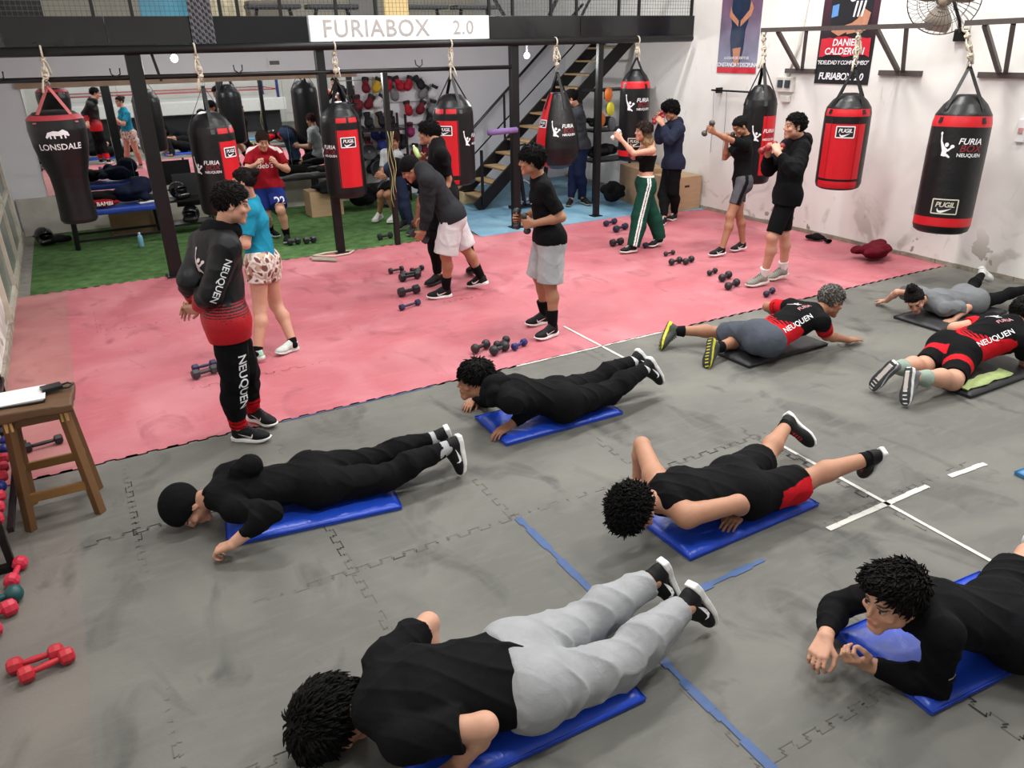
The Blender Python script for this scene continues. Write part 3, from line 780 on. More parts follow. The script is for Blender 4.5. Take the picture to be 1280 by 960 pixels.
        if hs_ == 'bun':
            bx = cfg.get('bunpos', (0, -.075, .115)); G.ell(H(*bx), RH, [q * hs for q in (.046, .046, .040)], .008, w=.004, wf=110)
        hcol = hc; tip = C_(cfg['tipc']) if 'tipc' in cfg else hc * 1.15
        grey = cfg.get('grey', 0)
        def haircol(W):
            x, y, z = hl(W); t = np.clip((-z + .0) / .12, 0, 1) if hs_ == 'long' else np.clip(wob(W[:, 0], W[:, 1], W[:, 2], 210) * 1.4 + .35, 0, 1)
            return mixc(hcol, tip, t)
        nm = 'beanie' if hs_ == 'cap' else 'hair'
        me = G.mesh(nm, base, haircol)
        if hs_ not in ('cap', 'buzz'): me = add_locks(me, HC - base, hr, hf, hu, hs, hs_, haircol, base, key)
        link(nm, me, M_HAIR if hs_ != 'cap' else M_CLOTH, root)
    # ---------------- lower garment
    parts = {}
    b = cfg.get('bottom')
    if b:
        L = b['len']; off = b.get('off', .016) * 1.0; fl = b.get('flare', 0.0)
        G = Field(np.minimum.reduce([J[k] for k in ('hL', 'hR', 'kL', 'kR', 'aL', 'aR')]) - .22, np.maximum.reduce([J[k] for k in ('hL', 'hR', 'kL', 'kR', 'aL', 'aR')]) + .24, max(vx, .006) * 1.1)
        G.loft(ST[:3], off * .8, w=.004, wf=26); G.plane(Hm + up0 * (b.get('waist', .10)) * sc, up0)
        glutes(G, off * .7)
        if not fem:
            G.cone(J['hL'] - up0 * .02, J['hR'] - up0 * .02, .10 * sc * bulk + off, .10 * sc * bulk + off, .04)
        for q in 'LR': leg(G, q, off, t1=L, flare=fl, w=b.get('w', .006), wf=b.get('wf', 30))
        def bcol(W, b=b):
            c = np.tile(C_(b['col']), (len(W), 1))
            if 'paint' in b: c = b['paint'](W, J, c, dict(Hm=Hm, up=up, lh=lh, fr=fr_h, sc=sc))
            return c
        parts['bottom'] = link(b['name'], G.mesh(b['name'], base, bcol), M_SHINY if b.get('shiny') else M_CLOTH, root)
    # ---------------- upper garment
    t = cfg.get('top')
    if t:
        off = t.get('off', .014); ks = ('hL', 'hR', 'sL', 'sR', 'eL', 'eR', 'wL', 'wR', 'nk')
        G = Field(np.minimum.reduce([J[k] for k in ks]) - .2, np.maximum.reduce([J[k] for k in ks]) + .2, max(vx, .006) * 1.1)
        hem = t.get('hem', .06)
        S2 = [(Hm - up0 * (hem + .03) * sc, lh, fr_h, .15 * sc * bulk * hipw, .105 * sc * bulk)] + ST[1:] if hem > 0 else ST[1 if hem > -.1 else 2:]
        if b and hem > -.1:
            dl = max(0, b.get('off', .016) * .8 + .008 - off); S2 = [(c0, l0, f0, a0 + dl, b0 + dl) if i < 2 else (c0, l0, f0, a0, b0) for i, (c0, l0, f0, a0, b0) in enumerate(S2)]
        G.loft(S2, off, w=t.get('w', .006), wf=t.get('wf', 24))
        if hem > 0: glutes(G, max(off, b.get('off', .016) * .7 if b else 0) + .009)

        if hem > 0 and b:
            bo = b.get('off', .016)
            for q in 'LR': leg(G, q, max(off, bo) + .010, t1=.30)
            G.cone(J['hL'], J['hR'], .10 * sc * bulk + off + .006, .10 * sc * bulk + off + .006, .04)
        G.plane(Hm - up0 * hem * sc, -up0)
        if fem:
            for sgn in (-1, 1): G.ell(Hm * .25 + Sm * .75 + ls * sgn * .065 + fr_s * .088, [ls, fr_s, up], (.06, .06, .06), .03)
        if t['sleeve'] > 0:
            for q in 'LR':
                G.cone(J['nk'], J['s' + q], .052 * sc + off, .05 * sc + off, .03)
                arm(G, q, off, t1=t['sleeve'], w=t.get('w', .006), flare=t.get('flare', .006))
        else:
            for q in 'LR':
                if t.get('strap', True): G.cone(J['nk'] - up * .01, J['s' + q] + up * .02 - nrm(J['s' + q] - Sm) * .03, .052 * sc, .045 * sc, .03)
        if t.get('crop'): G.plane(Sm - up * .07, up)
        # neck opening
        G.cone(J['nk'] + up * .02, H(0, -.01, -.05), .058 * sc, .062 * sc, .006, sub=True)
        def tcol(W, t=t):
            c = np.tile(C_(t['col']), (len(W), 1))
            if 'paint' in t: c = t['paint'](W, J, c, dict(Hm=Hm, Sm=Sm, up=up, ls=ls, fr=fr_s, sc=sc))
            return c
        parts['top'] = link(t['name'], G.mesh(t['name'], base, tcol), M_SHINY if t.get('shiny') else M_CLOTH, root)
        if t.get('hood'):
            G = Field(J['nk'] - .22, J['nk'] + .22, max(vx, .006)); bk = -fr_s
            hq = t.get('hoodsize', 1.0)
            for a0, a1 in ((-1.0, -.5), (-.5, 0), (0, .5), (.5, 1.0)):
                P_ = lambda a: J['nk'] + ls * .085 * math.sin(a * 1.9) * sc + fr_s * (-.075 * math.cos(a * 1.9) + .01) * sc + up * (.02 - .01 * abs(a))
                G.cone(P_(a0), P_(a1), (.04 * hq - .014 * abs(a0)) * sc, (.04 * hq - .014 * abs(a1)) * sc, .02, w=.005, wf=50)
            G.cone(J['nk'] + bk * .08 - up * .02, J['nk'] + bk * .10 - up * .09, .045 * hq * sc, .03 * hq * sc, .03, w=.005, wf=40)
            link('hood', G.mesh('hood', base, C_(t['col'])), M_CLOTH, root)
    # ---------------- socks and shoes
    sh = cfg.get('shoe')
    for q in 'LR':
        an, to, kn = J['a' + q], J['t' + q], J['k' + q]
        sock = cfg.get('sock')
        if sock:
            G = Field(np.minimum(an, kn) - .1, np.maximum(an, kn) + .1, vx)
            u_ = nrm(kn - an); G.cone(an - u_ * .02, an + u_ * sock[1], .036 * sc + .004, (.036 + sock[1] * .13) * sc * bulk * cfg.get('legb', 1.0) + .006, .0, flat='b')
            link('sock', G.mesh('sock', base, C_(sock[0])), M_CLOTH, root)
        if sh:
            D = nrm(an - kn)
            if not cfg.get('lying') and an[2] < .2: D = np.array([0, 0, -1.0])
            D = np.asarray(cfg.get('down' + q, D), float)
            Fh = nrm(to - an); Dp = nrm(D - Fh * (D @ Fh)); al = math.atan2(.06, .195)
            Yf = math.cos(al) * Fh - math.sin(al) * Dp; Zf = -(math.sin(al) * Fh + math.cos(al) * Dp); Xf = np.cross(Yf, Zf)
            s_ = sc * (.93 if fem else 1.0); O = an - (Yf * .055 + Zf * .09) * s_
            def Q(x, y, z): return O + (Xf * x + Yf * y + Zf * z) * s_
            inn = -1 if q == 'R' else 1      # big-toe side
            RF = [Xf, Yf, Zf]; v2 = vx * .72; mn = O + Yf * .12 * s_
            G = Field(mn - .2, mn + .2, v2)
            G.ell(Q(inn * .006, .205, .042), RF, [x * s_ for x in (.046, .07, .034)], 0)
            G.ell(Q(0, .05, .052), RF, [x * s_ for x in (.037, .052, .045)], .03)
            G.cone(Q(inn * .003, .17, .052), Q(0, .09, .078), .036 * s_, .038 * s_, .03)
            G.cone(Q(0, .05, .06), Q(0, .045, .108), .04 * s_, .043 * s_, .02, flat='b')
            G.cone(Q(0, .05, .09), Q(0, .04, .16), .034 * s_, .036 * s_, .003, sub=True)
            G.cone(Q(0, .16, .086), Q(0, .105, .115), .013 * s_, .015 * s_, .015)
            uc = C_(sh.get('upper', '#17181a')); lc = C_(sh.get('lace', sh.get('upper', '#222')))
            def ucol(W):
                p = (W - O) / s_; x, y, z = p @ Xf, p @ Yf, p @ Zf; c = np.tile(uc, (len(W), 1))
                m = (np.abs(x) < .016) & (y > .09) & (y < .19) & (z > .065); st_ = m & (np.mod(y * 1.0, .02) < .01); c[st_] = lc
                if 'accent' in sh: m = (y < .03) & (z < .09) ; c[m] = C_(sh['accent'])
                return c
            up_ = link('shoe', G.mesh('shoe', base, ucol), M_SHOE, root)
            G = Field(mn - .2, mn + .2, v2)
            tk = sh.get('thick', .028)
            sl, X, Y, Z = G.blk(G.lo, G.lo + G.n * G.v)
            px, py, pz = (X - O[0]) / s_, (Y - O[1]) / s_, (Z - O[2]) / s_
            lx = px * Xf[0] + py * Xf[1] + pz * Xf[2]; ly = px * Yf[0] + py * Yf[1] + pz * Yf[2]; lz = px * Zf[0] + py * Zf[1] + pz * Zf[2]
            hw_ = np.interp(ly, [-.03, -.012, .0, .03, .09, .15, .20, .25, .275, .29], [.012, .022, .031, .038, .035, .043, .05, .043, .028, .016]).astype(np.float32)
            lx2 = lx - inn * np.interp(ly, [0, .12, .2, .28], [0, -.004, .004, .008]).astype(np.float32)
            bot = np.interp(ly, [-.03, 0, .04, .18, .24, .29], [.014, .003, 0, 0, .008, .03]).astype(np.float32)
            top = np.interp(ly, [-.03, 0, .06, .12, .2, .29], [tk + .012, tk + .010, tk + .006, tk, tk - .002, tk + .010]).astype(np.float32)
            qa = np.abs(lx2) - hw_ + .007; qb = np.maximum(bot - lz, lz - top) + .007; qc = np.maximum(-.008 - ly, ly - .282) + .007
            d = (np.sqrt(np.maximum(qa, 0) ** 2 + np.maximum(qb, 0) ** 2 + np.maximum(qc, 0) ** 2) + np.minimum(np.maximum(np.maximum(qa, qb), qc), 0) - .007) * s_
            G.f = np.minimum(G.f, d)
            so, bo = C_(sh.get('sole', '#e6e6e4')), C_(sh.get('tread', sh.get('sole', '#e6e6e4')))
            def scol(W):
                p = (W - O) / s_; x, y, z = p @ Xf, p @ Yf, p @ Zf; c = np.tile(so, (len(W), 1)); bt = np.interp(y, [-.03, 0, .04, .18, .24, .29], [.014, .003, 0, 0, .008, .03])
                m = z < bt + .006; m2 = m & ((np.abs(x) > .018) | (np.mod(y, .03) < .021)); c[m2] = bo
                if 'center' in sh: c[m & (np.abs(x) < .017) & (y > .03) & (y < .17)] = C_(sh['center'])
                return c
            link('sole', G.mesh('sole', base, scol), M_RUB, up_)
            if sh.get('logo'):
                bv = bvh_of(up_.data)
                for sx in (-1, 1):
                    cc = Q(sx * .03, .12, .052) - base; ux = Yf * 1.0; uy = Zf
                    geo = swoosh_geo(.10 * s_)
                    geo = ([(-x if True else x, y) for x, y in geo[0]], geo[1])
                    ux_ = Yf * (sx); gx = [(x * -sx * -1, y) for x, y in geo[0]]
                    v_, f_ = project(([(x * sx, y) for x, y in geo[0]], geo[1]), cc, ux_, uy, bv, .002, .1)
                    mb = MB(); mb.add(v_, f_); mb.build('logo', mat('logo ' + sh['logo'], sh['logo'], .5, var=.02), up_)
    # ---------------- printed lettering / marks
    for (pt, nm, geo, c, ux, uy, colr) in cfg.get('prints', lambda J, d: [])(J, dict(Hm=Hm, Sm=Sm, up=up, ls=ls, lh=lh, fr=fr_s, frh=fr_h, sc=sc)):
        tgt = parts[pt]
        if not hasattr(build_person, 'c'): build_person.c = {}
        kk = tgt.name
        if kk not in build_person.c: build_person.c[kk] = bvh_of(tgt.data)
        v_, f_ = project(geo, np.array(c) - base, ux, uy, build_person.c[kk], .004, .16)
        mb = MB(); mb.add(v_, f_); mb.build(nm, mat('print ' + colr, colr, .6, var=.03), tgt)
    return root, parts, base

POSES = {
    'p1': (1.84, {"hd": [0.438, 2.322, 0.12], "nk": [0.553, 2.188, 0.235], "sL": [0.608, 1.99, 0.238], "sR": [0.675, 2.357, 0.268], "eL": [0.875, 1.855, 0.286], "eR": [0.937, 2.526, 0.225], "wL": [0.797, 1.945, 0.038], "wR": [0.844, 2.387, 0.035], "fL": [0.681, 1.836, 0.115], "fR": [0.777, 2.236, 0.103], "hL": [1.134, 1.979, 0.198], "hR": [1.156, 2.17, 0.215], "kL": [1.583, 1.974, 0.137], "kR": [1.58, 2.264, 0.112], "aL": [2.009, 2.043, 0.223], "aR": [2.003, 2.271, 0.217], "tL": [2.158, 2.031, 0.073], "tR": [2.126, 2.265, 0.046]}),
    'p2': (1.72, {"hd": [0.154, 4.267, 0.13], "nk": [0.295, 4.154, 0.209], "sL": [0.376, 3.974, 0.196], "sR": [0.4, 4.324, 0.232], "eL": [0.532, 3.734, 0.262], "eR": [0.518, 4.106, 0.374], "wL": [0.31, 3.755, 0.122], "wR": [0.339, 4.225, 0.214], "fL": [0.177, 3.843, 0.055], "fR": [0.258, 4.332, 0.099], "hL": [0.854, 4.028, 0.162], "hR": [0.864, 4.207, 0.174], "kL": [1.28, 3.937, 0.149], "kR": [1.286, 4.15, 0.161], "aL": [1.706, 3.95, 0.239], "aR": [1.691, 4.098, 0.242], "tL": [1.768, 3.92, 0.052], "tR": [1.793, 4.14, 0.077]}),
    'p3': (1.66, {"hd": [2.184, 4.533, 0.365], "nk": [2.222, 4.349, 0.334], "sL": [2.289, 4.169, 0.314], "sR": [2.343, 4.5, 0.328], "eL": [2.543, 4.259, 0.218], "eR": [2.398, 4.678, 0.119], "wL": [2.332, 4.263, 0.091], "wR": [2.344, 4.894, 0.032], "fL": [2.172, 4.25, 0.052], "fR": [2.218, 4.786, 0.04], "hL": [2.735, 4.197, 0.175], "hR": [2.76, 4.369, 0.18], "kL": [3.144, 4.205, 0.17], "kR": [3.161, 4.429, 0.162], "aL": [3.528, 4.253, 0.264], "aR": [3.543, 4.41, 0.274], "tL": [3.665, 4.233, 0.129], "tR": [3.688, 4.345, 0.163]}),
    'p4': (1.74, {"hd": [2.256, 2.75, 0.25], "nk": [2.451, 2.786, 0.225], "sL": [2.493, 2.597, 0.218], "sR": [2.549, 2.947, 0.271], "eL": [2.771, 2.501, 0.256], "eR": [2.666, 3.214, 0.317], "wL": [2.931, 2.615, 0.089], "wR": [2.667, 3.238, 0.065], "fL": [2.768, 2.564, 0.066], "fR": [2.536, 3.125, 0.057], "hL": [2.978, 2.618, 0.173], "hR": [3.005, 2.797, 0.185], "kL": [3.402, 2.584, 0.159], "kR": [3.411, 2.911, 0.153], "aL": [3.785, 2.45, 0.269], "aR": [3.784, 3.077, 0.219], "tL": [3.861, 2.523, 0.097], "tR": [3.901, 2.968, 0.096]}),
    'p5': (1.72, {"hd": [2.566, 1.441, 0.448], "nk": [2.731, 1.419, 0.34], "sL": [2.671, 1.263, 0.358], "sR": [2.823, 1.575, 0.316], "eL": [2.701, 1.265, 0.068], "eR": [2.67, 1.756, 0.136], "wL": [2.536, 1.474, 0.087], "wR": [2.451, 1.63, 0.15], "fL": [2.39, 1.504, 0.169], "fR": [2.304, 1.565, 0.098], "hL": [3.121, 1.183, 0.178], "hR": [3.207, 1.341, 0.192], "kL": [3.54, 1.152, 0.173], "kR": [3.609, 1.456, 0.177], "aL": [3.943, 1.095, 0.187], "aR": [4.01, 1.53, 0.179], "tL": [4.087, 1.043, 0.062], "tR": [4.095, 1.649, 0.046]}),
    'p6': (1.76, {"hd": [5.621, 4.296, 0.429], "nk": [5.428, 4.31, 0.369], "sL": [5.358, 4.497, 0.368], "sR": [5.335, 4.138, 0.339], "eL": [5.381, 4.79, 0.287], "eR": [5.546, 4.229, 0.143], "wL": [5.603, 4.759, 0.148], "wR": [5.792, 4.188, 0.066], "fL": [5.76, 4.742, 0.07], "fR": [5.966, 4.179, 0.046], "hL": [4.895, 4.437, 0.221], "hR": [4.881, 4.254, 0.21], "kL": [4.862, 4.845, 0.106], "kR": [4.95, 4.642, 0.068], "aL": [4.488, 5.04, 0.144], "aR": [4.538, 4.558, 0.124], "tL": [4.316, 5.01, 0.036], "tR": [4.378, 4.467, 0.027]}),
    'p7': (1.62, {"hd": [6.922, 4.339, 0.206], "nk": [7.107, 4.318, 0.197], "sL": [7.118, 4.152, 0.133], "sR": [7.209, 4.466, 0.194], "eL": [7.379, 4.065, 0.124], "eR": [6.947, 4.554, 0.226], "wL": [7.154, 4.054, 0.038], "wR": [7.04, 4.717, 0.076], "fL": [6.992, 4.072, 0.038], "fR": [7.101, 4.862, 0.038], "hL": [7.567, 4.123, 0.127], "hR": [7.613, 4.285, 0.133], "kL": [7.959, 4.103, 0.114], "kR": [7.984, 4.417, 0.121], "aL": [8.314, 3.978, 0.196], "aR": [8.344, 4.533, 0.201], "tL": [8.435, 3.978, 0.054], "tR": [8.507, 4.519, 0.109]}),
    'p8': (1.78, {"hd": [6.705, 3.237, 0.415], "nk": [6.506, 3.202, 0.383], "sL": [6.542, 3.388, 0.326], "sR": [6.422, 3.042, 0.305], "eL": [6.275, 3.53, 0.284], "eR": [6.595, 3.047, 0.055], "wL": [6.454, 3.437, 0.113], "wR": [6.857, 3.03, 0.04], "fL": [6.62, 3.403, 0.058], "fR": [7.032, 3.0, 0.046], "hL": [6.077, 3.45, 0.18], "hR": [6.015, 3.274, 0.173], "kL": [5.66, 3.373, 0.116], "kR": [5.634, 3.091, 0.103], "aL": [5.25, 3.345, 0.211], "aR": [5.23, 3.15, 0.208], "tL": [5.14, 3.419, 0.054], "tR": [5.101, 3.099, 0.058]}),
    's1': (1.78, {"hd": [0.823, 5.177, 1.674], "nk": [0.755, 5.245, 1.493], "sL": [0.642, 5.398, 1.404], "sR": [0.73, 5.049, 1.429], "eL": [0.494, 5.211, 1.21], "eR": [0.584, 5.019, 1.162], "wL": [0.518, 5.392, 1.023], "wR": [0.504, 5.226, 1.022], "fL": [0.433, 5.51, 0.922], "fR": [0.423, 5.375, 0.97], "hL": [0.677, 5.277, 0.918], "hR": [0.669, 5.092, 0.937], "kL": [0.753, 5.269, 0.486], "kR": [0.643, 5.113, 0.505], "aL": [0.778, 5.461, 0.105], "aR": [0.622, 5.215, 0.094], "tL": [0.879, 5.299, 0.045], "tR": [0.777, 5.099, 0.039]}),
    's2': (1.62, {"hd": [1.236, 6.945, 1.538], "nk": [1.281, 7.004, 1.368], "sL": [1.234, 6.837, 1.304], "sR": [1.324, 7.153, 1.268], "eL": [1.142, 6.782, 1.045], "eR": [1.2, 7.307, 1.068], "wL": [1.091, 7.007, 1.107], "wR": [1.101, 7.106, 1.149], "fL": [1.081, 7.164, 1.143], "fR": [1.074, 6.969, 1.229], "hL": [1.227, 6.863, 0.852], "hR": [1.329, 7.01, 0.829], "kL": [1.181, 6.83, 0.451], "kR": [1.363, 7.035, 0.395], "aL": [1.075, 6.682, 0.108], "aR": [1.419, 6.797, 0.081], "tL": [0.957, 6.804, 0.036], "tR": [1.249, 6.738, 0.039]}),
    's3': (1.72, {"hd": [2.362, 11.361, 1.415], "nk": [2.381, 11.51, 1.286], "sL": [2.565, 11.484, 1.234], "sR": [2.249, 11.643, 1.243], "eL": [2.625, 11.293, 1.018], "eR": [2.111, 11.49, 1.033], "wL": [2.458, 11.128, 1.113], "wR": [2.2, 11.268, 1.119], "fL": [2.383, 11.026, 1.228], "fR": [2.253, 11.137, 1.215], "hL": [2.456, 11.478, 0.77], "hR": [2.298, 11.575, 0.773], "kL": [2.43, 11.184, 0.478], "kR": [2.276, 11.47, 0.372], "aL": [2.494, 11.29, 0.089], "aR": [2.368, 11.767, 0.104], "tL": [2.438, 11.108, 0.037], "tR": [2.423, 11.589, 0.04]}),
    's4': (1.76, {"hd": [3.114, 7.813, 1.382], "nk": [3.167, 7.619, 1.404], "sL": [3.143, 7.442, 1.317], "sR": [3.276, 7.776, 1.345], "eL": [3.149, 7.493, 1.017], "eR": [3.307, 7.908, 1.075], "wL": [3.097, 7.543, 0.765], "wR": [3.227, 7.757, 0.881], "fL": [3.046, 7.646, 0.633], "fR": [3.184, 7.839, 0.732], "hL": [3.415, 7.46, 0.913], "hR": [3.469, 7.635, 0.918], "kL": [3.309, 7.456, 0.502], "kR": [3.605, 7.602, 0.517], "aL": [3.328, 7.537, 0.093], "aR": [3.799, 7.583, 0.146], "tL": [3.134, 7.563, 0.037], "tR": [3.712, 7.73, 0.038]}),
    's5': (1.74, {"hd": [3.537, 8.257, 1.678], "nk": [3.567, 8.078, 1.595], "sL": [3.522, 7.915, 1.495], "sR": [3.609, 8.258, 1.527], "eL": [3.623, 7.983, 1.215], "eR": [3.69, 8.43, 1.298], "wL": [3.529, 7.973, 0.946], "wR": [3.479, 8.317, 1.396], "fL": [3.482, 8.032, 0.789], "fR": [3.369, 8.234, 1.502], "hL": [3.594, 8.03, 1.023], "hR": [3.686, 8.187, 1.041], "kL": [3.403, 8.036, 0.584], "kR": [3.741, 7.991, 0.577], "aL": [3.477, 8.087, 0.1], "aR": [3.958, 8.093, 0.136], "tL": [3.301, 8.012, 0.038], "tR": [3.972, 8.269, 0.037]}),
    's6': (1.74, {"hd": [3.572, 6.054, 1.62], "nk": [3.677, 6.104, 1.458], "sL": [3.631, 5.925, 1.395], "sR": [3.758, 6.258, 1.372], "eL": [3.739, 5.813, 1.141], "eR": [3.818, 6.353, 1.094], "wL": [3.545, 5.974, 1.078], "wR": [3.582, 6.254, 1.085], "fL": [3.456, 6.12, 1.054], "fR": [3.415, 6.209, 1.091], "hL": [3.722, 5.949, 0.92], "hR": [3.776, 6.122, 0.908], "kL": [3.69, 5.925, 0.5], "kR": [3.729, 6.192, 0.496], "aL": [3.672, 5.846, 0.095], "aR": [3.799, 6.203, 0.089], "tL": [3.485, 5.805, 0.037], "tR": [3.607, 6.205, 0.038]}),
    's7': (1.64, {"hd": [6.443, 8.098, 1.528], "nk": [6.556, 8.091, 1.378], "sL": [6.475, 7.943, 1.309], "sR": [6.607, 8.253, 1.313], "eL": [6.195, 7.955, 1.29], "eR": [6.61, 8.486, 1.16], "wL": [6.099, 8.102, 1.457], "wR": [6.448, 8.353, 1.283], "fL": [6.014, 8.188, 1.567], "fR": [6.313, 8.261, 1.279], "hL": [6.491, 8.026, 0.86], "hR": [6.558, 8.196, 0.864], "kL": [6.386, 8.022, 0.471], "kR": [6.653, 8.121, 0.482], "aL": [6.273, 7.974, 0.097], "aR": [6.777, 8.048, 0.12], "tL": [6.096, 8.005, 0.037], "tR": [6.608, 8.051, 0.038]}),
    's8': (1.76, {"hd": [7.948, 9.364, 1.629], "nk": [8.051, 9.379, 1.456], "sL": [7.989, 9.208, 1.374], "sR": [8.098, 9.551, 1.358], "eL": [7.732, 9.109, 1.25], "eR": [7.842, 9.449, 1.234], "wL": [7.71, 9.251, 1.47], "wR": [7.814, 9.413, 1.489], "fL": [7.669, 9.369, 1.592], "fR": [7.714, 9.455, 1.626], "hL": [8.0, 9.251, 0.886], "hR": [8.092, 9.445, 0.84], "kL": [7.997, 9.235, 0.455], "kR": [7.919, 9.389, 0.393], "aL": [8.129, 9.332, 0.071], "aR": [7.766, 9.148, 0.084], "tL": [7.949, 9.245, 0.036], "tR": [7.607, 9.031, 0.037]}),
    's9': (1.62, {"hd": [7.352, 7.322, 1.588], "nk": [7.472, 7.31, 1.446], "sL": [7.339, 7.202, 1.38], "sR": [7.551, 7.458, 1.372], "eL": [7.074, 7.23, 1.468], "eR": [7.359, 7.546, 1.193], "wL": [6.853, 7.247, 1.558], "wR": [7.286, 7.467, 1.406], "fL": [6.71, 7.246, 1.633], "fR": [7.244, 7.443, 1.56], "hL": [7.408, 7.231, 0.922], "hR": [7.504, 7.385, 0.924], "kL": [7.24, 7.235, 0.505], "kR": [7.419, 7.27, 0.508], "aL": [7.123, 7.207, 0.101], "aR": [7.53, 7.252, 0.106], "tL": [6.945, 7.233, 0.036], "tR": [7.357, 7.279, 0.037]}),
    's10': (1.80, {"hd": [6.726, 5.919, 1.726], "nk": [6.868, 5.957, 1.581], "sL": [6.749, 5.808, 1.507], "sR": [6.916, 6.136, 1.493], "eL": [6.54, 5.687, 1.316], "eR": [6.76, 6.242, 1.249], "wL": [6.484, 5.887, 1.484], "wR": [6.612, 6.142, 1.445], "fL": [6.537, 6.009, 1.604], "fR": [6.513, 6.096, 1.587], "hL": [6.732, 5.896, 1.012], "hR": [6.861, 6.041, 0.999], "kL": [6.557, 5.891, 0.58], "kR": [6.87, 6.014, 0.551], "aL": [6.582, 5.968, 0.117], "aR": [6.957, 6.026, 0.124], "tL": [6.393, 6.001, 0.037], "tR": [6.773, 6.065, 0.038]}),
    's11': (1.80, {"hd": [7.416, 11.264, 1.746], "nk": [7.554, 11.277, 1.593], "sL": [7.475, 11.109, 1.507], "sR": [7.576, 11.464, 1.508], "eL": [7.541, 11.121, 1.204], "eR": [7.481, 11.457, 1.212], "wL": [7.439, 11.152, 0.96], "wR": [7.355, 11.487, 0.979], "fL": [7.38, 11.177, 0.793], "fR": [7.279, 11.513, 0.819], "hL": [7.572, 11.164, 1.0], "hR": [7.652, 11.346, 0.981], "kL": [7.526, 11.133, 0.536], "kR": [7.51, 11.309, 0.514], "aL": [7.626, 11.153, 0.109], "aR": [7.416, 11.235, 0.094], "tL": [7.637, 10.959, 0.038], "tR": [7.268, 11.103, 0.036]}),
    's12': (1.70, {"hd": [4.528, 10.742, 0.514], "nk": [4.444, 10.656, 0.668], "sL": [4.405, 10.519, 0.792], "sR": [4.503, 10.835, 0.68], "eL": [4.29, 10.502, 0.523], "eR": [4.465, 10.819, 0.39], "wL": [4.221, 10.492, 0.281], "wR": [4.361, 10.78, 0.164], "fL": [4.205, 10.488, 0.112], "fR": [4.264, 10.726, 0.038], "hL": [4.07, 10.783, 0.988], "hR": [4.122, 10.947, 0.934], "kL": [4.146, 10.737, 0.573], "kR": [4.198, 10.975, 0.53], "aL": [4.227, 10.697, 0.119], "aR": [4.251, 11.053, 0.133], "tL": [4.115, 10.558, 0.039], "tR": [4.088, 11.004, 0.039]}),
    's13': (1.70, {"hd": [4.407, 11.663, 1.25], "nk": [4.434, 11.76, 1.082], "sL": [4.431, 11.578, 1.028], "sR": [4.334, 11.913, 1.033], "eL": [4.377, 11.645, 0.751], "eR": [4.255, 11.869, 0.755], "wL": [4.163, 11.516, 0.758], "wR": [4.11, 11.665, 0.765], "fL": [3.999, 11.477, 0.755], "fR": [4.01, 11.529, 0.773], "hL": [4.523, 11.705, 0.583], "hR": [4.444, 11.864, 0.578], "kL": [4.175, 11.52, 0.469], "kR": [4.113, 11.653, 0.455], "aL": [4.323, 11.663, 0.118], "aR": [4.145, 11.882, 0.121], "tL": [4.177, 11.561, 0.04], "tR": [4.0, 11.781, 0.039]}),
}
# ------------------------------------------------------------------ everybody in the hall
BLK = '#161719'; RED = '#c01722'
NIKE = dict(upper='#17181b', sole='#e8e8e6', logo='#ececec', lace='#2a2b2e')
CANVAS = dict(upper='#1a1a1c', sole='#dcdad4', lace='#d0d0d0')
def tq(W, d): return ((W - d['Hm']) @ d['up'])
def near_seg(W, a, b):
    ba = b - a; h = np.clip(((W - a) @ ba) / (ba @ ba), 0, 1); return np.linalg.norm(W - (a + h[:, None] * ba), axis=1), h
def p_club_shirt(sleeves_red):
    def f(W, J, c, d):
        t = tq(W, d); L = np.linalg.norm(d['Sm'] - d['Hm']); x = np.abs((W - d['Hm']) @ d['ls'])
        c = np.tile(C_('#17171a'), (len(W), 1)); edge = .16 + .30 * np.clip((x - .04) / .14, 0, 1) * 1.0
        r = t / L < edge + .35 * np.clip((x - .1) / .1, 0, 1)
        soft = (t / L < edge + .14) & (np.mod(t * 1.0, .028) < .014)
        c[r | soft] = C_(RED)
        if sleeves_red:
            for q in 'LR':
                dd, h = near_seg(W, J['s' + q], J['e' + q]); m = (dd < .1) & (h > .22); c[m] = C_(RED)
                c[(dd < .1) & (h > .5) & (h < .53)] = C_('#1b1b1e')
        return c
    return f
def p_jacket(W, J, c, d):
    z = W[:, 2]; dx = (W - d['Hm']) @ d['fr']
    lim = .93 + .03 * np.sin(dx * 9)
    c = np.tile(C_('#15161a'), (len(W), 1)); t = np.clip((1.10 - z) / .17, 0, 1)
    st = np.mod(z, .017) / .017 < t * 1.05
    c[st & (z < 1.10)] = C_('#a9141f'); c[z < lim] = C_('#b3131f')
    for q in 'LR':
        dd, h = near_seg(W, J['e' + q], J['w' + q]); m = (dd < .075) & (h > .42); c[m] = C_('#a3131e')
        dd, h = near_seg(W, J['s' + q], J['e' + q]); c[(dd < .085) & (z > .9)] = C_('#15161a')
    return c
def p_track(W, J, c, d):
    for q in 'LR':
        dd, h = near_seg(W, J['k' + q], J['a' + q]); m = h > .72; c[m & (np.mod(h, .09) < .07)] = C_('#c3141f')
    return c
def p_floral(W, J, c, d):
    c = np.tile(C_('#dccfca'), (len(W), 1)); n = wob(W[:, 0], W[:, 1], W[:, 2], 62); n2 = wob(W[:, 0], W[:, 1], W[:, 2], 48, 2.0)
    c[n > .18] = C_('#6f4a44'); c[n2 > .24] = C_('#a8786b'); c[(n < -.2)] = C_('#b7a58f'); return c
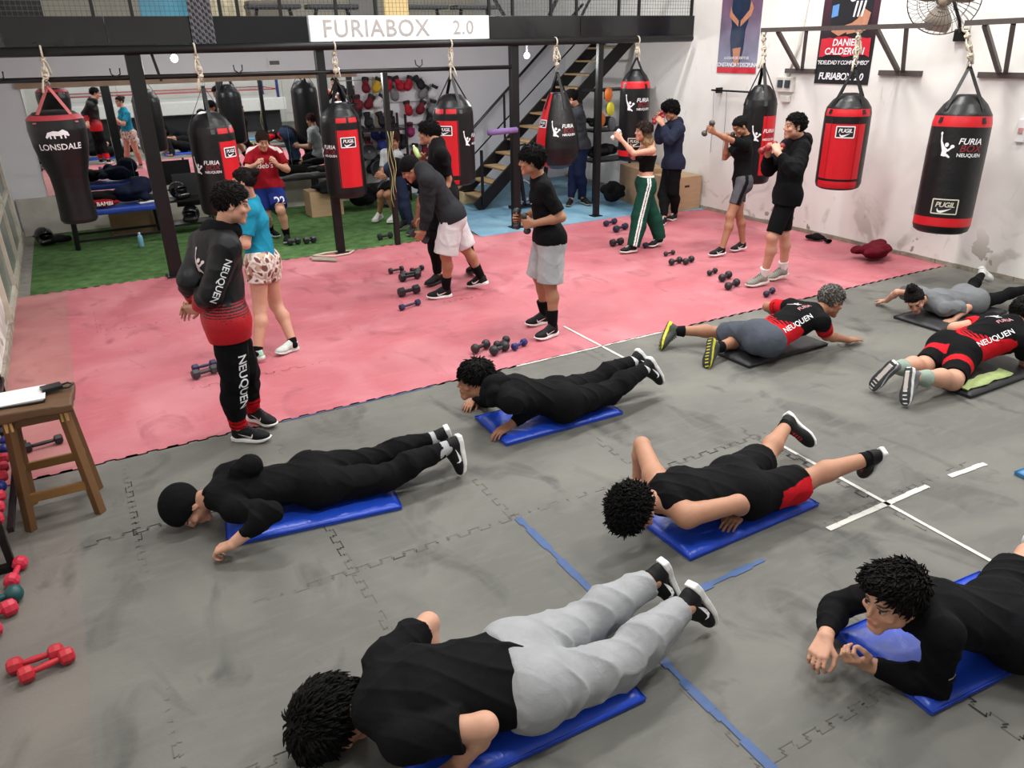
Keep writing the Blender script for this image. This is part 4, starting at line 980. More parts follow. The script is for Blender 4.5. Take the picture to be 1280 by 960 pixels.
def p_side(col, w, q='LR', sgn=1):
    def f(W, J, c, d):
        for s_ in q:
            o = -1 if s_ == 'L' else 1
            dd, h = near_seg(W, J['h' + s_], J['k' + s_]); x = ((W - (J['h' + s_] + h[:, None] * (J['k' + s_] - J['h' + s_]))) @ d['lh']) * o
            y = (W - (J['h' + s_] + h[:, None] * (J['k' + s_] - J['h' + s_]))) @ d['fr']
            m = (x > .03) & (np.abs(y) < w * (.5 + h)) & (h > .35); c[m] = C_(col)
        return c
    return f
def p_stripes(W, J, c, d):
    for s_ in 'LR':
        o = -1 if s_ == 'L' else 1
        h_, k_, a_ = J['h' + s_], J['k' + s_], J['a' + s_]
        d1, t1 = near_seg(W, h_, k_); d2, t2 = near_seg(W, k_, a_ + (a_ - k_) * .2); use = d1 < d2
        ctr = np.where(use[:, None], h_ + t1[:, None] * (k_ - h_), k_ + t2[:, None] * ((a_ + (a_ - k_) * .2) - k_))
        x = ((W - ctr) @ d['lh']) * o; y = (W - ctr) @ d['fr']; up_ = tq(W, d) < .10
        m = (x > .025) & up_; c[m & (y > -.022) & (y < -.004)] = C_('#e6e6e2'); c[m & (y > .008) & (y < .026)] = C_('#e6e6e2')
    c[tq(W, d) > .105] = C_('#d9d2c6'); return c
def p_redband(W, J, c, d):
    for s_ in 'LR':
        o_ = 'L' if s_ == 'R' else 'R'; dd, h = near_seg(W, J['h' + s_], J['k' + s_]); d2, h2 = near_seg(W, J['h' + o_], J['k' + o_])
        c[(h > .40) & (h < .58) & (dd < d2)] = C_('#c21a26')
    return c
def p_jersey(W, J, c, d):
    for q in 'LR':
        dd, h = near_seg(W, J['nk'], J['s' + q]); z = (W - J['nk']) @ d['up']
        y = (W - J['nk']) @ d['fr']; c[(dd < .1) & (np.abs(y) < .02) & (h > .2)] = C_('#ddd5d2')
    return c
def p_panel(W, J, c, d):
    for s_ in 'LR':
        o = -1 if s_ == 'L' else 1
        dd, h = near_seg(W, J['h' + s_], J['k' + s_]); ctr = J['h' + s_] + h[:, None] * (J['k' + s_] - J['h' + s_])
        y = (W - ctr) @ d['fr']; x = ((W - ctr) @ d['lh']) * o
        c[(y > .0) & (x > -.0)] = C_('#55565b'); c[(y < -.045)] = C_('#4b4c50')
    c[tq(W, d) > .08] = C_('#18191b'); return c
def p_greyhair(W): pass
def sub(a, b): return nrm(np.array(b) - np.array(a))
def pr_s1(J, d):
    n = d['ls']; e, w = J['eR'], J['wR']; o = []
    ux = sub(J['sR'] * .2 + e * .8, w * 1.0); uy = np.cross(n, ux)
    o.append(('top', 'lettering', text_geo('NEUQUEN', .062, .012), J['sR'] * .30 + J['eR'] * .72 - w * .02 + n * .04, sub(J['sR'], e), np.cross(n, sub(J['sR'], e)), '#e6e6e8'))
    k, h, a = J['kR'], J['hR'], J['aR']; ux = sub(h, k); uy = np.cross(n, ux)
    o.append(('bottom', 'lettering', text_geo('NEUQUEN', .088, .012), h * .12 + k * .78 + a * .10 + d['frh'] * .02, ux, uy, '#e6e6e8'))
    g = fig_logo(.16); b = -d['fr']; ux = -d['ls'] * -1
    o.append(('top', 'club_emblem', g, d['Sm'] + b * .12 + d['ls'] * .06 - d['up'] * .08, nrm(np.cross(d['up'], b)), d['up'], '#c9b9bb'))
    return o
def pr_club(near):
    def f(J, d):
        b = -d['fr']; s = J['s' + near] - d['Sm']; s = nrm(s)
        n = nrm(b + s * .9); ux = d['up'] * (1); uy = np.cross(n, ux); L = np.linalg.norm(d['Sm'] - d['Hm'])
        o = [('top', 'lettering', text_geo('NEUQUEN', .066, .012), d['Hm'] * .47 + d['Sm'] * .53 + s * .13 + b * .07, ux, uy, '#e8e8ea')]
        o.append(('top', 'club_emblem', fig_logo(.12), d['Hm'] * .14 + d['Sm'] * .86 + b * .12 - s * .05, d['up'], np.cross(b, d['up']), '#d9d4d5'))
        o.append(('top', 'club_emblem', text_geo('FURIA', .05, .01), d['Hm'] * .12 + d['Sm'] * .88 + b * .12 + s * .045, d['up'], np.cross(b, d['up']), '#c98a90'))
        return o
    return f
def fig_logo(h):
    """boxer with raised glove, as flat strips"""
    V_, F_ = [], []
    def add(g):
        n = len(V_); V_.extend(g[0]); F_.extend([tuple(i + n for i in f) for f in g[1]])
    def blob(x, y, rx, ry, n=10):
        add(([(x + rx * math.cos(2 * PI * k / n), y + ry * math.sin(2 * PI * k / n)) for k in range(n)], [tuple(range(n))]))
    add(poly_strip([(-.30 * h, .5 * h), (-.26 * h, .2 * h), (-.16 * h, -.02 * h), (-.06 * h, -.16 * h), (-.10 * h, -.4 * h)], [.05 * h, .07 * h, .12 * h, .22 * h, .16 * h]))
    blob(-.30 * h, .5 * h, .05 * h, .07 * h); blob(-.02 * h, .06 * h, .08 * h, .09 * h); blob(.20 * h, .0, .08 * h, .07 * h)
    add(poly_strip([(-.1 * h, -.1 * h), (.06 * h, -.16 * h), (.2 * h, -.02 * h)], [.12 * h, .09 * h, .07 * h]))
    add(poly_strip([(-.1 * h, -.3 * h), (.05 * h, -.36 * h), (.16 * h, -.44 * h)], [.12 * h, .1 * h, .06 * h]))
    return V_, F_
def pr_simple(*items):
    """items: (part, name, geo, fn(J,d)->(c,ux,uy), colour)"""
    return lambda J, d: [(p, n, g() if callable(g) else g, *fn(J, d), col) for (p, n, g, fn, col) in items]
def chest(side, dn, out=.12):
    def f(J, d): return d['Sm'] + d['fr'] * out + d['ls'] * side - d['up'] * dn, -d['ls'] * -1 * -1, d['up']
    return f
PEOPLE = {
 'p1': dict(label='person in black T-shirt and light grey sweatpants doing a push-up, nearest the camera', lying=True, face=(-.25, -.25, -.93), crown=(-.95, -.2, .1), skin='fair',
            hair='mop', hairc='#0a0807', vox=.0055, bulk=1.18, armb=.92, shoe=NIKE, curl=.1, hscale=1.2,
            bottom=dict(name='sweatpants', len=1.93, off=.03, col='#9b9d9f', w=.014, wf=26, cuff=1.2, waist=.07), top=dict(name='t_shirt', sleeve=.72, off=.02, hem=.0, col=BLK, w=.012, wf=26, flare=.018),
            prints=pr_simple(('top', 'logo', lambda: quad_grid(.006, .03, 1, 1), lambda J, d: (d['Hm'] + d['up'] * .03 - d['fr'] * .12 - d['lh'] * .09, d['lh'], d['up']), '#b9bcbe'))),
 'p2': dict(label='person in black beanie, long-sleeved top and trousers lying face down on a blue mat', lying=True, face=(-.15, -.3, -.93), crown=(-.95, -.1, .12), skin='fair',
            hair='cap', hairc='#131416', vox=.0055, armb=1.08, legb=1.08, hscale=1.17, shoe=NIKE, curlL=.85, curlR=.4, sock=('#a9a9ac', .10),
            bottom=dict(name='trousers', len=1.88, off=.022, col='#18181a', w=.012, wf=30, waist=.1), top=dict(name='long_sleeved_top', sleeve=1.72, off=.013, hem=.02, col='#131416', w=.009, wf=30)),
 'p3': dict(label='person in black hoodie with bowl-cut black hair propped up, looking left', lying=True, face=(-.95, .16, .02), crown=(0, 0, 1), skin='tan',
            hair='bowl', hairc='#090707', vox=.0055, hscale=1.22, legb=1.12, shoe=NIKE, curl=.3, sock=('#c9c9c9', .08),
            bottom=dict(name='trousers', len=1.92, off=.024, col='#17171a', w=.012, wf=28, waist=.08), top=dict(name='hoodie', sleeve=1.9, off=.026, hem=.08, col='#131417', w=.011, wf=26, hood=True, hoodsize=1.5)),
 'p4': dict(label='curly-haired person in black sleeveless top and red-panelled black shorts, face down on blue mat', lying=True, face=(-.2, -.3, -.93), crown=(-.95, -.15, .1), skin='mid',
            hair='curly', hairc='#090707', vox=.0055, bulk=1.06, armb=1.12, shoe=dict(upper='#151517', sole='#e4e4e2', lace='#a22'), curl=.2, sock=('#17171a', .05),
            bottom=dict(name='shorts', len=.88, off=.024, col='#161619', w=.008, wf=26, flare=.028, waist=.07, paint=p_side('#c31b26', .07, 'L')), top=dict(name='tank_top', sleeve=0, off=.016, hem=.04, col='#16171a', w=.011, wf=28)),
 'p5': dict(label='person in black long-sleeved top leaning on forearms, cut by the right picture edge', lying=True, face=(-.96, .12, -.14), crown=(0, 0, 1), skin='fair',
            hair='side', hairc='#120d0b', vox=.0055, bulk=1.1, shoe=dict(upper='#d9d9da', sole='#e8e8e8'), curlL=.95, curlR=.7, pnR=(.3, 0, -1), pnL=(.9, .3, 0.2), hscale=1.2,
            bottom=dict(name='shorts', len=.86, off=.024, col='#141416', w=.009, wf=26, flare=.03, waist=.07), top=dict(name='long_sleeved_top', sleeve=1.86, off=.015, hem=.04, col='#15161a', w=.010, wf=28),
            prints=pr_simple(('top', 'logo', lambda: quad_grid(.05, .006, 2, 1), lambda J, d: (J['sL'] * .35 + J['eL'] * .65 + V(0, -.06, 0), np.array([.87, -.4, .1]), np.array([0, .3, 1.])), '#a9abad'))),
 'p6': dict(label='grey-haired person in red and black club shirt and dark grey shorts, lying on mat', lying=True, face=(.86, -.28, -.35), crown=(.3, 0, .95), skin='tan',
            hair='short', hairc='#35322f', tipc='#8a8884', vox=.006, bulk=1.0, beard=.25, shoe=dict(upper='#3a3d38', sole='#c7c42e', tread='#2b2c2e', lace='#aaa', thick=.034), curl=.1, sock=('#17171a', .09),
            bottom=dict(name='shorts', len=.88, off=.026, col='#4b505a', w=.012, wf=24, flare=.022, waist=.12), top=dict(name='club_shirt', sleeve=.7, off=.018, hem=-.02, col='#17171a', w=.008, wf=26, flare=.01, paint=p_club_shirt(True)), prints=pr_club('R')),
 'p7': dict(label='person in grey T-shirt with a hair bun lying on a black mat by the wall', lying=True, fem=True, bulk=.94, face=(-.62, -.55, -.56), crown=(-.55, 0, .8), skin='light',
            hair='bun', hairc='#170f0e', vox=.006, bunpos=(0, -.03, .145), shoe=dict(upper='#cfcfcc', sole='#d8d8d4'), curl=.1,
            bottom=dict(name='leggings', len=1.95, off=.007, col='#17171a', w=.002, wf=30, waist=.1), top=dict(name='t_shirt', sleeve=.75, off=.024, hem=.06, col='#6f7174', w=.012, wf=26, flare=.02)),
 'p8': dict(label='broad person in red and black club shirt and red-striped black shorts at the right edge', lying=True, face=(.9, .1, -.3), crown=(.3, 0, .95), skin='fair',
            hair='short', hairc='#090707', vox=.006, bulk=1.2, shoe=dict(upper='#6a6c70', sole='#e6e6e4', tread='#3a3b3e', center='#cdc3bc', thick=.036), curl=.1, sock=('#90a094', .13),
            bottom=dict(name='shorts', len=.86, off=.014, col='#151517', w=.004, wf=26, waist=.13, paint=p_redband), top=dict(name='club_shirt', sleeve=.6, off=.016, hem=-.02, col='#17171a', w=.008, wf=26, flare=.01, paint=p_club_shirt(False)), prints=pr_club('R')),
 's1': dict(label='standing person in black and red club jacket, hands clasped behind the back', face=(.96, -.1, -.22), skin='light', hair='short', hairc='#120c0a', vox=.0065, bulk=1.0, curl=.5, beard=.12,
            shoe=NIKE, bottom=dict(name='tracksuit_trousers', len=1.93, off=.03, col='#141417', w=.012, wf=28, waist=.06, paint=p_track, cuff=.9),
            top=dict(name='club_jacket', sleeve=1.9, off=.032, hem=.12, col='#15161a', w=.009, wf=22, paint=p_jacket, hood=True, hoodsize=1.7, shiny=True), prints=pr_s1),
 's2': dict(label='standing person in teal T-shirt and floral shorts, hair in a bun', fem=True, face=(-.9, .42, -.1), skin='light', hair='bun', hairc='#191210', vox=.007, bulk=1.08, curl=.6, bunpos=(0, -.105, .075),
            shoe=dict(upper='#c4cfc8', sole='#d6ddd8', accent='#9fd6b8'), sock=('#17171a', .04), bottom=dict(name='floral_shorts', len=.42, off=.02, col='#dccfca', w=.006, wf=30, flare=.02, waist=.1, paint=p_floral),
            top=dict(name='t_shirt', sleeve=.72, off=.016, hem=-.02, col='#1c7f9c', w=.008, wf=26)),
 's3': dict(label='boxing person in dark red football shirt and blue shorts numbered 22', face=(-.05, -.93, -.38), skin='fair', hair='short', hairc='#2a1b14', vox=.008, bulk=1.06, curl=.95, beard=.1,
            shoe=dict(upper='#17181a', sole='#dcdcd8'), sock=('#151515', .12), bottom=dict(name='football_shorts', len=.82, off=.024, col='#20327a', w=.006, wf=24, flare=.03, waist=.09),
            top=dict(name='football_shirt', sleeve=.75, off=.022, hem=.04, col='#8e1420', w=.008, wf=24, flare=.012, paint=p_jersey),
            prints=pr_simple(('bottom', 'shorts_number', lambda: text_geo('22', .15, .02), lambda J, d: (J['hL'] * .45 + J['kL'] * .55 + np.array([0, -.09, 0]), np.array([1., 0, 0]), np.array([0, 0, 1.])), '#e4e4ee'),
                             ('top', 'lettering', lambda: text_geo('Ldeb\'s', .10, .008), lambda J, d: (d['Sm'] * .62 + d['Hm'] * .38 + d['fr'] * .13, np.array([1., 0, 0]), d['up']), '#e6e0e0'))),
 's4': dict(label='person in black beanie, dark grey sweatshirt and white shorts bending over', face=(-.8, .28, -.6), crown=(-.5, .2, .9), skin='tan', hair='cap', hairc='#101113', vox=.007, curl=.8,
            shoe=NIKE, sock=('#131315', .16), bottom=dict(name='basketball_shorts', len=.98, off=.034, col='#c9c4c6', w=.010, wf=24, flare=.04, waist=.07),
            top=dict(name='sweatshirt', sleeve=1.9, off=.024, hem=.05, col='#27282b', w=.010, wf=24)),
 's5': dict(label='dark-haired person in black drinking from a bottle behind the bending white-shorts person', face=(-.88, .42, .05), skin='tan', hair='bowl', hairc='#090707', vox=.008, curl=.7,
            shoe=dict(upper='#141416', sole='#1d1d1f'), bottom=dict(name='trousers', len=1.92, off=.022, col='#141518', w=.008, wf=26, waist=.08),
            top=dict(name='t_shirt', sleeve=.8, off=.018, hem=.05, col='#17181b', w=.008, wf=26)),
 's6': dict(label='standing person in black T-shirt and light grey shorts holding two dumbbells at the waist', face=(-.86, .48, -.05), skin='tan', hair='bowl', hairc='#090707', vox=.0065, curl=.9,
            shoe=NIKE, sock=('#131315', .16), bottom=dict(name='shorts', len=.97, off=.032, col='#a6a9ab', w=.009, wf=24, flare=.036, waist=.06),
            top=dict(name='t_shirt', sleeve=.82, off=.014, hem=.04, col='#131417', w=.008, wf=28, flare=.008),
            prints=pr_simple(('top', 'logo', lambda: swoosh_geo(.055), lambda J, d: (d['Sm'] + d['fr'] * .12 - d['ls'] * .05 - d['up'] * .13, nrm(-np.array([-.48, -.86, 0]) * -1 + 0 * d['up']), np.array([0, 0, 1.])), '#e2e2e4'))),
 's7': dict(label='person with long fair-tipped hair in black crop top and green side-striped trousers', fem=True, face=(-.92, .36, .0), skin='light', hair='long', hairc='#2c1f19', tipc='#a58a66', vox=.0075, bulk=1.0, curl=.9,
            shoe=CANVAS, bottom=dict(name='track_trousers', len=2.02, off=.02, col='#164034', w=.006, wf=20, flare=.028, waist=.12, paint=p_stripes, cuff=1.0),
            top=dict(name='crop_top', sleeve=0, off=.012, hem=-.16, col='#141417', w=.003, wf=26, strap=False, crop=True)),
 's8': dict(label='person in navy hoodie and black trousers boxing with dumbbells beside the white wall', face=(-.8, .3, -.35), skin='mid', hair='mop', hairc='#080707', vox=.008, bulk=1.02, curl=.9,
            shoe=CANVAS, bottom=dict(name='trousers', len=1.94, off=.02, col='#121316', w=.007, wf=26, waist=.06),
            top=dict(name='hoodie', sleeve=1.85, off=.036, hem=.08, col='#23283a', w=.012, wf=22, hood=True, hoodsize=1.45)),
 's9': dict(label='person in black T-shirt and dark grey panelled shorts punching forward with a dumbbell', fem=True, face=(-.82, .2, -.5), skin='tan', hair='bun', hairc='#0a0808', vox=.0075, bulk=1.0, curl=.9, bunpos=(0, -.09, .06),
            shoe=NIKE, bottom=dict(name='training_shorts', len=.66, off=.012, col='#1a1b1d', w=.003, wf=26, waist=.08, paint=p_panel),
            top=dict(name='t_shirt', sleeve=.72, off=.022, hem=.0, col='#141518', w=.009, wf=26, flare=.012)),
 's10': dict(label='dark-haired person in black hoodie and black shorts holding red dumbbells at the chest', face=(-.9, .42, .02), skin='light', hair='short', hairc='#0a0807', vox=.007, curl=.9, beard=.22,
            shoe=dict(upper='#8a8b82', sole='#ddd8cf', lace='#3a3a3a', accent='#c9c1ac'), sock=('#e2e2e0', .10), bottom=dict(name='shorts', len=.9, off=.014, col='#131416', w=.005, wf=26, flare=.008, waist=.06),
            top=dict(name='hoodie', sleeve=1.85, off=.032, hem=.10, col='#121316', w=.011, wf=22, hood=True, hoodsize=1.4)),
 's11': dict(label='person in dark grey top and navy trousers standing behind the teardrop bag by the stairs', face=(-.75, .45, -.3), skin='light', hair='short', hairc='#15110f', vox=.009, bulk=1.1, curl=.5,
            shoe=dict(upper='#17181a', sole='#8c8c88'), bottom=dict(name='trousers', len=1.92, off=.026, col='#151d38', w=.008, wf=26, waist=.06),
            top=dict(name='sweatshirt', sleeve=1.9, off=.03, hem=.06, col='#33363a', w=.009, wf=24)),
 's12': dict(label='person in navy jeans bent double by the thin post, hands at the shoe', face=(-.3, -.2, -.9), crown=(.5, -.5, -.4), skin='dark', hair='short', hairc='#090707', vox=.009, curl=.5,
            shoe=dict(upper='#26282c', sole='#8d8d8d'), bottom=dict(name='jeans', len=1.92, off=.02, col='#26324a', w=.006, wf=26, waist=.08),
            top=dict(name='t_shirt', sleeve=.7, off=.018, hem=.03, col='#17181b', w=.006, wf=26)),
 's13': dict(label='person in pale grey T-shirt, black shorts and white shoes crouching by the glove racks', face=(-.6, -.5, -.2), skin='tan', hair='short', hairc='#3a1d18', vox=.009, curl=.5,
            shoe=dict(upper='#dcdcd8', sole='#e2e2e0'), bottom=dict(name='shorts', len=.85, off=.026, col='#131416', w=.006, wf=26, flare=.02, waist=.06),
            top=dict(name='t_shirt', sleeve=.7, off=.02, hem=.02, col='#a3a5a6', w=.01, wf=26)),
}
RIG = {}
for k, cfg in PEOPLE.items():
    RIG[k] = build_person(k, POSES[k][1], POSES[k][0], cfg)
# ------------------------------------------------------------------ exercise pads
m_padblue = mat('blue vinyl pad', '#2049c0', .35, var=.12, scale=5, bump=.35, bscale=9, spec=.5)
m_padblack = mat('black vinyl pad', '#242427', .55, var=.1, scale=6, bump=.2, bscale=9)
def pad(x0, x1, y0, y1, rz, m, label, group=None, h=.038):
    L, W_ = x1 - x0, y1 - y0; nx, ny = 30, 14; mb = MB()
    t = empty('exercise_mat', ((x0 + x1) / 2, (y0 + y1) / 2, .004), label, 'mat', rz, group)
    vs = []; 
    for j in range(ny + 1):
        for i in range(nx + 1):
            u, v = i / nx * 2 - 1, j / ny * 2 - 1; e = max(abs(u), abs(v)); r = 1 - max(0, (abs(u) ** 14 + abs(v) ** 8) - .35) * .5
            z = h * (.35 + .65 * max(0, 1 - abs(u) ** 30 * .9) * max(0, 1 - abs(v) ** 14 * .9)) + .0025 * math.sin(i * 1.9 + j * .7) * math.sin(j * 1.3 + i * .4)
            vs.append((u * L / 2, v * W_ / 2, z))
    fs = [(j * (nx + 1) + i, j * (nx + 1) + i + 1, (j + 1) * (nx + 1) + i + 1, (j + 1) * (nx + 1) + i) for j in range(ny) for i in range(nx)]
    mb.add(vs, fs, 0, True)
    rim = [j * (nx + 1) for j in range(0)]; edge = [i for i in range(nx + 1)] + [j * (nx + 1) + nx for j in range(1, ny + 1)] + [ny * (nx + 1) + i for i in range(nx - 1, -1, -1)] + [j * (nx + 1) for j in range(ny - 1, 0, -1)]
    n0 = len(mb.v); low = [(mb.v[k][0], mb.v[k][1], 0) for k in edge]; mb.v += low
    for a in range(len(edge)):
        b_ = (a + 1) % len(edge); mb.f.append((edge[a], n0 + a, n0 + b_, edge[b_])); mb.mi.append(0); mb.sm.append(False)
    mb.build('cover', m, t)
    sm = MB(); pts = [(-L / 2, -W_ / 2), (L / 2, -W_ / 2), (L / 2, W_ / 2), (-L / 2, W_ / 2)]
    sm.tube([(x * 1.002, y * 1.002, h * .5) for x, y in pts], .004, 6, closed=True); sm.build('piping', m, t)
    return t
pad(.62, 1.64, 1.86, 2.38, math.radians(-1), m_padblue, 'blue vinyl mat under the person in grey sweatpants')
pad(.32, 1.33, 3.84, 4.32, math.radians(-8), m_padblue, 'blue vinyl mat under the person in the black beanie lying down')
pad(2.22, 3.22, 4.13, 4.63, math.radians(-1), m_padblue, 'blue vinyl mat under the hoodie-wearing person propped up')
pad(2.44, 3.46, 2.50, 3.00, math.radians(1), m_padblue, 'blue vinyl mat under the person in black sleeveless top')
pad(2.62, 3.64, 1.16, 1.68, math.radians(-4), m_padblue, 'blue vinyl mat at the right edge under the forearms-down person')
pad(4.66, 5.66, 4.28, 4.74, math.radians(1), m_padblack, 'black mat under the grey-haired person in club shirt')
pad(6.82, 7.9, 3.96, 4.46, math.radians(0), m_padblack, 'black mat under the person with the hair bun')
pad(5.66, 6.7, 2.94, 3.42, math.radians(0), m_padblack, 'black mat under the broad person at the right edge')
pad(4.80, 5.6, 1.62, 2.10, math.radians(-4), mat('light blue vinyl pad', '#3f7fae', .4, var=.1), 'light blue mat corner just inside the right picture edge')
mb = MB(); nx = 12
vs = [(5.68 + .62 * i / nx, 2.985 + .12 * j + .01 * math.sin(i * 1.1), .058 + .004 * math.sin(i * 2.1 + j)) for j in (0, 1) for i in range(nx + 1)]
vs += [(v[0], v[1], v[2] - .008) for v in vs]
fs = [(i, i + 1, nx + 2 + i, nx + 1 + i) for i in range(nx)] + [(2 * nx + 2 + i + 1, 2 * nx + 2 + i, 3 * nx + 3 + i, 3 * nx + 4 + i) for i in range(nx)] + [(i + 1, i, 2 * nx + 2 + i, 2 * nx + 3 + i) for i in range(nx)]
mb.add(vs, fs, 0, True); tag(mb.build('towel', mat('pale green towel', '#a9bb7c', .9, var=.15, scale=30)), 'pale green towel strip on the black mat edge under the broad person', 'towel')

# ------------------------------------------------------------------ dumbbells
DB = {}
def make_dumbbell(style, col, L=.20, R=.035):
    """modelled lying on its side along x, base at z=0"""
    key = (style, col, L, R)
    if key in DB: return DB[key]
    m = mat('dumbbell ' + col, col, .45, var=.1, scale=30, spec=.5)
    g = MB(); hh = L / 2 - R * .8
    r0 = R * .36; g.lathe([(r0 * .9, -hh), (r0, -hh * .6), (r0 * 1.15, 0), (r0, hh * .6), (r0 * .9, hh)], 12, (0, 0, 0), R=Matrix.Rotation(PI / 2, 3, 'Y'))
    hd = MB()
    if style == 'hex':
        hw = R * .75; prof = [(R * .7, -hw), (R, -hw * .75), (R, hw * .75), (R * .7, hw)]; hd.lathe(prof, 6, R=Matrix.Rotation(PI / 2, 3, 'Y')); hd.sm = [False] * len(hd.f)
    elif style == 'round': hd.sphere((0, 0, 0), (R * .9, R, R), 14, 10)
    elif style == 'vinyl':
        prof = [(R * .55, -R * .85), (R * .95, -R * .6), (R * 1.03, 0), (R * .95, R * .6), (R * .55, R * .85)]; hd.lathe(prof, 8, R=Matrix.Rotation(PI / 2, 3, 'Y')); hd.sm = [False] * len(hd.f)
    else:
        prof = [(R * .6, -R * .5), (R, -R * .42), (R, R * .42), (R * .6, R * .5)]; hd.lathe(prof, 20, R=Matrix.Rotation(PI / 2, 3, 'Y'))
    DB[key] = (g.mesh('handle'), hd.mesh('weight'), m, R, L)
    for me in DB[key][:2]: me.materials.append(m)
    return DB[key]
def dumbbell(style, col, loc, rz, label, group=None, L=.20, R=.035, rot=None):
    h, w, m, R, L = make_dumbbell(style, col, L, R); 
    t = bpy.data.objects.new('dumbbell', None); COL.objects.link(t); t.empty_display_size = .05
    t.location = (loc[0], loc[1], loc[2] + (R if rot is None else 0)); t.rotation_euler = rot if rot is not None else (0, 0, rz)
    tag(t, label, 'dumbbell', group)
    o = bpy.data.objects.new('handle', h); COL.objects.link(o); o.parent = t
    for s_ in (-1, 1):
        o = bpy.data.objects.new('weight', w); COL.objects.link(o); o.parent = t; o.location = (s_ * (L / 2 - R * .6), 0, 0)
    return t
def axis_rot(d):
    return Vector((1, 0, 0)).rotation_difference(Vector(d).normalized()).to_euler()
BK = '#202125'
for (x, y, a, st, c, L, R, lb) in (
    (.60, 6.60, .25, 'hex', '#35363b', .21, .042, 'grey-black hex dumbbell nearest behind the club jacket person, front of the pair'),
    (.62, 6.76, .2, 'hex', '#20264d', .20, .036, 'navy-tinted dumbbell at the back of the pair behind the club jacket person'),
    (3.22, 8.80, .15, 'disc', BK, .20, .036, 'small black dumbbell farthest back of those beside the bending person'),
    (3.46, 8.70, .35, 'disc', BK, .20, .034, 'small black dumbbell just in front of the farthest one by the bending person'),
    (3.24, 8.40, .1, 'hex', BK, .26, .05, 'chunky black dumbbell in the middle beside the black shoe'),
    (3.30, 8.52, .2, 'hex', BK, .26, .048, 'chunky black dumbbell touching behind its twin near the black shoe'),
    (3.00, 7.84, .12, 'hex', '#26262a', .25, .052, 'large black hex dumbbell in front of the bending person'),
    (2.83, 7.40, .3, 'vinyl', '#24264a', .26, .034, 'dark navy dumbbell touching the bending person front shoe'),
    (2.52, 11.02, .1, 'hex', BK, .17, .048, 'black dumbbell on the turf by the football player foot'),
    (2.74, 10.98, .2, 'hex', BK, .17, .048, 'second black dumbbell on the turf, right of the football player foot'),
    (3.76, 10.62, .1, 'hex', BK, .22, .045, 'black dumbbell on the turf behind the thin post'),
    (4.22, 10.42, .4, 'hex', '#2b2d33', .20, .04, 'dark dumbbell on the turf by the bent-double person shoe'),
    (2.90, 5.86, .35, 'round', '#2a2328', .20, .045, 'black dumbbell at the left end of the row behind the hoodie person'),
    (3.02, 5.72, .3, 'round', '#232528', .20, .048, 'black dumbbell second in the row behind the hoodie person'),
    (3.12, 5.86, .5, 'round', '#1d1f22', .20, .04, 'black dumbbell third in the row behind the hoodie person'),
    (3.24, 5.74, .4, 'vinyl', '#242a6a', .18, .034, 'dark blue dumbbell at the right end of the row behind the hoodie person'),
    (6.58, 7.60, .1, 'round', '#2c2228', .17, .032, 'small dark dumbbell alone, nearest the green trousers on red mats'),
    (6.36, 7.22, .15, 'round', BK, .20, .042, 'black round dumbbell, left one of the touching pair by green trousers'),
    (6.52, 7.16, .35, 'round', BK, .20, .042, 'black round dumbbell, right one of the touching pair by green trousers'),
    (6.42, 6.62, .3, 'round', BK, .17, .034, 'smaller black dumbbell between the two boxing pairs of feet'),
    (6.38, 6.36, .35, 'round', BK, .22, .046, 'large black dumbbell behind the beige shoe dumbbell'),
    (6.22, 6.08, .3, 'round', BK, .24, .045, 'black dumbbell partly under the beige running shoe'),
    (6.36, 5.66, .35, 'round', '#22263a', .20, .036, 'dark navy dumbbell in front of the beige running shoe'),
    (7.02, 9.52, .3, 'vinyl', '#1c2440', .26, .045, 'navy dumbbell farthest back left of the green trousers'),
    (6.92, 9.12, .3, 'vinyl', '#1c2440', .28, .05, 'navy dumbbell just behind the green trouser knee'),
    (6.33, 8.42, .1, 'hex', BK, .2, .05, 'black dumbbell left of the green trouser leg'),
    (6.66, 8.10, .2, 'vinyl', '#1a2036', .24, .04, 'dark navy dumbbell between the two green trouser legs'),
    (-.62, 5.84, .15, 'hex', '#1e1f23', .24, .036, 'thin black dumbbell seen between the wooden stool legs'),
    (-.74, 4.22, 1.35, 'vinyl', '#c92b45', .20, .038, 'pink-red dumbbell lying lengthwise on the grey mat by the rack'),
    (-.640, 3.425, .02, 'vinyl', '#b3222f', .21, .038, 'red round-ended dumbbell at the back of the crossed pair'),
    (-.595, 3.355, .22, 'vinyl', '#b8242f', .21, .038, 'red round-ended dumbbell at the front of the crossed pair'),
    (-.82, 3.99, .1, 'round', '#12484a', .22, .048, 'dark teal dumbbell poking in from the left edge'),
    (-.84, 3.87, .3, 'vinyl', '#c42a42', .22, .042, 'pink dumbbell below the teal one at the left edge'),
    (-.90, 3.72, .4, 'vinyl', '#c42a42', .22, .042, 'pink dumbbell lowest of the stack at the left edge')):
    dumbbell(st, c, (x, y, .004), a, lb, None, L, R)

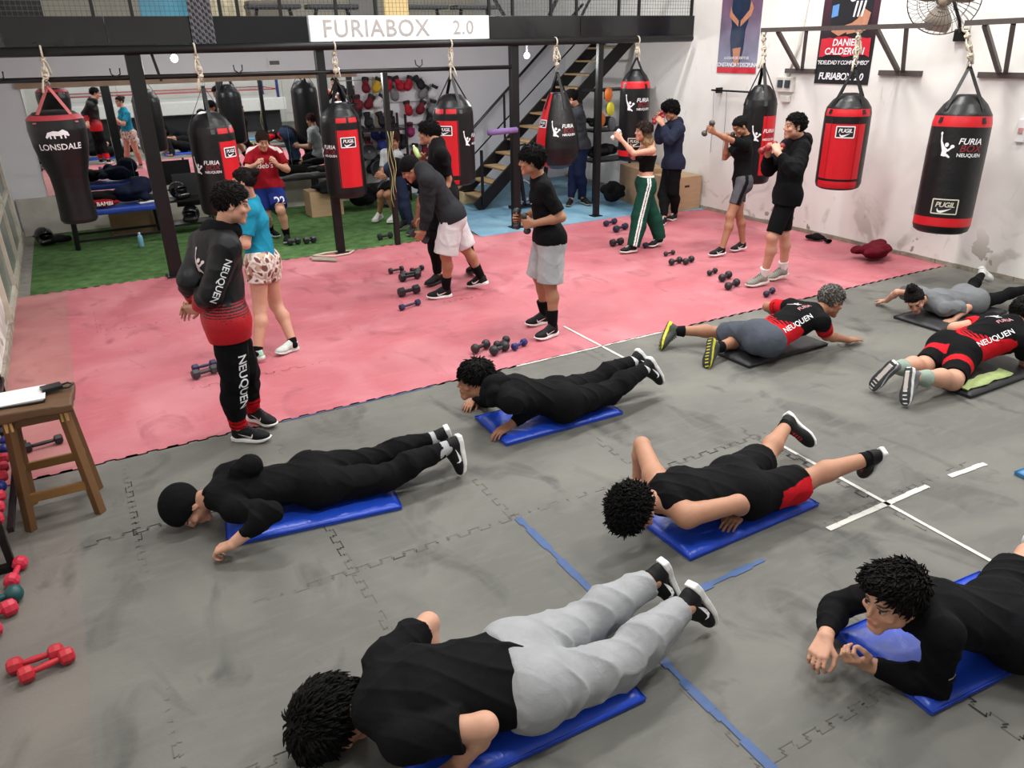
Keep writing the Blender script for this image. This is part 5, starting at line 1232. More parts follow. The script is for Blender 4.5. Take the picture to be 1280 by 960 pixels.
def held(k, q, st, col, L, R, label):
    J = {a: np.array(b) for a, b in POSES[k][1].items()}; cfg = PEOPLE[k]; sc = POSES[k][0] / 1.75
    w, f = J['w' + q], J['f' + q]; d = nrm(f - w); side = 1 if q == 'R' else -1
    ls = nrm(J['sR'] - J['sL']); pn = cfg.get('pn' + q, cfg.get('pn')); pn = nrm(pn if pn is not None else -side * ls); pn = nrm(pn - d * (pn @ d)); th = nrm(np.cross(d, pn))
    c = w + d * .098 * sc + pn * .030
    return dumbbell(st, col, tuple(c), 0, label, None, L, R, rot=axis_rot(th))
held('s6', 'L', 'round', '#303236', .18, .036, 'dark dumbbell in the near hand of the grey-shorts person')
held('s6', 'R', 'round', '#303236', .18, .036, 'dark dumbbell in the far hand of the grey-shorts person')
held('s4', 'L', 'hex', '#26262a', .2, .042, 'black dumbbell lifted by the person bending in white shorts')
held('s7', 'L', 'vinyl', '#d9d5d6', .14, .03, 'small pale dumbbell in the outstretched fist of the green trousers person')
held('s7', 'R', 'vinyl', '#7c1d2c', .14, .03, 'dark red dumbbell in the drawn back hand of the green trousers person')
held('s8', 'L', 'round', '#8c1c2c', .19, .036, 'dark red dumbbell in the near hand of the navy hoodie person')
held('s8', 'R', 'round', '#8c1c2c', .19, .036, 'dark red dumbbell in the far hand of the navy hoodie person')
held('s9', 'L', 'round', '#45403f', .19, .038, 'dark dumbbell in the outstretched hand of the panelled shorts person')
held('s9', 'R', 'round', '#3a3535', .18, .036, 'dark dumbbell held at the chin of the panelled shorts person')
held('s10', 'L', 'round', '#8a2028', .2, .038, 'dark red dumbbell in the near hand at the black hoodie chest')
held('s10', 'R', 'round', '#8a2028', .2, .038, 'dark red dumbbell in the far hand at the black hoodie chest')

# bottle held at the mouth
J5 = POSES['s5'][1]; b = empty('drink_bottle', tuple(np.array(J5['fR']) + np.array([-.01, -.02, .0])), 'pale green drinks bottle held to the mouth behind the bending person', 'bottle')
b.rotation_euler = (.5, .5, 2.6); b.scale = (.8, .8, .8)
mb = MB().lathe([(.02, -.10), (.036, -.09), (.037, .03), (.03, .06), (.014, .08)], 16); mb.build('bottle_body', mat('pale green plastic', '#a9c47c', .3, var=.05), b)
mb = MB().lathe([(.016, .08), (.016, .105), (.01, .11)], 12); mb.build('cap', mat('bottle cap', '#dfe4cf', .4), b)

# ------------------------------------------------------------------ punch bags
LEA = [M_BLACKLEATH, M_REDLEATH]
m_patch = mat('black label cloth', '#101012', .6, var=.05)
def strip_w(mb, prof_r, a0, a1, z0, z1, lift, n=10, nz=6, mi=0):
    vs = []
    for j in range(nz + 1):
        z = z0 + (z1 - z0) * j / nz; r = prof_r(z) + lift
        for i in range(n + 1):
            a = a0 + (a1 - a0) * i / n; vs.append((r * math.cos(a), r * math.sin(a), z))
    mb.add(vs, [(j * (n + 1) + i, j * (n + 1) + i + 1, (j + 1) * (n + 1) + i + 1, (j + 1) * (n + 1) + i) for j in range(nz) for i in range(n)], mi, True)
def wrap(geo, prof_r, ac, zc, lift):
    out = []
    for x, y in geo[0]:
        z = zc + y; r = prof_r(z) + lift; a = ac + x / max(prof_r(zc), .05); out.append((r * math.cos(a), r * math.sin(a), z))
    return out, geo[1]
def rope(mb, top, bot, spread=.03, seed=0, beam=.05, n=9):
    rnd = random.Random(seed); top, bot = Vector(top), Vector(bot)
    # loop round the beam, doubled fall, knots and loose ends
    mb.tube([top + Vector((0, (beam + .012) * math.cos(t), (beam + .012) * math.sin(t))) for t in [i / 10 * 2 * PI for i in range(10)]], .011, 6, closed=True)
    for s_ in (-1, 1):
        P = [top + Vector((s_ * spread * .3, 0, -beam))]
        for i in range(1, n): f = i / n; P.append(top.lerp(bot, f) + Vector((s_ * spread * (.5 + .5 * math.sin(f * 9 + seed)), s_ * .012 * math.cos(f * 8), 0)))
        P.append(bot); mb.tube(P, .010, 6)
    for f in (.25, .6, .85):
        c = top.lerp(bot, f)
        for k in range(3):
            R_ = Euler((rnd.uniform(-1, 1), rnd.uniform(-1, 1), rnd.uniform(0, 3))).to_matrix()
            mb.tube([c + R_ @ Vector((.026 * math.cos(t), .026 * math.sin(t), .01 * math.sin(2 * t))) for t in [i / 8 * 2 * PI for i in range(8)]], .010, 6, closed=True)
    for k in range(3):
        c = top.lerp(bot, rnd.choice((.25, .6, .85))); d = Vector((rnd.uniform(-1, 1), rnd.uniform(-.6, .6), -.6)).normalized()
        mb.tube([c, c + d * .05, c + d * .08 + Vector((0, 0, -.05)), c + d * .09 + Vector((0, 0, -.10))], [.010, .010, .011, .013], 6)
def furia(t, prof, ac, zc, h):
    """club emblem: boxer figure with three lines of lettering beside it"""
    def P(g, dx, dy, m, nm):
        g = ([(x + dx, y + dy) for x, y in g[0]], g[1]); v, f = wrap(g, prof, ac, zc, .005); MB().add(v, f).build(nm, m, t)
    P(fig_logo(h), -h * .42, 0, M_PRINT, 'boxer_emblem')
    P(text_geo('FURIA', h * .34, .014, .2), h * .42, h * .20, M_PRINT, 'lettering')
    P(text_geo('BOX', h * .40, .014, .2), h * .46, -h * .08, mat('dull red print', '#7c2029', .6), 'lettering')
    P(text_geo('NEUQUEN', h * .20, .014), h * .46, -h * .34, M_PRINT, 'lettering')
def pugil(t, prof, ac, zc, w, outline=False):
    h = w * .62; mb = MB()
    for (a, b_) in (((-w / 2, -h / 2), (w / 2, -h / 2)), ((w / 2, -h / 2), (w / 2, h / 2)), ((w / 2, h / 2), (-w / 2, h / 2)), ((-w / 2, h / 2), (-w / 2, -h / 2))):
        n = 8; pts = [(a[0] + (b_[0] - a[0]) * i / n, a[1] + (b_[1] - a[1]) * i / n) for i in range(n + 1)]; g = poly_strip(pts, [.012] * (n + 1)); v, f = wrap(g, prof, ac, zc, .007); mb.add(v, f)
    mb.build('label_frame', mat('bone print', '#cfc9b8', .6) if outline else M_PRINT, t)
    g = quad_grid(w - .01, h - .01, 10, 4); v, f = wrap(g, prof, ac, zc, .004); MB().add(v, f).build('label_patch', m_patch, t)
    g = text_geo('PUGIL', w * .30, .02, .2, .92); g = ([(x, y + h * .12) for x, y in g[0]], g[1]); v, f = wrap(g, prof, ac, zc, .008); MB().add(v, f).build('lettering', M_PRINT if not outline else mat('bone print', '#cfc9b8', .6), t)
    g = swoosh_geo(w * .55); g = ([(x, y - h * .28) for x, y in g[0]], g[1]); v, f = wrap(g, prof, ac, zc, .008); MB().add(v, f).build('label_mark', M_PRINT, t)
def bag(x, y, ztop, zbot, R, hang, label, style, ac, tilt=0.0, group=None, beamr=.05, seed=0, strapc=None):
    """cylindrical / teardrop / waisted bag; origin at its foot, hung from hang=(x,y,z)"""
    H_ = ztop - zbot; t = empty('punch_bag', (x, y, zbot), label, 'punch bag', 0, group); t['label'] = label
    if style == 'teardrop': pr = [(.0, 0), (.12, .02), (.22, .08), (.27, .18), (.285, .30), (.27, .45), (.235, .62), (.19, .78), (.145, .92), (.11, 1.0), (.0, 1.0)]; k = R / .285
    elif style == 'waisted': pr = [(0, 0), (.17, .005), (.19, .03), (.185, .12), (.18, .30), (.19, .42), (.235, .56), (.27, .70), (.285, .84), (.275, .93), (.20, .985), (.10, 1.0), (0, 1)]; k = R / .285
    else: pr = [(0, 0), (.8, .0), (.94, .018), (1.0, .06), (1.0, .3), (1.0, .6), (.985, .80), (.93, .86), (.72, .93), (.45, .985), (.28, 1.0), (0, 1.0)]; k = R
    zz = [b_ for a, b_ in pr]; rr = [a * k for a, b_ in pr]
    prof = lambda z: float(np.interp(z / H_, zz[1:-1], rr[1:-1]))
    n = 48; lev = sorted(set([b_ for a, b_ in pr[1:-1]] + [i / 40 for i in range(1, 40)]))
    pl = [(prof(q * H_), q * H_) for q in lev]
    def mf(i, kk):
        a = (kk + .5) / n * 2 * PI; da = abs((a - ac + PI) % (2 * PI) - PI); z = (lev[i] + lev[i + 1]) / 2
        if style in ('front', 'front2'):
            half = .62 if z > .55 else (.62 - .0 * z); half = .60
            return 1 if (da < half and .12 < z < .735) or (da < half and .795 < z < .845 and da > .06) or (da < .5 and .03 < z < .085 and style == 'front2') else 0
        if style == 'wide': return 1 if (da < .95 and .13 < z < .71) or (.035 < z < .09 and da < 1.0) or (.78 < z < .84 and da < 1.2) else 0
        if style == 'bands': return 1 if (.055 < z < .13) or (.775 < z < .845) else 0
        if style == 'sidebands': return 1 if (.055 < z < .13) or (.80 < z < .87) else 0
        if style == 'teardrop': return 1 if ((a - ac) % (2 * PI)) > PI and ((a - ac) % (2 * PI)) < 1.88 * PI else 0
        if style == 'half': return 1 if (da < .8 and z < .7 and z > .1) else 0
        return 0
    mb = MB().lathe(pl, n, mfun=mf); body = mb.build('bag_body', LEA, t)
    # shallow vertical stitching ridges
    if style not in ('plain', 'waisted', 'teardrop', 'bands', 'sidebands'):
        sm = MB()
        for s_ in (-1, 1): strip_w(sm, prof, ac + s_ * .60 - .012, ac + s_ * .60 + .012, H_ * .12, H_ * .73, .003, 1, 14)
        sm.build('seam', mat('seam piping', '#7e131b', .5), t)
    top = Vector((hang[0] - x, hang[1] - y, hang[2] - zbot)); ring = Vector((top.x * .25, top.y * .25, H_ + (top.z - H_) * .42))
    sc_ = strapc or M_BLACKLEATH
    rs = prof(H_ * (.93 if style != 'waisted' else .93)) ; zs = H_ * (.90 if style != 'teardrop' else .97)
    for i in range(4):
        a = ac + PI / 4 + i * PI / 2; d = Vector((math.cos(a), math.sin(a), 0)); e = d * (prof(zs) + .004); e.z = zs; 
        lo = d * (prof(H_ * .80) + .006); lo.z = H_ * .80
        sb = MB(); tang = Vector((-d.y, d.x, 0)) * .022
        pts = [lo, e, e.lerp(ring, .5) , ring]
        if style in ('waisted',): pts = [e, ring]
        vs = []
        for p_ in pts: vs += [p_ + tang, p_ - tang, p_ - tang + d * .004, p_ + tang + d * .004]
        fs = []
        for q in range(len(pts) - 1):
            for c in range(4): fs.append((q * 4 + c, q * 4 + (c + 1) % 4, q * 4 + 4 + (c + 1) % 4, q * 4 + 4 + c))
        sb.add(vs, fs); sb.build('strap', sc_, t)
    rg = MB(); rg.tube([ring + Vector((.028 * math.cos(q), 0, .028 * math.sin(q) + .02)) for q in [i / 12 * 2 * PI for i in range(12)]], .005, 6, closed=True)
    rg.build('hanging_ring', mat('steel ring', '#9a9a98', .3, metal=.9), t)
    rp = MB(); rope(rp, top, ring + Vector((0, 0, .05)), seed=seed, beam=beamr); rp.build('hanging_rope', M_ROPE, t)
    return t, prof, H_
CAMA = lambda x, y: math.atan2(-y, -x)      # angle that faces the doorway side of the hall
BZ = 2.60
t, pf, h = bag(-.08, 10.15, 2.02, .80, .29, (-.05, 10.15, BZ), 'black waisted punch bag with red straps, leftmost above the blue bench', 'waisted', CAMA(-.08, 10.15), strapc=mat('faded red strap', '#b55c5c', .6), seed=1)
mb = MB(); strip_w(mb, pf, 0, 2 * PI, h * .925, h * .965, .006, 48, 2); mb.build('red_rim', mat('faded red band', '#a03038', .5), t)
g = text_geo('LONSDALE', .088, .012); v, f = wrap(g, pf, CAMA(-.08, 10.15) - .05, h * .70, .006); MB().add(v, f).build('lettering', M_PRINT, t)
lion = poly_strip([(-.11, -.01), (-.08, .03), (-.03, .035), (.02, .03), (.06, .045), (.09, .03), (.11, .005)], [.02, .035, .05, .045, .055, .04, .015])
for lx in (-.07, -.03, .03, .07): lion = (lion[0] + [(lx - .008, .02), (lx + .008, .02), (lx + .012, -.02), (lx - .004, -.02)], lion[1] + [tuple(len(lion[0]) + q for q in range(4))])
v, f = wrap(lion, pf, CAMA(-.08, 10.15) - .05, h * .79, .006); MB().add(v, f).build('animal_emblem', M_PRINT, t)
t, pf, h = bag(1.52, 10.15, 1.92, .72, .265, (1.49, 10.15, BZ), 'black bag with red front panel hanging directly behind the club jacket person', 'front', CAMA(1.52, 10.15) + .85, seed=2)
pugil(t, pf, CAMA(1.52, 10.15) + .75, h * .62, .17); furia(t, pf, CAMA(1.52, 10.15) - .55, h * .50, .2)
t, pf, h = bag(3.12, 10.15, 1.95, .76, .26, (3.14, 10.15, BZ), 'black bag with long red front panel beside the second thick post', 'front', CAMA(3.12, 10.15) + .32, seed=3)
pugil(t, pf, CAMA(3.12, 10.15) + .30, h * .60, .19); furia(t, pf, CAMA(3.12, 10.15) - 1.05, h * .52, .2)
t, pf, h = bag(4.73, 10.15, 1.98, .77, .285, (4.74, 10.15, BZ), 'red-fronted black bag behind the drinking person, below the sign', 'front2', CAMA(4.73, 10.15) - .38, seed=4)
pugil(t, pf, CAMA(4.73, 10.15) - .42, h * .62, .19); furia(t, pf, CAMA(4.73, 10.15) + 1.0, h * .52, .2)
t, pf, h = bag(6.45, 10.15, 1.92, .82, .33, (6.40, 10.15, BZ), 'teardrop bag, half red and half black, in front of the stairs', 'teardrop', CAMA(6.45, 10.15) - .25, seed=5)
pugil(t, pf, CAMA(6.45, 10.15) - .95, h * .62, .16); furia(t, pf, CAMA(6.45, 10.15) + .25, h * .55, .22)
t, pf, h = bag(7.88, 10.15, 2.20, .84, .235, (7.88, 10.15, BZ), 'tall black bag with red bands behind the green trousers person', 'sidebands', CAMA(7.88, 10.15), seed=6)
furia(t, pf, CAMA(7.88, 10.15) + .15, h * .64, .24); pugil(t, pf, CAMA(7.88, 10.15) + .1, h * .22, .2, True)
RX = 8.2
t, pf, h = bag(RX, 7.84, 2.03, .76, .22, (RX, 7.92, 2.66), 'black and red bag hanging behind the panelled shorts person by the wall', 'half', CAMA(RX, 7.84) + 1.1, beamr=.03, seed=7)
furia(t, pf, CAMA(RX, 7.84) + .35, h * .52, .2)
t, pf, h = bag(RX, 6.44, 1.98, .88, .265, (RX, 6.46, 2.66), 'short red-panelled bag hanging under the dark wall poster', 'wide', CAMA(RX, 6.44) - .05, beamr=.03, seed=8)
pugil(t, pf, CAMA(RX, 6.44) + .0, h * .62, .2)
t, pf, h = bag(RX, 5.02, 2.02, .60, .285, (RX, 5.18, 2.66), 'large black bag with two red bands, nearest the camera below the fan', 'bands', CAMA(RX, 5.02), beamr=.03, seed=9)
t.rotation_euler = (math.radians(-2.0), math.radians(3.0), 0)
furia(t, pf, CAMA(RX, 5.02) + .05, h * .64, .25); pugil(t, pf, CAMA(RX, 5.02) + .0, h * .21, .24, True)

# ------------------------------------------------------------------ bag frame: beams and posts
fr = empty('bag_frame', (3.5, 10.2, 0), 'black steel bag frame of posts and rails under the mezzanine edge', 'frame')
def fpart(nm, mbx, m=M_BLACKMETAL): return rel(mbx.build(nm, m), fr)
fpart('top_beam', MB().tube([(XL, 10.15, 2.60), (8.95, 10.15, 2.62)], .05, 12))
fpart('lower_rail', MB().tube([(XL, 10.2, 2.33), (5.75, 10.2, 2.29)], .028, 10))
for x, w in ((.83, .16), (2.96, .11), (5.75, .12), (7.24, .09)):
    p = MB().bar((x, 10.22, 0), (x, 10.22, 2.58), w, w * .8, bev=.006); fpart('post', p)
    fpart('foot_plate', MB().box((x, 10.22, .008), (w + .08, w + .06, .014), bev=.003))
fpart('thin_post', MB().bar((3.79, 10.2, 0), (3.79, 10.2, 2.28), .07, .07, bev=.006))
fpart('hook_bar', MB().bar((1.02, 10.2, 2.62), (1.08, 10.2, 2.27), .03, .03, bev=.004))
for x in (.62, 1.95, 4.28, -.5):
    fpart('rail_hook', MB().tube([(x - .05, 10.18, 2.42), (x - .045, 10.17, 2.36), (x, 10.16, 2.33), (x + .045, 10.17, 2.36), (x + .05, 10.18, 2.42)], .008, 6))
mb = MB().tube([(5.28, 10.16, 1.43), (5.75, 10.16, 1.44)], .042, 12); o = mb.build('padded_arm', mat('purple foam', '#7a5f94', .8, var=.1)); rel(o, fr)
mb = MB()
for s_ in range(3): mb.tube([(3.74 + .03 * s_ + .02 * math.sin(q * 1.3 + s_), 10.12 - .01 * s_, 1.55 - q * .10) for q in range(11 - s_)], .004, 6)
tag(mb.build('skipping_rope', mat('yellow rope', '#b3ad78', .7)), 'pale yellow rope hanging down the thin post', 'rope')
mb = MB().tube([(2.62, 10.10, .02), (2.80, 10.0, .015), (3.02, 10.02, .02), (3.12, 10.14, .02), (2.98, 10.20, .02), (2.74, 10.22, .02), (2.55, 10.16, .02)], .012, 6, closed=True)
tag(mb.build('coiled_rope', M_ROPE), 'cream rope coiled round the foot of the second thick post', 'rope')
for k, dy in ((0, 0), (1, .09)):
    tag(MB().box((2.62, 9.86 + dy, .02), (.36, .05, .02), Matrix.Rotation(-.75, 3, 'Z'), bev=.004).build('wooden_plank', mat('grey weathered slat', '#9b9384', .8, var=.2)), ('front' if k == 0 else 'back') + ' pale slat lying on the red mats by the second thick post', 'slat')

# ------------------------------------------------------------------ wall brackets and rail for the right bags
wb = empty('wall_rail', (8.8, 6.4, 0), 'brown steel rail on V-shaped brackets along the right wall', 'rail')
m_br = mat('brown painted steel', '#4b4340', .5, var=.15)
def wpart(nm, mbx, m=m_br): return rel(mbx.build(nm, m), wb)
wpart('rail_bar', MB().bar((RX, 4.3, 2.70), (RX, 5.20, 2.69), .05, .05)); wpart('rail_bar', MB().bar((RX, 5.58, 2.68), (RX, 7.95, 2.69), .05, .05))
for (ya, yb, w0, w1) in ((7.68, 7.22, 7.74, 8.25), (6.24, 5.86, 6.16, 6.74), (5.0, 4.72, 4.95, 5.47)):
    yc = (w0 + w1) / 2
    wpart('strut', MB().bar((RX, ya, 2.67), (XR - .03, yc + .03, 2.20), .045, .045)); wpart('strut', MB().bar((RX, yb, 2.67), (XR - .03, yc - .04, 2.20), .045, .045))
    wpart('wall_plate', MB().box((XR - .02, yc, 2.17), (.04, w1 - w0, .06)))

# ------------------------------------------------------------------ sign, railing, upstairs
sg = empty('light_box_sign', (4.125, 10.25, 2.64), 'white lit sign on the mezzanine edge reading FURIABOX 2.0', 'sign')
MB().box((0, 0, .155), (2.49, .07, .31), bev=.006).build('sign_panel', mat('lit white panel', '#eef1f6', .4, var=.05, scale=3, emit=.22), sg)
g = text_geo('FURIABOX', .285, .006, 0, 1.08, 0); v = [(x - .37, -.042, y + .155) for x, y in g[0]]; MB().add(v, g[1]).build('lettering', mat('pale grey sign letters', '#a9a6a2', .6), sg)
g = text_geo('2.0', .24, .006, 0, 1.1, 0); v = [(x + .85, -.042, y + .158) for x, y in g[0]]; MB().add(v, g[1]).build('lettering', mat('pale grey sign letters', '#a9a6a2', .6), sg)
rl = empty('mesh_railing', (4, 10.3, 2.9), 'black wire mesh railing above the mezzanine edge', 'railing')
def rpart(nm, mbx, m=M_BLACKMETAL): return rel(mbx.build(nm, m), rl)
for x in (-.9, .53, .92, 1.62, 1.87, 2.07, 2.57, 3.26, 3.78, 5.42, 5.79, 6.42, 6.86, 7.62, 8.0, 9.04): rpart('post', MB().box((x, 10.30, 3.45), (.035, .035, 1.05)))
rpart('top_rail', MB().box((4.07, 10.3, 3.95), (10, .04, .04)))
mb = MB()
for i in range(198): mb.box((XL + .05 + i * .05, 10.31, 3.43), (.0035, .0035, 1.0))
for i in range(20): mb.box((4.07, 10.312, 2.95 + i * .05), (9.96, .0035, .0035))
rpart('wire_mesh', mb, mat('grey wire', '#4c4c4c', .5))
rpart('brace', MB().bar((6.42, 10.34, 2.95), (6.75, 10.34, 3.5), .04, .04)); rpart('brace', MB().bar((5.42, 10.34, 3.3), (5.68, 10.34, 2.95), .04, .04)); rpart('brace', MB().bar((6.98, 10.34, 2.95), (7.4, 10.34, 3.6), .03, .03))

def bench(x, y, z, L, label, col='#1b1c20', rz=0, group=None):
    t = empty('weight_bench', (x, y, z), label, 'bench', rz, group)
    MB().box((0, 0, .20), (L, .28, .06), bev=.02).build('seat_pad', mat('bench vinyl ' + col, col, .5), t)
    for s_ in (-1, 1):
        MB().bar((s_ * L * .36, -.2, .02), (s_ * L * .36, .2, .02), .04, .04).build('foot_bar', M_BLACKMETAL, t)
        MB().bar((s_ * L * .36, 0, .02), (s_ * L * .3, 0, .19), .04, .04).build('leg', M_BLACKMETAL, t)
    return t
for x, L, lb in ((2.75, .7, 'left of the others'), (3.55, .7, 'just left of the yellow board'), (4.9, .75, 'right of the yellow board'), (5.75, .7, 'farthest right')):
    bench(x, 11.4, 2.9, L, 'black padded bench upstairs, ' + lb, group=None)
m_tarp = mat('black banner cloth', '#17181b', .6, var=.1)
t = empty('black_banner', (-.42, 10.36, 2.92), 'black banner with yellow ring logo hung on the railing at top left', 'banner')
MB().box((0, 0, .5), (.95, .02, 1.0)).build('cloth', m_tarp, t)
MB().tube([(.03 + .06 * math.cos(a), -.10, .19 + .06 * math.sin(a)) for a in [i / 20 * 2 * PI for i in range(20)]], .012, 6, closed=True).build('ring_logo', mat('yellow print', '#c9ad2c', .6), t)
g = text_geo('RO', .06, .01); MB().add([(x + .04, -.10, y + .06) for x, y in g[0]], g[1]).build('lettering', M_PRINT, t)
for o in list(t.children)[1:]: o.location.y = .0
tag(MB().box((4.42, 11.2, 3.4), (.36, .03, 1.0), bev=.005).build('yellow_board', mat('pale yellow wood', '#d9bd83', .6, var=.06)), 'pale yellow upright board behind the railing above the sign', 'board')
tag(MB().box((3.98, 11.3, 3.4), (.4, .03, 1.0), bev=.005).build('grey_board', mat('grey board', '#5b5a58', .6, var=.06)), 'dark grey upright board left of the yellow board upstairs', 'board')
tag(MB().box((1.45, 11.0, 3.3), (.75, .05, .75), bev=.01).build('blue_sheet', mat('light blue plastic', '#5fa7c0', .4, var=.15, scale=5)), 'bright light blue sheet behind the railing, upper left', 'sheet')
mb = MB(); n = 24
mb.add([(1.50 + .26 * i / n, 10.22 + .012 * math.sin(i * 1.9), z) for z in (2.62, 3.6) for i in range(n + 1)] , [(i, i + 1, n + 2 + i, n + 1 + i) for i in range(n)], 0, True)
mb.f = mb.f[:]; 
mt = bpy.data.materials.new('striped cloth'); mt.use_nodes = True; nt = mt.node_tree; wv = nt.nodes.new('ShaderNodeTexWave'); wv.inputs['Scale'].default_value = 9; wv.bands_direction = 'DIAGONAL'
tcx = nt.nodes.new('ShaderNodeTexCoord'); nt.links.new(tcx.outputs['Object'], wv.inputs['Vector']); cr = nt.nodes.new('ShaderNodeValToRGB'); cr.color_ramp.elements[0].color = (.012, .012, .014, 1); cr.color_ramp.elements[1].color = (.13, .13, .15, 1); cr.color_ramp.elements[0].position = .45; cr.color_ramp.elements[1].position = .6
nt.links.new(wv.outputs[0], cr.inputs[0]); nt.links.new(cr.outputs[0], nt.nodes['Principled BSDF'].inputs['Base Color'])
n0 = len(mb.v); mb.v += [(v[0], v[1] - .008, v[2]) for v in mb.v]; mb.f += [tuple(n0 + q for q in reversed(f)) for f in mb.f[:n]]; mb.mi += [0] * n; mb.sm += [True] * n
tag(mb.build('striped_flag', mt), 'grey and black striped cloth draped over the railing and black fascia', 'flag')
tag(MB().box((2.75, 12.0, 3.05), (.42, .3, .3), bev=.02).build('brown_crate', mat('taupe crate', '#6f675c', .7)), 'taupe crate on the upstairs floor left of the benches', 'crate')
for x0, x1 in ((1.9, 2.9),):
    mb = MB(); n = 40
    mb.add([(x0 + (x1 - x0) * i / n, 12.6 + .03 * math.sin(i * 1.3), z) for z in (2.92, 4.6) for i in range(n + 1)], [(i, i + 1, n + 2 + i, n + 1 + i) for i in range(n)], 0, True)
    n0 = len(mb.v); mb.v += [(v[0], v[1] + .01, v[2]) for v in mb.v]; mb.f += [tuple(n0 + q for q in reversed(f)) for f in mb.f[:n]]; mb.mi += [0] * n; mb.sm += [True] * n
    tag(mb.build('curtain', mat('cream patterned curtain', '#d8cdb0', .8, var=.3, scale=9)), 'cream patterned curtain upstairs behind the railing', 'curtain')

# ------------------------------------------------------------------ bare bulbs under the mezzanine
for (x, y, z, p, lb) in ((1.40, 11.3, 2.50, 75, 'left of the others, above the mirror'), (3.50, 11.3, 2.30, 60, 'by the second thick post'), (6.60, 11.3, 2.42, 75, 'by the stairs')):
    t = empty('ceiling_bulb', (x, y, z), 'bare glowing bulb under the mezzanine, ' + lb, 'lamp')
    MB().sphere((0, 0, 0), .045, 16, 12).build('bulb', mat('glowing bulb', '#ffffff', .4, emit=14), t)
    MB().tube([(0, 0, .04), (0, 0, 2.62 - z)], .014, 8).build('bulb_holder', M_WHITE, t)
    l = bpy.data.lights.new('bulb_light', 'POINT'); l.energy = p; l.shadow_soft_size = .05; o = bpy.data.objects.new('bulb_light', l); COL.objects.link(o); o.location = (x, y - .0, z - .08)
    o.parent = None
t = empty('wall_vent', (3.28, YB - .01, 2.38), 'small grey grille in the wall above the mirror', 'vent')
MB().box((0, 0, 0), (.22, .02, .14), bev=.004).build('frame', M_WHITE, t); MB().box((0, -.012, 0), (.16, .012, .06)).build('grille', mat('grey grille', '#5c5c5c', .6), t)
# ------------------------------------------------------------------ stairs
st = empty('staircase', (7.5, 12.0, 0), 'black steel staircase with wooden treads rising behind the teardrop bag', 'stairs')
def spart(nm, mbx, m=M_BLACKMETAL): return rel(mbx.build(nm, m), st)
SX0, SX1, SZ1, SY0, SY1 = 5.85, 9.0, 2.72, 11.75, 12.6
m_tread = mat('worn wood tread', '#a08560', .6, var=.2, scale=6, stretch=(1, 6, 1))
sl = (SZ1) / (SX1 - SX0)
for y in (SY0, SY1): spart('stringer', MB().bar((SX0, y, .06), (SX1, y, SZ1), .05, .20, up=(0, 1, 0)) if False else MB().bar((SX0, y, .03), (SX1, y, SZ1 - .05), .20, .05, up=(0, 1, 0)))
for i in range(13):
    z = .21 * (i + .5) + .08; x = SX0 + z / sl
    spart('tread', MB().box((x, (SY0 + SY1) / 2, z), (.26, SY1 - SY0 - .05, .03), bev=.004), m_tread)
for x in (5.95, 6.9): 
    z = (x - SX0) * sl; spart('baluster', MB().bar((x, SY0 - .03, z), (x, SY0 - .03, z + .9), .04, .04)) if x < 6 else spart('baluster', MB().bar((x, SY1 + .03, z), (x, SY1 + .03, z + .9), .03, .03))
spart('handrail', MB().tube([(5.45, SY1 + .03, .55), (5.95, SY1 + .03, .98), (8.55, SY1 + .03, 3.22)], .025, 8))
spart('handrail', MB().tube([(5.9, SY1 + .03, .5), (8.9, SY1 + .03, 3.0)], .014, 8))

# ------------------------------------------------------------------ turf side: blue bench, bags, boxes
bn = empty('blue_bench', (.37, 12.75, 0), 'blue padded bench on black steel legs under the waisted bag', 'bench')
m_bb = mat('royal blue vinyl', '#1f3f9a', .4, var=.1, bump=.2, bscale=8)
MB().box((0, 0, .50), (1.25, .62, .09), bev=.03).build('seat_pad', m_bb, bn)
for sx in (-1, 1):
    for sy in (-1, 1): MB().bar((sx * .58, sy * .30, 0), (sx * .56, sy * .26, .46), .05, .05).build('leg', M_BLACKMETAL, bn)
    MB().bar((-.57, sx * .28, .12), (.57, sx * .28, .12), .035, .035).build('stretcher', M_BLACKMETAL, bn)
def lump(name, m, c, r, w, label, cat, col, seed=0, squash=None, vx=.02, parent=None, extra=()):
    F = Field(np.array(c) - np.array(r) * 1.25 - .05, np.array(c) + np.array(r) * 1.25 + .05, vx); rnd = random.Random(seed); I = [np.array([1., 0, 0]), np.array([0, 1., 0]), np.array([0, 0, 1.])]
    F.ell(c, I, [r[0] * .82, r[1] * .82, r[2] * .7], 0, w=w * 2, wf=16)
    for k in range(11):
        o = np.array([rnd.uniform(-.8, .8) * r[0], rnd.uniform(-.8, .8) * r[1], rnd.uniform(-.35, .45) * r[2]]); F.ell(np.array(c) + o, I, [q * rnd.uniform(.22, .5) for q in r], .025, w=w * 1.4, wf=26)
    for (cc, rr) in extra: F.ell(cc, I, rr, .04, w=w, wf=22)
    F.plane((0, 0, c[2] - r[2] * .8), (0, 0, -1))
    org = (c[0], c[1], c[2] - r[2] * .8)
    me = F.mesh(name, org, C_(col)); o = link(name, me, m); o.location = org
    if label: tag(o, label, cat)
    return o
lump('folded_jacket', M_CLOTH, (.62, 12.75, .68), (.30, .24, .17), .012, 'navy tracksuit heap on the blue bench', 'clothes', '#161c30', 3, extra=(((.80, 12.7, .78), (.16, .16, .14)),))
lump('sports_bag', M_CLOTH, (.18, 12.7, .66), (.24, .22, .14), .006, 'dark bag with red panel on the blue bench', 'bag', '#1c1517', 4)
rc_ = lump('red_cloth', M_CLOTH, (.26, 12.5, .62), (.16, .10, .07), .006, 'red cloth with white lettering on the front of the blue bench', 'cloth', '#9c1c22', 5)
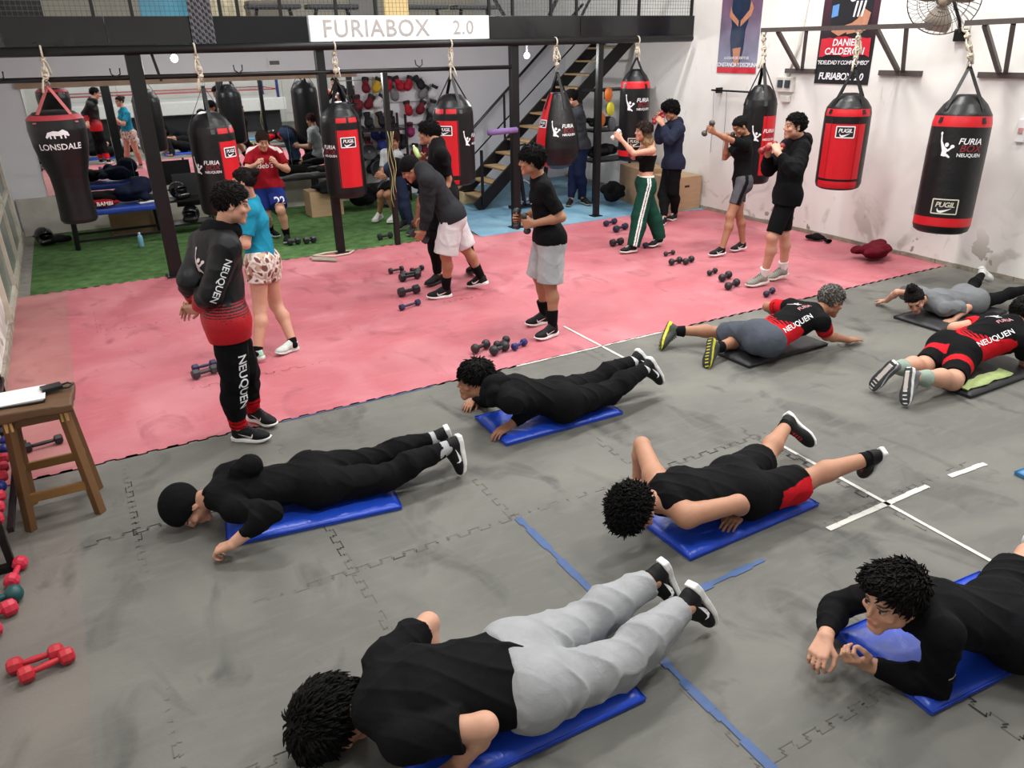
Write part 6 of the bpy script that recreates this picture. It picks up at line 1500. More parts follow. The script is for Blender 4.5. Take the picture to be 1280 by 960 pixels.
g = text_geo('BAMBI', .075, .012); MB().add([(x, -.112, y + .056) for x, y in g[0]], g[1]).build('lettering', M_PRINT, rc_)
def trainer(loc, rz, up_c, so_c, label):
    t = empty('training_shoe', loc, label, 'shoe', rz)
    F = Field((-.08, -.06, -.01), (.08, .32, .17), .006); I = [np.array([1., 0, 0]), np.array([0, 1., 0]), np.array([0, 0, 1.])]
    F.ell((0, .205, .042), I, (.046, .07, .034), 0); F.ell((0, .05, .052), I, (.037, .052, .045), .03); F.cone((0, .17, .052), (0, .09, .078), .036, .038, .03); F.cone((0, .05, .06), (0, .045, .108), .04, .043, .02, flat='b'); F.cone((0, .05, .09), (0, .04, .16), .034, .036, .003, sub=True)
    link('upper', F.mesh('upper', (0, 0, 0), C_(up_c)), M_SHOE, t)
    MB().box((0, .13, .014), (.088, .29, .03), bev=.012).build('sole', mat('sole ' + so_c, so_c, .5), t); return t
trainer((.96, 12.62, .55), 1.9, '#1a1c26', '#d8d4cc', 'dark trainer with pale sole on the right end of the blue bench')
# bottle on the turf
t = empty('water_bottle', (.60, 12.15, 0), 'pale blue water bottle standing on the turf by the bench', 'bottle')
MB().lathe([(.034, 0), (.038, .02), (.036, .07), (.038, .12), (.034, .16), (.014, .185)], 16).build('bottle_body', mat('pale blue plastic', '#7fb3cf', .25, var=.2, scale=20), t); MB().lathe([(.016, .185), (.016, .21)], 12).build('cap', M_WHITE, t)
def helmet(loc, rz, col, label):
    t = empty('helmet', loc, label, 'helmet', rz); I = [np.array([1., 0, 0]), np.array([0, 1., 0]), np.array([0, 0, 1.])]
    F = Field((-.16, -.18, -.01), (.16, .18, .27), .008); F.ell((0, 0, .13), I, (.125, .15, .13), 0); F.cone((-.07, -.13, .06), (.07, -.13, .06), .045, .045, .04); F.ell((0, -.13, .14), I, (.09, .08, .045), .01, sub=True)
    link('shell', F.mesh('shell', (0, 0, 0), C_(col)), M_SHINYB, t)
    MB().tube([(-.1, -.03, .14), (-.13, .02, .14), (-.12, .08, .14)], .012, 6).build('strap', M_BLACKLEATH, t); return t
M_SHINYB = mat('glossy shell', None, .15, attr=True, var=.03, spec=.6)
helmet((-.62, 13.15, 0), .3, '#141518', 'black helmet on the turf in the left corner')
lump('black_gloves', M_SHINY, (-.42, 13.05, .08), (.13, .10, .09), .006, 'black boxing glove heap beside the corner helmet', 'gloves', '#141416', 8, vx=.012)
def crate(c, d, label, rz=0, nm='wooden_box', col='#a5896a', holes=True):
    t = empty(nm, (c[0], c[1], c[2]), label, 'box', rz); m = mat('plywood ' + col, col, .7, var=.12, scale=4, stretch=(1, 1, 5))
    MB().box((0, 0, d[2] / 2), d, bev=.006).build('box_body', m, t)
    if holes: MB().box((0, -d[1] / 2 - .001, d[2] * .72), (.10, .006, .03), bev=.002).build('hand_hole', mat('dark opening', '#1a1512', .9), t)
    return t
crate((.62, 13.35, 0), (.66, .36, .42), 'plywood box behind the blue bench', holes=False)
crate((3.55, 12.95, 0), (.55, .4, .42), 'cardboard-brown box partly covered by a black cloth', holes=False)
lump('black_cloth', M_CLOTH, (3.75, 12.85, .47), (.42, .28, .14), .010, 'black coat thrown over the brown box', 'coat', '#131418', 9, extra=(((4.05, 12.8, .28), (.22, .24, .26)),))
lump('kit_bag', M_CLOTH, (4.18, 12.9, .26), (.24, .20, .26), .008, 'black kit bag on the turf behind the long red bag', 'bag', '#141418', 10)
# framed box seat with helmets by the first post
sh = empty('equipment_shelf', (1.42, 12.9, 0), 'black low shelf with helmets beside the first thick post', 'shelf')
for z in (.14, .50): MB().box((0, 0, z), (.62, .4, .03)).build('shelf_board', M_BLACKMETAL, sh)
for sx in (-1, 1):
    for sy in (-1, 1): MB().box((sx * .3, sy * .18, .42), (.03, .03, .84)).build('upright', M_BLACKMETAL, sh)
MB().box((.1, .19, .6), (.5, .015, .5)).build('back_panel', m_tarp, sh)
helmet((1.30, 12.85, .515), .4, '#17181b', 'glossy black helmet on the upper board of the low shelf')
helmet((1.42, 12.82, .155), -.3, '#1a1b1e', 'black helmet on the lower board of the low shelf')
# ------------------------------------------------------------------ plinth seat and weights under the mirror's right half
pb = empty('low_bench', (3.6, 13.55, 0), 'long black low bench with kit under the mirror', 'bench')
MB().box((0, 0, .56), (1.7, .34, .06), bev=.01).build('seat_board', M_BLACKLEATH, pb)
for sx in (-1, 0, 1): MB().box((sx * .75, 0, .27), (.05, .3, .53)).build('leg', M_BLACKMETAL, pb)
lump('black_holdall', M_CLOTH, (3.2, 13.5, .70), (.34, .15, .11), .008, 'black holdall on the long low bench', 'bag', '#131317', 11)
lump('dark_jacket', M_CLOTH, (3.95, 13.5, .68), (.3, .14, .09), .010, 'dark jacket on the right end of the low bench', 'clothes', '#1a1b20', 12)
def plate(loc, R, rot, label, col='#1b1c1f', group=None):
    t = empty('weight_plate', loc, label, 'weight plate', 0, group); t.rotation_euler = rot
    MB().lathe([(R * .12, -.02), (R * .2, -.025), (R * .8, -.012), (R * .84, -.025), (R, -.02), (R, .02), (R * .84, .025), (R * .8, .012), (R * .2, .025), (R * .12, .02)], 32).build('disc', mat('plate ' + col, col, .5), t)
    MB().lathe([(R * .12, -.03), (R * .17, -.03), (R * .17, .03), (R * .12, .03)], 20).build('hub', mat('plate hub', '#6f6f70', .4, metal=.5), t); return t
for (x, y, z, R, a, lb) in ((4.72, 12.95, .24, .24, (1.35, 0, .2), 'large black weight plate leaning at the front of the pile'), (4.68, 13.2, .62, .17, (1.5, 0, .1), 'smaller black plate above the large one'), (4.5, 13.15, .93, .14, (1.5, 0, -.2), 'small black plate high on the equipment rack'), (4.95, 13.1, .20, .20, (1.3, 0, -.4), 'black plate right of the large leaning one')):
    plate((x, y, z), R, a, lb)
rk = empty('equipment_rack', (4.85, 13.5, 0), 'dark equipment rack full of gym kit right of the mirror', 'rack')
for sx in (-1, 1):
    for sy in (-1, 1): MB().box((sx * .42, sy * .2, .75), (.035, .035, 1.5)).build('upright', M_BLACKMETAL, rk)
for z in (.3, .8, 1.25): MB().box((0, 0, z), (.86, .42, .025)).build('shelf_board', M_BLACKMETAL, rk)

# hanging gloves: one built, copies recoloured
def make_glove(col, loc, rot, label, scale=1.0, group=None):
    key = ('glove', col)
    if key not in DB:
        I = [np.array([1., 0, 0]), np.array([0, 1., 0]), np.array([0, 0, 1.])]
        F = Field((-.11, -.10, -.20), (.12, .10, .15), .009); F.ell((0, 0, -.08), I, (.075, .062, .09), 0); F.ell((0, -.02, -.10), I, (.07, .06, .06), .03); F.cone((.07, -.01, -.02), (.06, -.03, -.09), .026, .026, .015); F.cone((0, 0, .0), (0, 0, .11), .052, .058, .02, flat='b')
        G = Field((-.09, -.09, .03), (.09, .09, .12), .009); G.cone((0, 0, .045), (0, 0, .105), .062, .066, 0, flat='ab')
        DB[key] = (F.mesh('glove_body', (0, 0, 0), C_(col)), G.mesh('cuff', (0, 0, 0), C_('#26262a')))
        DB[key][0].materials.append(M_SHINY); DB[key][1].materials.append(M_SHINY)
    t = bpy.data.objects.new('boxing_glove', None); COL.objects.link(t); t.location = loc; t.rotation_euler = rot; t.scale = (scale,) * 3; tag(t, label, 'boxing glove', group)
    for nm, me in zip(('glove_body', 'cuff'), DB[key]):
        o = bpy.data.objects.new(nm, me); COL.objects.link(o); o.parent = t
GC = {'r': ('#a81c2c', 'red'), 'd': ('#6d1824', 'dark red'), 'k': ('#1d1d20', 'black'), 'g': ('#77777a', 'grey'), 'y': ('#c4a12e', 'yellow'), 'w': ('#cfcfcf', 'white'), 'b': ('#2c3a86', 'blue'), 'p': ('#8c2c5c', 'purple-pink')}
gy = YB - .10
rowg = [ (2.00, [(4.80, 'd'), (5.02, 'y'), (5.24, 'r'), (5.42, 'r'), (5.62, 'r'), (5.80, 'k')]), (1.84, [(5.92, 'g'), (6.10, 'w'), (5.3, 'g')]), (1.72, [(4.62, 'd'), (4.86, 'd'), (5.04, 'w')]),
    (1.58, [(5.56, 'r'), (5.84, 'd'), (6.06, 'g'), (4.60, 'k')]), (1.42, [(4.78, 'k'), (5.02, 'k'), (5.22, 'k'), (6.00, 'k')]), (1.20, [(4.62, 'k'), (4.86, 'b'), (5.08, 'b'), (5.28, 'k'), (5.58, 'p'), (5.86, 'p')]),
    (1.00, [(4.74, 'd'), (4.98, 'b'), (5.2, 'k'), (5.42, 'k')]), (.82, [(4.66, 'g'), (4.90, 'g'), (5.14, 'w'), (5.66, 'd'), (5.86, 'd')]), (.60, [(4.80, 'k'), (5.04, 'k'), (5.3, 'k'), (5.5, 'd')])]
rowname = ['top row', 'second row', 'third row', 'fourth row', 'fifth row', 'sixth row', 'seventh row', 'eighth row', 'lowest row']
for ri, (z, items) in enumerate(rowg):
    ordn = {}
    for x, c in sorted(items):
        rnd = random.Random(int(x * 100 + z * 1000)); cnt = [q for q in sorted(items) if q[1] == c]; i = [q[0] for q in cnt].index(x)
        pos = '' if len(cnt) == 1 else ', %s of its colour' % ['first', 'second', 'third', 'fourth'][i]
        make_glove(GC[c][0], (x, gy + rnd.uniform(-.02, .02), z), (rnd.uniform(-.2, .2), rnd.uniform(-.7, .7), rnd.uniform(-.6, .6)), GC[c][1] + ' boxing glove, %s on the back wall' % rowname[ri] + pos, .97)
t = empty('glove_board', (5.25, YB - .02, 0), 'pale board with rods on which the gloves hang', 'board')
for z in (2.06, 1.66, 1.26, .88): MB().box((.1, -.02, z), (1.7, .02, .012)).build('rod', mat('grey rod', '#8f8f8f', .4), t)
mb = MB().box((0, 0, 1.35), (.05, .03, 1.5)); mb.build('strip', mat('yellowish strip', '#b7ad92', .7), t)
t.location.x = 4.98
crate((6.10, 12.55, 0), (.38, .3, .2), 'pale pine box on the blue mats by the red-fronted bag', col='#d1b78a', holes=False)
crate((6.0, 12.95, 0), (.3, .26, .34), 'small cardboard box behind the pale pine box', col='#b08a62', holes=False)

# ------------------------------------------------------------------ right rear: plyo boxes, rack with pads, bike
crate((8.62, 10.76, 0), (.80, .55, .62), 'large plywood jump box behind the green trousers person', 1.35)
crate((8.72, 10.02, 0), (.62, .55, .55), 'plywood jump box with hand hole against the right wall', .0)
lump('rucksack', M_CLOTH, (7.98, 10.78, .24), (.20, .18, .25), .010, 'black rucksack on the blue mats by the thin right post', 'bag', '#141517', 14)
rr_ = empty('storage_rack', (8.38, 11.36, 0), 'black storage rack with pads behind the tall black bag', 'rack')
for sx in (-1, 1):
    for sy in (-1, 1): MB().box((sx * .55, sy * .22, .95), (.04, .04, 1.9)).build('upright', M_BLACKMETAL, rr_)
for z in (.7, 1.2, 1.85): MB().box((0, 0, z), (1.14, .46, .03)).build('shelf_board', M_BLACKMETAL, rr_)
def focus_pad(loc, col, label):
    t = empty('focus_pad', loc, label, 'focus pad'); MB().sphere((0, 0, 0), (.075, .05, .115), 16, 12).build('pad_face', mat('pad ' + col, col, .5), t)
    MB().box((0, .05, 0), (.09, .04, .14), bev=.01).build('hand_sleeve', M_BLACKLEATH, t)
focus_pad((8.03, 11.06, 1.79), '#cc6a24', 'orange oval pad highest on the storage rack'); focus_pad((8.08, 11.06, 1.56), '#cfc62c', 'yellow oval pad below the upper orange one')
focus_pad((7.90, 11.06, 1.40), '#cc6a24', 'orange oval pad left of the grey one'); focus_pad((8.12, 11.06, 1.32), '#5d646b', 'slate grey oval pad on the storage rack')
lump('black_mitts', M_SHINY, (8.1, 11.33, .86), (.3, .2, .14), .01, 'black mitts heaped on the lower board of the storage rack', 'gloves', '#16171a', 15)
lump('black_guards', M_SHINY, (8.05, 11.33, 1.34), (.26, .18, .12), .01, 'black guards heaped on the middle board of the storage rack', 'guards', '#17181b', 16)
bk = empty('exercise_bike', (6.80, 11.42, 0), 'dark exercise bike beside the navy trousers person', 'exercise bike')
MB().tube([(.18 * math.cos(a) - .25, 0, .30 + .18 * math.sin(a)) for a in [i / 20 * 2 * PI for i in range(20)]], .016, 8, closed=True).build('flywheel', mat('grey wheel rim', '#8d8f92', .4), bk)
MB().bar((-.4, -.18, .03), (-.4, .18, .03), .05, .05).build('foot_bar', M_BLACKMETAL, bk); MB().bar((.35, -.18, .03), (.35, .18, .03), .05, .05).build('foot_bar', M_BLACKMETAL, bk)
MB().bar((-.4, 0, .05), (.35, 0, .05), .05, .06).build('base_bar', M_BLACKMETAL, bk); MB().bar((-.2, 0, .05), (-.35, 0, 1.05), .05, .05).build('handle_post', M_BLACKMETAL, bk); MB().bar((.15, 0, .05), (.25, 0, .8), .05, .05).build('seat_post', M_BLACKMETAL, bk)
MB().box((.27, 0, .84), (.24, .16, .06), bev=.025).build('saddle', M_BLACKLEATH, bk); MB().tube([(-.3, -.22, 1.1), (-.38, -.1, 1.06), (-.38, .1, 1.06), (-.3, .22, 1.1)], .016, 8).build('handlebar', M_BLACKLEATH, bk)

# clothes by the right wall
lump('maroon_hoodie', M_CLOTH, (8.62, 6.06, .11), (.27, .19, .13), .02, 'maroon garment crumpled on the red mats by the right wall', 'clothes', '#5e1220', 21, vx=.011)
lump('black_glove_pair', M_CLOTH, (8.80, 7.12, .05), (.10, .12, .05), .006, 'black bundled item on the red mats by the wall skirting', 'bundle', '#121214', 22, vx=.01, extra=(((8.80, 6.85, .035), (.05, .14, .03)),))

# ------------------------------------------------------------------ right wall: posters, fan, boxes
def wall_shape(mb, pts, x, mi=0):
    n = len(pts); mb.add([(x, p[0], p[1]) for p in pts], [tuple(range(n))], mi)
def poster(y0, y1, z0, z1, label, cols, build):
    t = empty('wall_poster', (XR, (y0 + y1) / 2, z0), label, 'poster')
    rel(MB().box((XR - .006, (y0 + y1) / 2, (z0 + z1) / 2), (.008, y1 - y0, z1 - z0)).build('poster_sheet', cols), t)
    X0 = [XR - .012]
    def shape(nm, pts, m):
        X0[0] -= .0006; mb = MB(); wall_shape(mb, pts, X0[0]); rel(mb.build(nm, m), t)
    def text(nm, s_, size, y, z, m, bold=.015, sh=.2, sp=1.0):
        X0[0] -= .0006; g = text_geo(s_, size, bold, sh, sp, 0); rel(MB().add([(X0[0], y - a, z + b_) for a, b_ in g[0]], g[1]).build(nm, m), t)
    build(shape, text); return t
def oval(cy, cz, ry, rz, n=20, a0=0.0): return [(cy + ry * math.cos(2 * PI * k / n + a0), cz + rz * math.sin(2 * PI * k / n + a0)) for k in range(n)]
psk = mat('poster skin tone', '#b27c62', .6, var=.12, scale=20); pbk = mat('poster black', '#131319', .5, var=.2, scale=9); pred = mat('poster red', '#c01f30', .5, var=.1); pnavy = mat('poster navy', '#1c2b44', .5, var=.3, scale=12); pwh = mat('poster white', '#e4e4e8', .5)
def grad_mat(nm, c0, c1, z0, z1, var=.25):
    m = mat(nm, c0, .5, var=var, scale=4); nt = m.node_tree; tc = nt.nodes.new('ShaderNodeTexCoord'); sp = nt.nodes.new('ShaderNodeSeparateXYZ'); nt.links.new(tc.outputs['Generated'], sp.inputs[0])
    mx = nt.nodes.new('ShaderNodeMix'); mx.data_type = 'RGBA'; mx.inputs[6].default_value = (*lin(c0), 1); mx.inputs[7].default_value = (*lin(c1), 1); mr = nt.nodes.new('ShaderNodeMapRange'); mr.inputs[1].default_value = z0; mr.inputs[2].default_value = z1
    nt.links.new(sp.outputs[2], mr.inputs[0]); nt.links.new(mr.outputs[0], mx.inputs[0]); h = [n for n in nt.nodes if n.type == 'HUE_SAT'][0]; nt.links.new(mx.outputs[2], h.inputs['Color']); return m
def b1(shape, text):
    yc = 9.24
    shape('red_footer', [(8.83, 2.12), (9.64, 2.12), (9.64, 2.20), (8.83, 2.20)], pred)
    shape('figure_legs', [(yc - .13, 2.72), (yc - .12, 2.44), (yc - .06, 2.24), (yc + .0, 2.26), (yc + .02, 2.50), (yc + .06, 2.28), (yc + .12, 2.34), (yc + .17, 2.6), (yc + .16, 2.76)], mat('poster shorts', '#26324a', .5, var=.2))
    shape('figure_shins', [(yc - .07, 2.48), (yc - .05, 2.24), (yc + .04, 2.20), (yc + .10, 2.46)], psk)
    shape('figure_body', [(yc - .18, 3.2), (yc - .17, 2.82), (yc - .12, 2.70), (yc + .14, 2.72), (yc + .18, 2.9), (yc + .18, 3.2)], pnavy)
    shape('figure_arm', [(yc - .26, 3.0), (yc - .22, 2.9), (yc - .02, 2.76), (yc - .02, 2.84), (yc - .18, 2.98), (yc - .2, 3.1)], psk)
    shape('figure_arm', [(yc + .2, 3.04), (yc + .22, 2.9), (yc + .02, 2.76), (yc + .02, 2.84), (yc + .16, 2.95)], psk)
    text('lettering', 'CONSTANCIA Y DISCIPLINA', .078, 9.24, 2.235, pwh, .02, 0, .86); text('lettering', 'LA CLAVE DEL EXITO ES', .052, 9.24, 2.33, pwh, .012, 0, .9)
poster(8.83, 9.64, 2.12, 3.3, 'left wall poster of a boxer in dark kit with red foot strip', grad_mat('poster street', '#7c7f95', '#6a5068', .15, .8), b1)
def b2(shape, text):
    yc = 7.32
    shape('figure_body', [(yc - .33, 2.62), (yc - .34, 3.0), (yc - .2, 3.3), (yc + .2, 3.3), (yc + .3, 3.05), (yc + .26, 2.6)], mat('poster shirt', '#17171c', .5, var=.1))
    shape('figure_face', oval(yc - .02, 3.16, .09, .14), psk); shape('figure_shirt_collar', oval(yc - .03, 3.03, .045, .035), pwh)
    shape('figure_arm', [(yc - .32, 2.86), (yc - .28, 2.66), (yc + .0, 2.62), (yc + .02, 2.70), (yc - .14, 2.80), (yc - .2, 2.92)], psk)
    shape('figure_arm', [(yc + .25, 2.66), (yc + .12, 2.60), (yc - .12, 2.70), (yc - .1, 2.76), (yc + .15, 2.70)], psk)
    shape('shirt_badge', [(yc + .17, 2.84), (yc + .17, 2.98), (yc + .27, 2.96), (yc + .27, 2.82)], mat('poster blue badge', '#5b8cc8', .5))
    for k in range(3): shape('shirt_lettering', [(yc - .06 - .06 * k, 2.82), (yc - .09 - .06 * k, 3.0), (yc - .12 - .06 * k, 3.0), (yc - .085 - .06 * k, 2.82)], pwh)
    rnd = random.Random(4); up_ = [(yc - .38 + .76 * i / 12, 2.58 + rnd.uniform(-.015, .02)) for i in range(13)]; dn = [(yc + .39 - .78 * i / 12, 2.36 + rnd.uniform(-.015, .02)) for i in range(13)]
    shape('red_brush_stroke', up_ + dn, pred)
    text('lettering', 'DANIEL', .115, yc, 2.52, pwh, .02, .15); text('lettering', 'CALDER\u00d3N', .115, yc, 2.415, pwh, .02, .15)
    text('lettering', '"FIDELIDAD Y COMPROMISO"', .07, yc, 2.28, pwh, .012, .15, .84); text('lettering', 'FURIABOX  2.0', .12, yc, 2.11, pwh, .02, .15, .88)
poster(6.89, 7.74, 2.02, 3.3, 'right wall poster, black, with the red brush stroke and white capital letters', grad_mat('poster night', '#131318', '#4a1c30', .35, .9), b2)

fn = empty('wall_fan', (XR, 5.86, 2.85), 'large black wire wall fan near the top right', 'fan')
fc = Vector((8.55, 5.72, 2.93)); fd = Vector((-.72, -.35, -.28)).normalized(); Rf = fd.to_track_quat('Z', 'Y').to_matrix()
m_wire = mat('dark fan wire', '#3c3d40', .4, metal=.6); FR = .36
def fanpart(nm, mbx, m): return rel(mbx.build(nm, m), fn)
mb = MB()
for k in range(36):
    a = 2 * PI * k / 36
    mb.tube([fc + Rf @ Vector((q * FR * math.cos(a + .5 * (1 - q)), q * FR * math.sin(a + .5 * (1 - q)), .10 * math.cos(q * PI / 2))) for q in (.15, .4, .65, .85, 1.0)], .0022, 4)
    mb.tube([fc + Rf @ Vector((q * FR * math.cos(a), q * FR * math.sin(a), -.10 * math.cos(q * PI / 2))) for q in (.2, .6, 1.0)], .0022, 4)
for r_, z_ in ((FR, 0), (FR * .7, .05), (FR * .4, .085), (FR * .7, -.05)): mb.tube([fc + Rf @ Vector((r_ * math.cos(q), r_ * math.sin(q), z_)) for q in [i / 40 * 2 * PI for i in range(40)]], .006 if r_ == FR else .003, 6, closed=True)
fanpart('wire_cage', mb, m_wire)
m_bl = mat('worn fan blade', '#a39a8c', .5, var=.3, scale=5)
for k in range(3):
    a = 2 * PI * k / 3 + .4; bl = MB(); vs = []
    for q in range(7):
        r_ = .06 + (FR - .09) * q / 6; w_ = .05 + .09 * math.sin(q / 6 * 2.4)
        for s_ in (-1, 1): vs.append(fc + Rf @ Vector((r_ * math.cos(a) - s_ * w_ * math.sin(a), r_ * math.sin(a) + s_ * w_ * math.cos(a), s_ * .025)))
        for s_ in (1, -1): vs.append(fc + Rf @ Vector((r_ * math.cos(a) - s_ * w_ * math.sin(a), r_ * math.sin(a) + s_ * w_ * math.cos(a), s_ * .025 - .005)))
    fs = []
    for q in range(6):
        for c in range(4): fs.append((q * 4 + c, q * 4 + (c + 1) % 4, q * 4 + 4 + (c + 1) % 4, q * 4 + 4 + c))
    bl.add(vs, fs, 0, True); fanpart('blade', bl, m_bl)
fanpart('motor', MB().lathe([(.03, -.16), (.08, -.15), (.085, -.03), (.05, .0), (.045, .07), (.02, .09)], 20, fc, R=Rf), mat('brown motor', '#8a7d6d', .5, var=.3))
fanpart('fan_arm', MB().tube([fc - fd * .12, fc - fd * .16 + Vector((.10, -.02, -.05)), Vector((8.9, 5.72, 2.72)), Vector((8.98, 5.74, 2.62)), Vector((XR, 5.74, 2.6))], .018, 8), M_BLACKMETAL)
fanpart('wall_bracket', MB().box((XR - .025, 5.76, 2.58), (.05, .16, .13), bev=.01), M_BLACKMETAL)

t = empty('socket_box', (XR, 8.22, 1.94), 'white double socket box on the wall between the posters', 'socket box')
rel(MB().box((XR - .03, 8.22, 1.99), (.06, .30, .20), bev=.01).build('box_body', mat('old white plastic', '#c9c6be', .5)), t)
for s_ in (-1, 1): rel(MB().box((XR - .065, 8.22 + s_ * .065, 2.0), (.02, .09, .10), bev=.008).build('socket', mat('dark socket', '#26303a', .4)), t)
rel(MB().box((XR - .025, 8.19, 1.80), (.05, .15, .09), bev=.01).build('lower_box', mat('old white plastic', '#c9c6be', .5)), t)
tag(MB().tube([(XR - .02, 8.20, 2.09), (XR - .02, 8.06, 2.5), (XR - .02, 7.98, 3.4)], .016, 8).build('conduit', mat('old white plastic', '#c9c6be', .5)), 'white conduit pipe running up the wall from the socket box', 'pipe')
t = empty('wall_switch', (XR, 4.87, 1.52), 'small white switch box at the right picture edge', 'switch')
rel(MB().box((XR - .02, 4.86, 1.62), (.04, .10, .24), bev=.008).build('box_body', M_WHITE), t); rel(MB().box((XR - .045, 4.86, 1.62), (.01, .05, .06), bev=.003).build('switch_lever', mat('pinkish lever', '#c08a8a', .5)), t)
t = empty('wall_bar', (XR, 9.35, 1.86), 'thin dark bar with hanging cables fixed low left of the posters', 'bar')
rel(MB().tube([(XR - .10, 9.62, 1.87), (XR - .10, 8.75, 1.87)], .014, 8).build('cross_bar', M_BLACKMETAL), t)
for y in (9.5,): rel(MB().bar((XR, y, 1.87), (XR - .12, y, 1.87), .03, .08).build('bracket', M_BLACKMETAL), t)
for y, dz in ((9.58, .95), (9.3, 1.05)): rel(MB().tube([(XR - .09, y, 1.87), (XR - .05, y + .02, 1.5), (XR - .03, y + .03, 1.87 - dz)], .004, 5).build('cable', mat('thin grey cable', '#77777a', .6)), t)

# ------------------------------------------------------------------ stool with clipboard, dumbbell rack at the left
st_ = empty('wooden_stool', (-.50, 4.86, 0), 'dark stained rustic wooden stool at the left with a clipboard on it', 'stool')
m_wd = mat('dark stained wood', '#6b4a2c', .55, var=.35, scale=5, bump=.2, stretch=(1, 1, .25)); m_wd2 = mat('stained wood rail', '#8a6334', .55, var=.35, scale=6, bump=.2, stretch=(.3, 1, 1)); m_raw = mat('raw pine', '#c9a15e', .7, var=.1)
F = Field((-.26, -.22, .66), (.26, .22, .78), .008); sq = Field
sl_, X, Y, Z = F.blk(F.lo, F.lo + F.n * F.v); dd = np.maximum(np.maximum(np.abs(X + 0 * Y) - .205 - .012 * np.sin(9 * Y), np.abs(Y) - .17 - .015 * np.sin(8 * X)), np.abs(Z - .722) - .024 - .006 * np.sin(7 * X + 2)) ; F.f = np.minimum(F.f, dd + .004 * wob(X, Y, Z, 20))
link('seat', F.mesh('seat', (0, 0, 0), C_('#5c4129')), mat('seat wood', None, .5, attr=True, var=.3, scale=6, bump=.2, stretch=(.3, 1, 1)), st_)
LG = []
for sx in (-1, 1):
    for sy in (-1, 1):
        a, b_ = Vector((sx * .185, sy * .16, 0)), Vector((sx * .135, sy * .11, .71)); LG.append((a, b_)); MB().bar(a, b_, .052, .045, bev=.004).build('leg', m_wd, st_)
        if sy < 0: MB().box(a.lerp(b_, .93) + Vector((0, -.026, 0)), (.04, .006, .06)).build('tenon_end', m_raw, st_)
for sy, z in ((-1, .20), (1, .27)):
    f = z / .71; x = .185 - .05 * f; y = sy * (.16 - .05 * f); MB().box((0, y, z), (2 * x, .022, .055), bev=.003).build('stretcher', m_wd2, st_)
for sx, z in ((-1, .30), (1, .30)):
    f = z / .71; x = sx * (.185 - .05 * f); y = (.16 - .05 * f); MB().box((x, 0, z), (.022, 2 * y, .055), bev=.003).build('stretcher', m_wd2, st_)
for sy in (-1, 1): MB().box((0, sy * .112, .67), (.26, .02, .06), bev=.003).build('apron', m_wd, st_)
for sx in (-1, 1): MB().box((sx * .135, 0, .67), (.02, .2, .06), bev=.003).build('apron', m_wd, st_)
cb = empty('clipboard', (-.60, 4.90, .754), 'clipboard with white sheets and black clip on the stool', 'clipboard', -.05)
MB().box((0, 0, .003), (.34, .25, .004), bev=.001).build('board', m_tarp, cb)
for k in range(3): MB().box((.004 * k, -.003 * k, .008 + .004 * k), (.32, .225, .003), Matrix.Rotation(.02 * k, 3, 'Z')).build('paper_sheet', M_WHITE, cb)
ph = empty('black_clip_case', (-.40, 4.92, .765), 'small black case with a cord lying on the clipboard', 'case', .2)
MB().box((0, 0, .012), (.11, .08, .022), bev=.005).build('case_body', mat('black plastic', '#17181a', .3, var=.05), ph); MB().tube([(.05, 0, .012), (.09, .02, .01), (.11, -.02, .006), (.08, -.05, .005), (.04, -.04, .006)], .006, 6).build('cord', M_BLACKLEATH, ph)

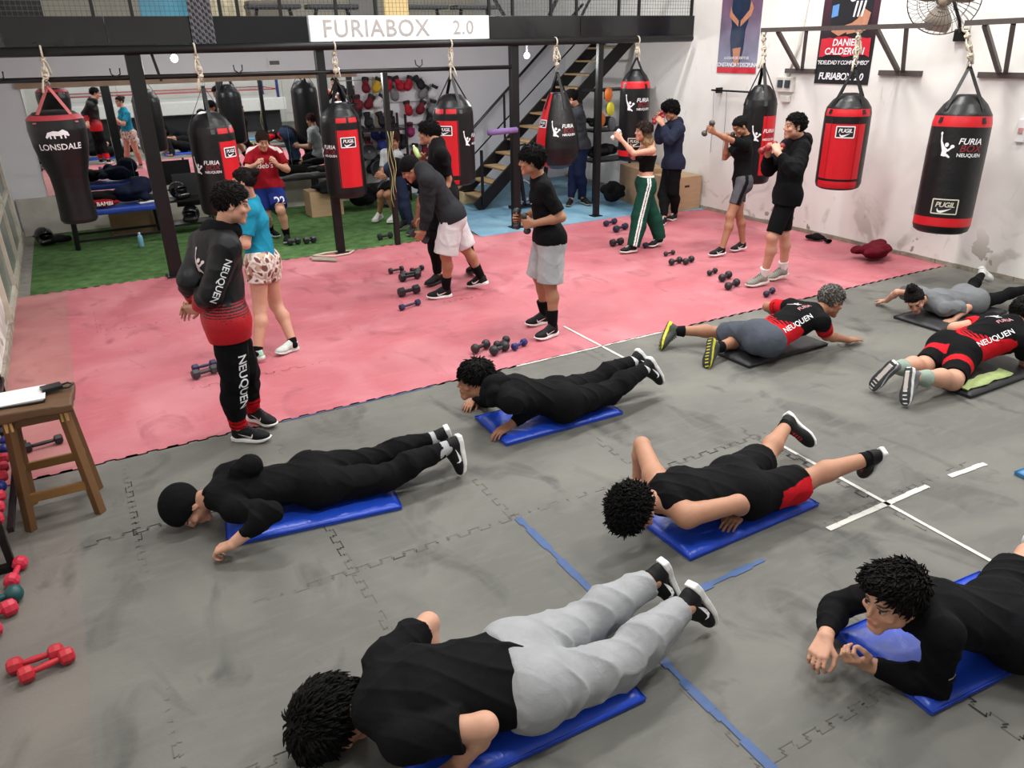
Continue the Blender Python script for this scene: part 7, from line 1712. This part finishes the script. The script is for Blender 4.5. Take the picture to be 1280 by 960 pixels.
dr = empty('dumbbell_rack', (-.835, 5.1, 0), 'black steel dumbbell rack along the left wall, full of small weights', 'rack')
for y in (-.78, .85):
    for x in (-.06, .06): MB().bar((x * 1.2, y, 0), (x, y, .62), .035, .035).build('upright', M_BLACKMETAL, dr)
    MB().box((.02, y, .02), (.17, .05, .035)).build('foot', M_BLACKMETAL, dr)
for z, x in ((.24, .04), (.52, .0)):
    for q in (-.075, .075): MB().bar((x + q, -.78, z + (.02 if q < 0 else 0)), (x + q, .88, z + (.02 if q < 0 else 0)), .03, .03).build('tray_rail', M_BLACKMETAL, dr)
ORD = ['', 'first', 'second', 'third', 'fourth', 'fifth', 'sixth', 'seventh', 'eighth']
rnd = random.Random(11); cols = [('#c42a42', 'pink-red', 'vinyl'), ('#c42a42', 'pink-red', 'vinyl'), ('#1d2f7c', 'blue', 'round'), ('#c42a42', 'pink-red', 'vinyl'), ('#1c1d21', 'black', 'hex')]
for tier, (z, x, nm) in enumerate(((.255, .0, 'lower'), (.535, -.02, 'upper'))):
    cnt = {}
    for i in range(11):
        y = 4.36 + i * .128
        c = (('#1c1d21', 'black', 'hex') if i > 8 else ('#1d2f7c', 'blue', 'round') if i in (7, 8, 3) else ('#c42a42', 'pink-red', 'vinyl'))
        cnt[c[1]] = cnt.get(c[1], 0) + 1
        dumbbell(c[2], c[0], (-.835 + x, y, z + .018), rnd.uniform(-.12, .12), '%s dumbbell, %s of its colour from the near end of the %s rack tray' % (c[1], ORD[cnt[c[1]]], nm), 'dumbbells on the %s rack tray' % nm, .18, .035 if c[2] != 'hex' else .04)
for i in range(6):
    dumbbell('vinyl', '#c42a42', (-.82, 4.42 + i * .128, .61), rnd.uniform(-.3, .3), 'pink-red dumbbell, %s from the near end of those heaped on the top rack tray' % ORD[i + 1], 'pink-red dumbbells heaped on the rack', .18, .035)

# ------------------------------------------------------------------ behind the camera, seen in the mirror: a raised ring
rg = empty('boxing_ring', (3.4, -1.9, 0), 'raised boxing ring with white apron seen in the mirror', 'boxing ring')
MB().box((0, 0, .35), (6.6, 2.4, .66)).build('ring_base', mat('dark ring base', '#141519', .7), rg)
MB().box((0, 0, .88), (7.0, 2.8, .40), bev=.02).build('apron', mat('white apron', '#c9c9c6', .6, var=.06), rg)
for sx in (-1, 1):
    for sy in (-1, 1): MB().tube([(sx * 3.3, sy * 1.2, 1.08), (sx * 3.3, sy * 1.2, 2.3)], .05, 10).build('corner_post', mat('ring post blue', '#25397c', .5), rg)
for z, c in ((1.35, '#b01c28'), (1.65, '#d0d0d0'), (1.95, '#2a4ba0')):
    MB().tube([(-3.3, -1.2, z), (3.3, -1.2, z), (3.3, 1.2, z), (-3.3, 1.2, z)], .02, 6, closed=True).build('ring_rope', mat('ring rope ' + c, c, .6), rg)
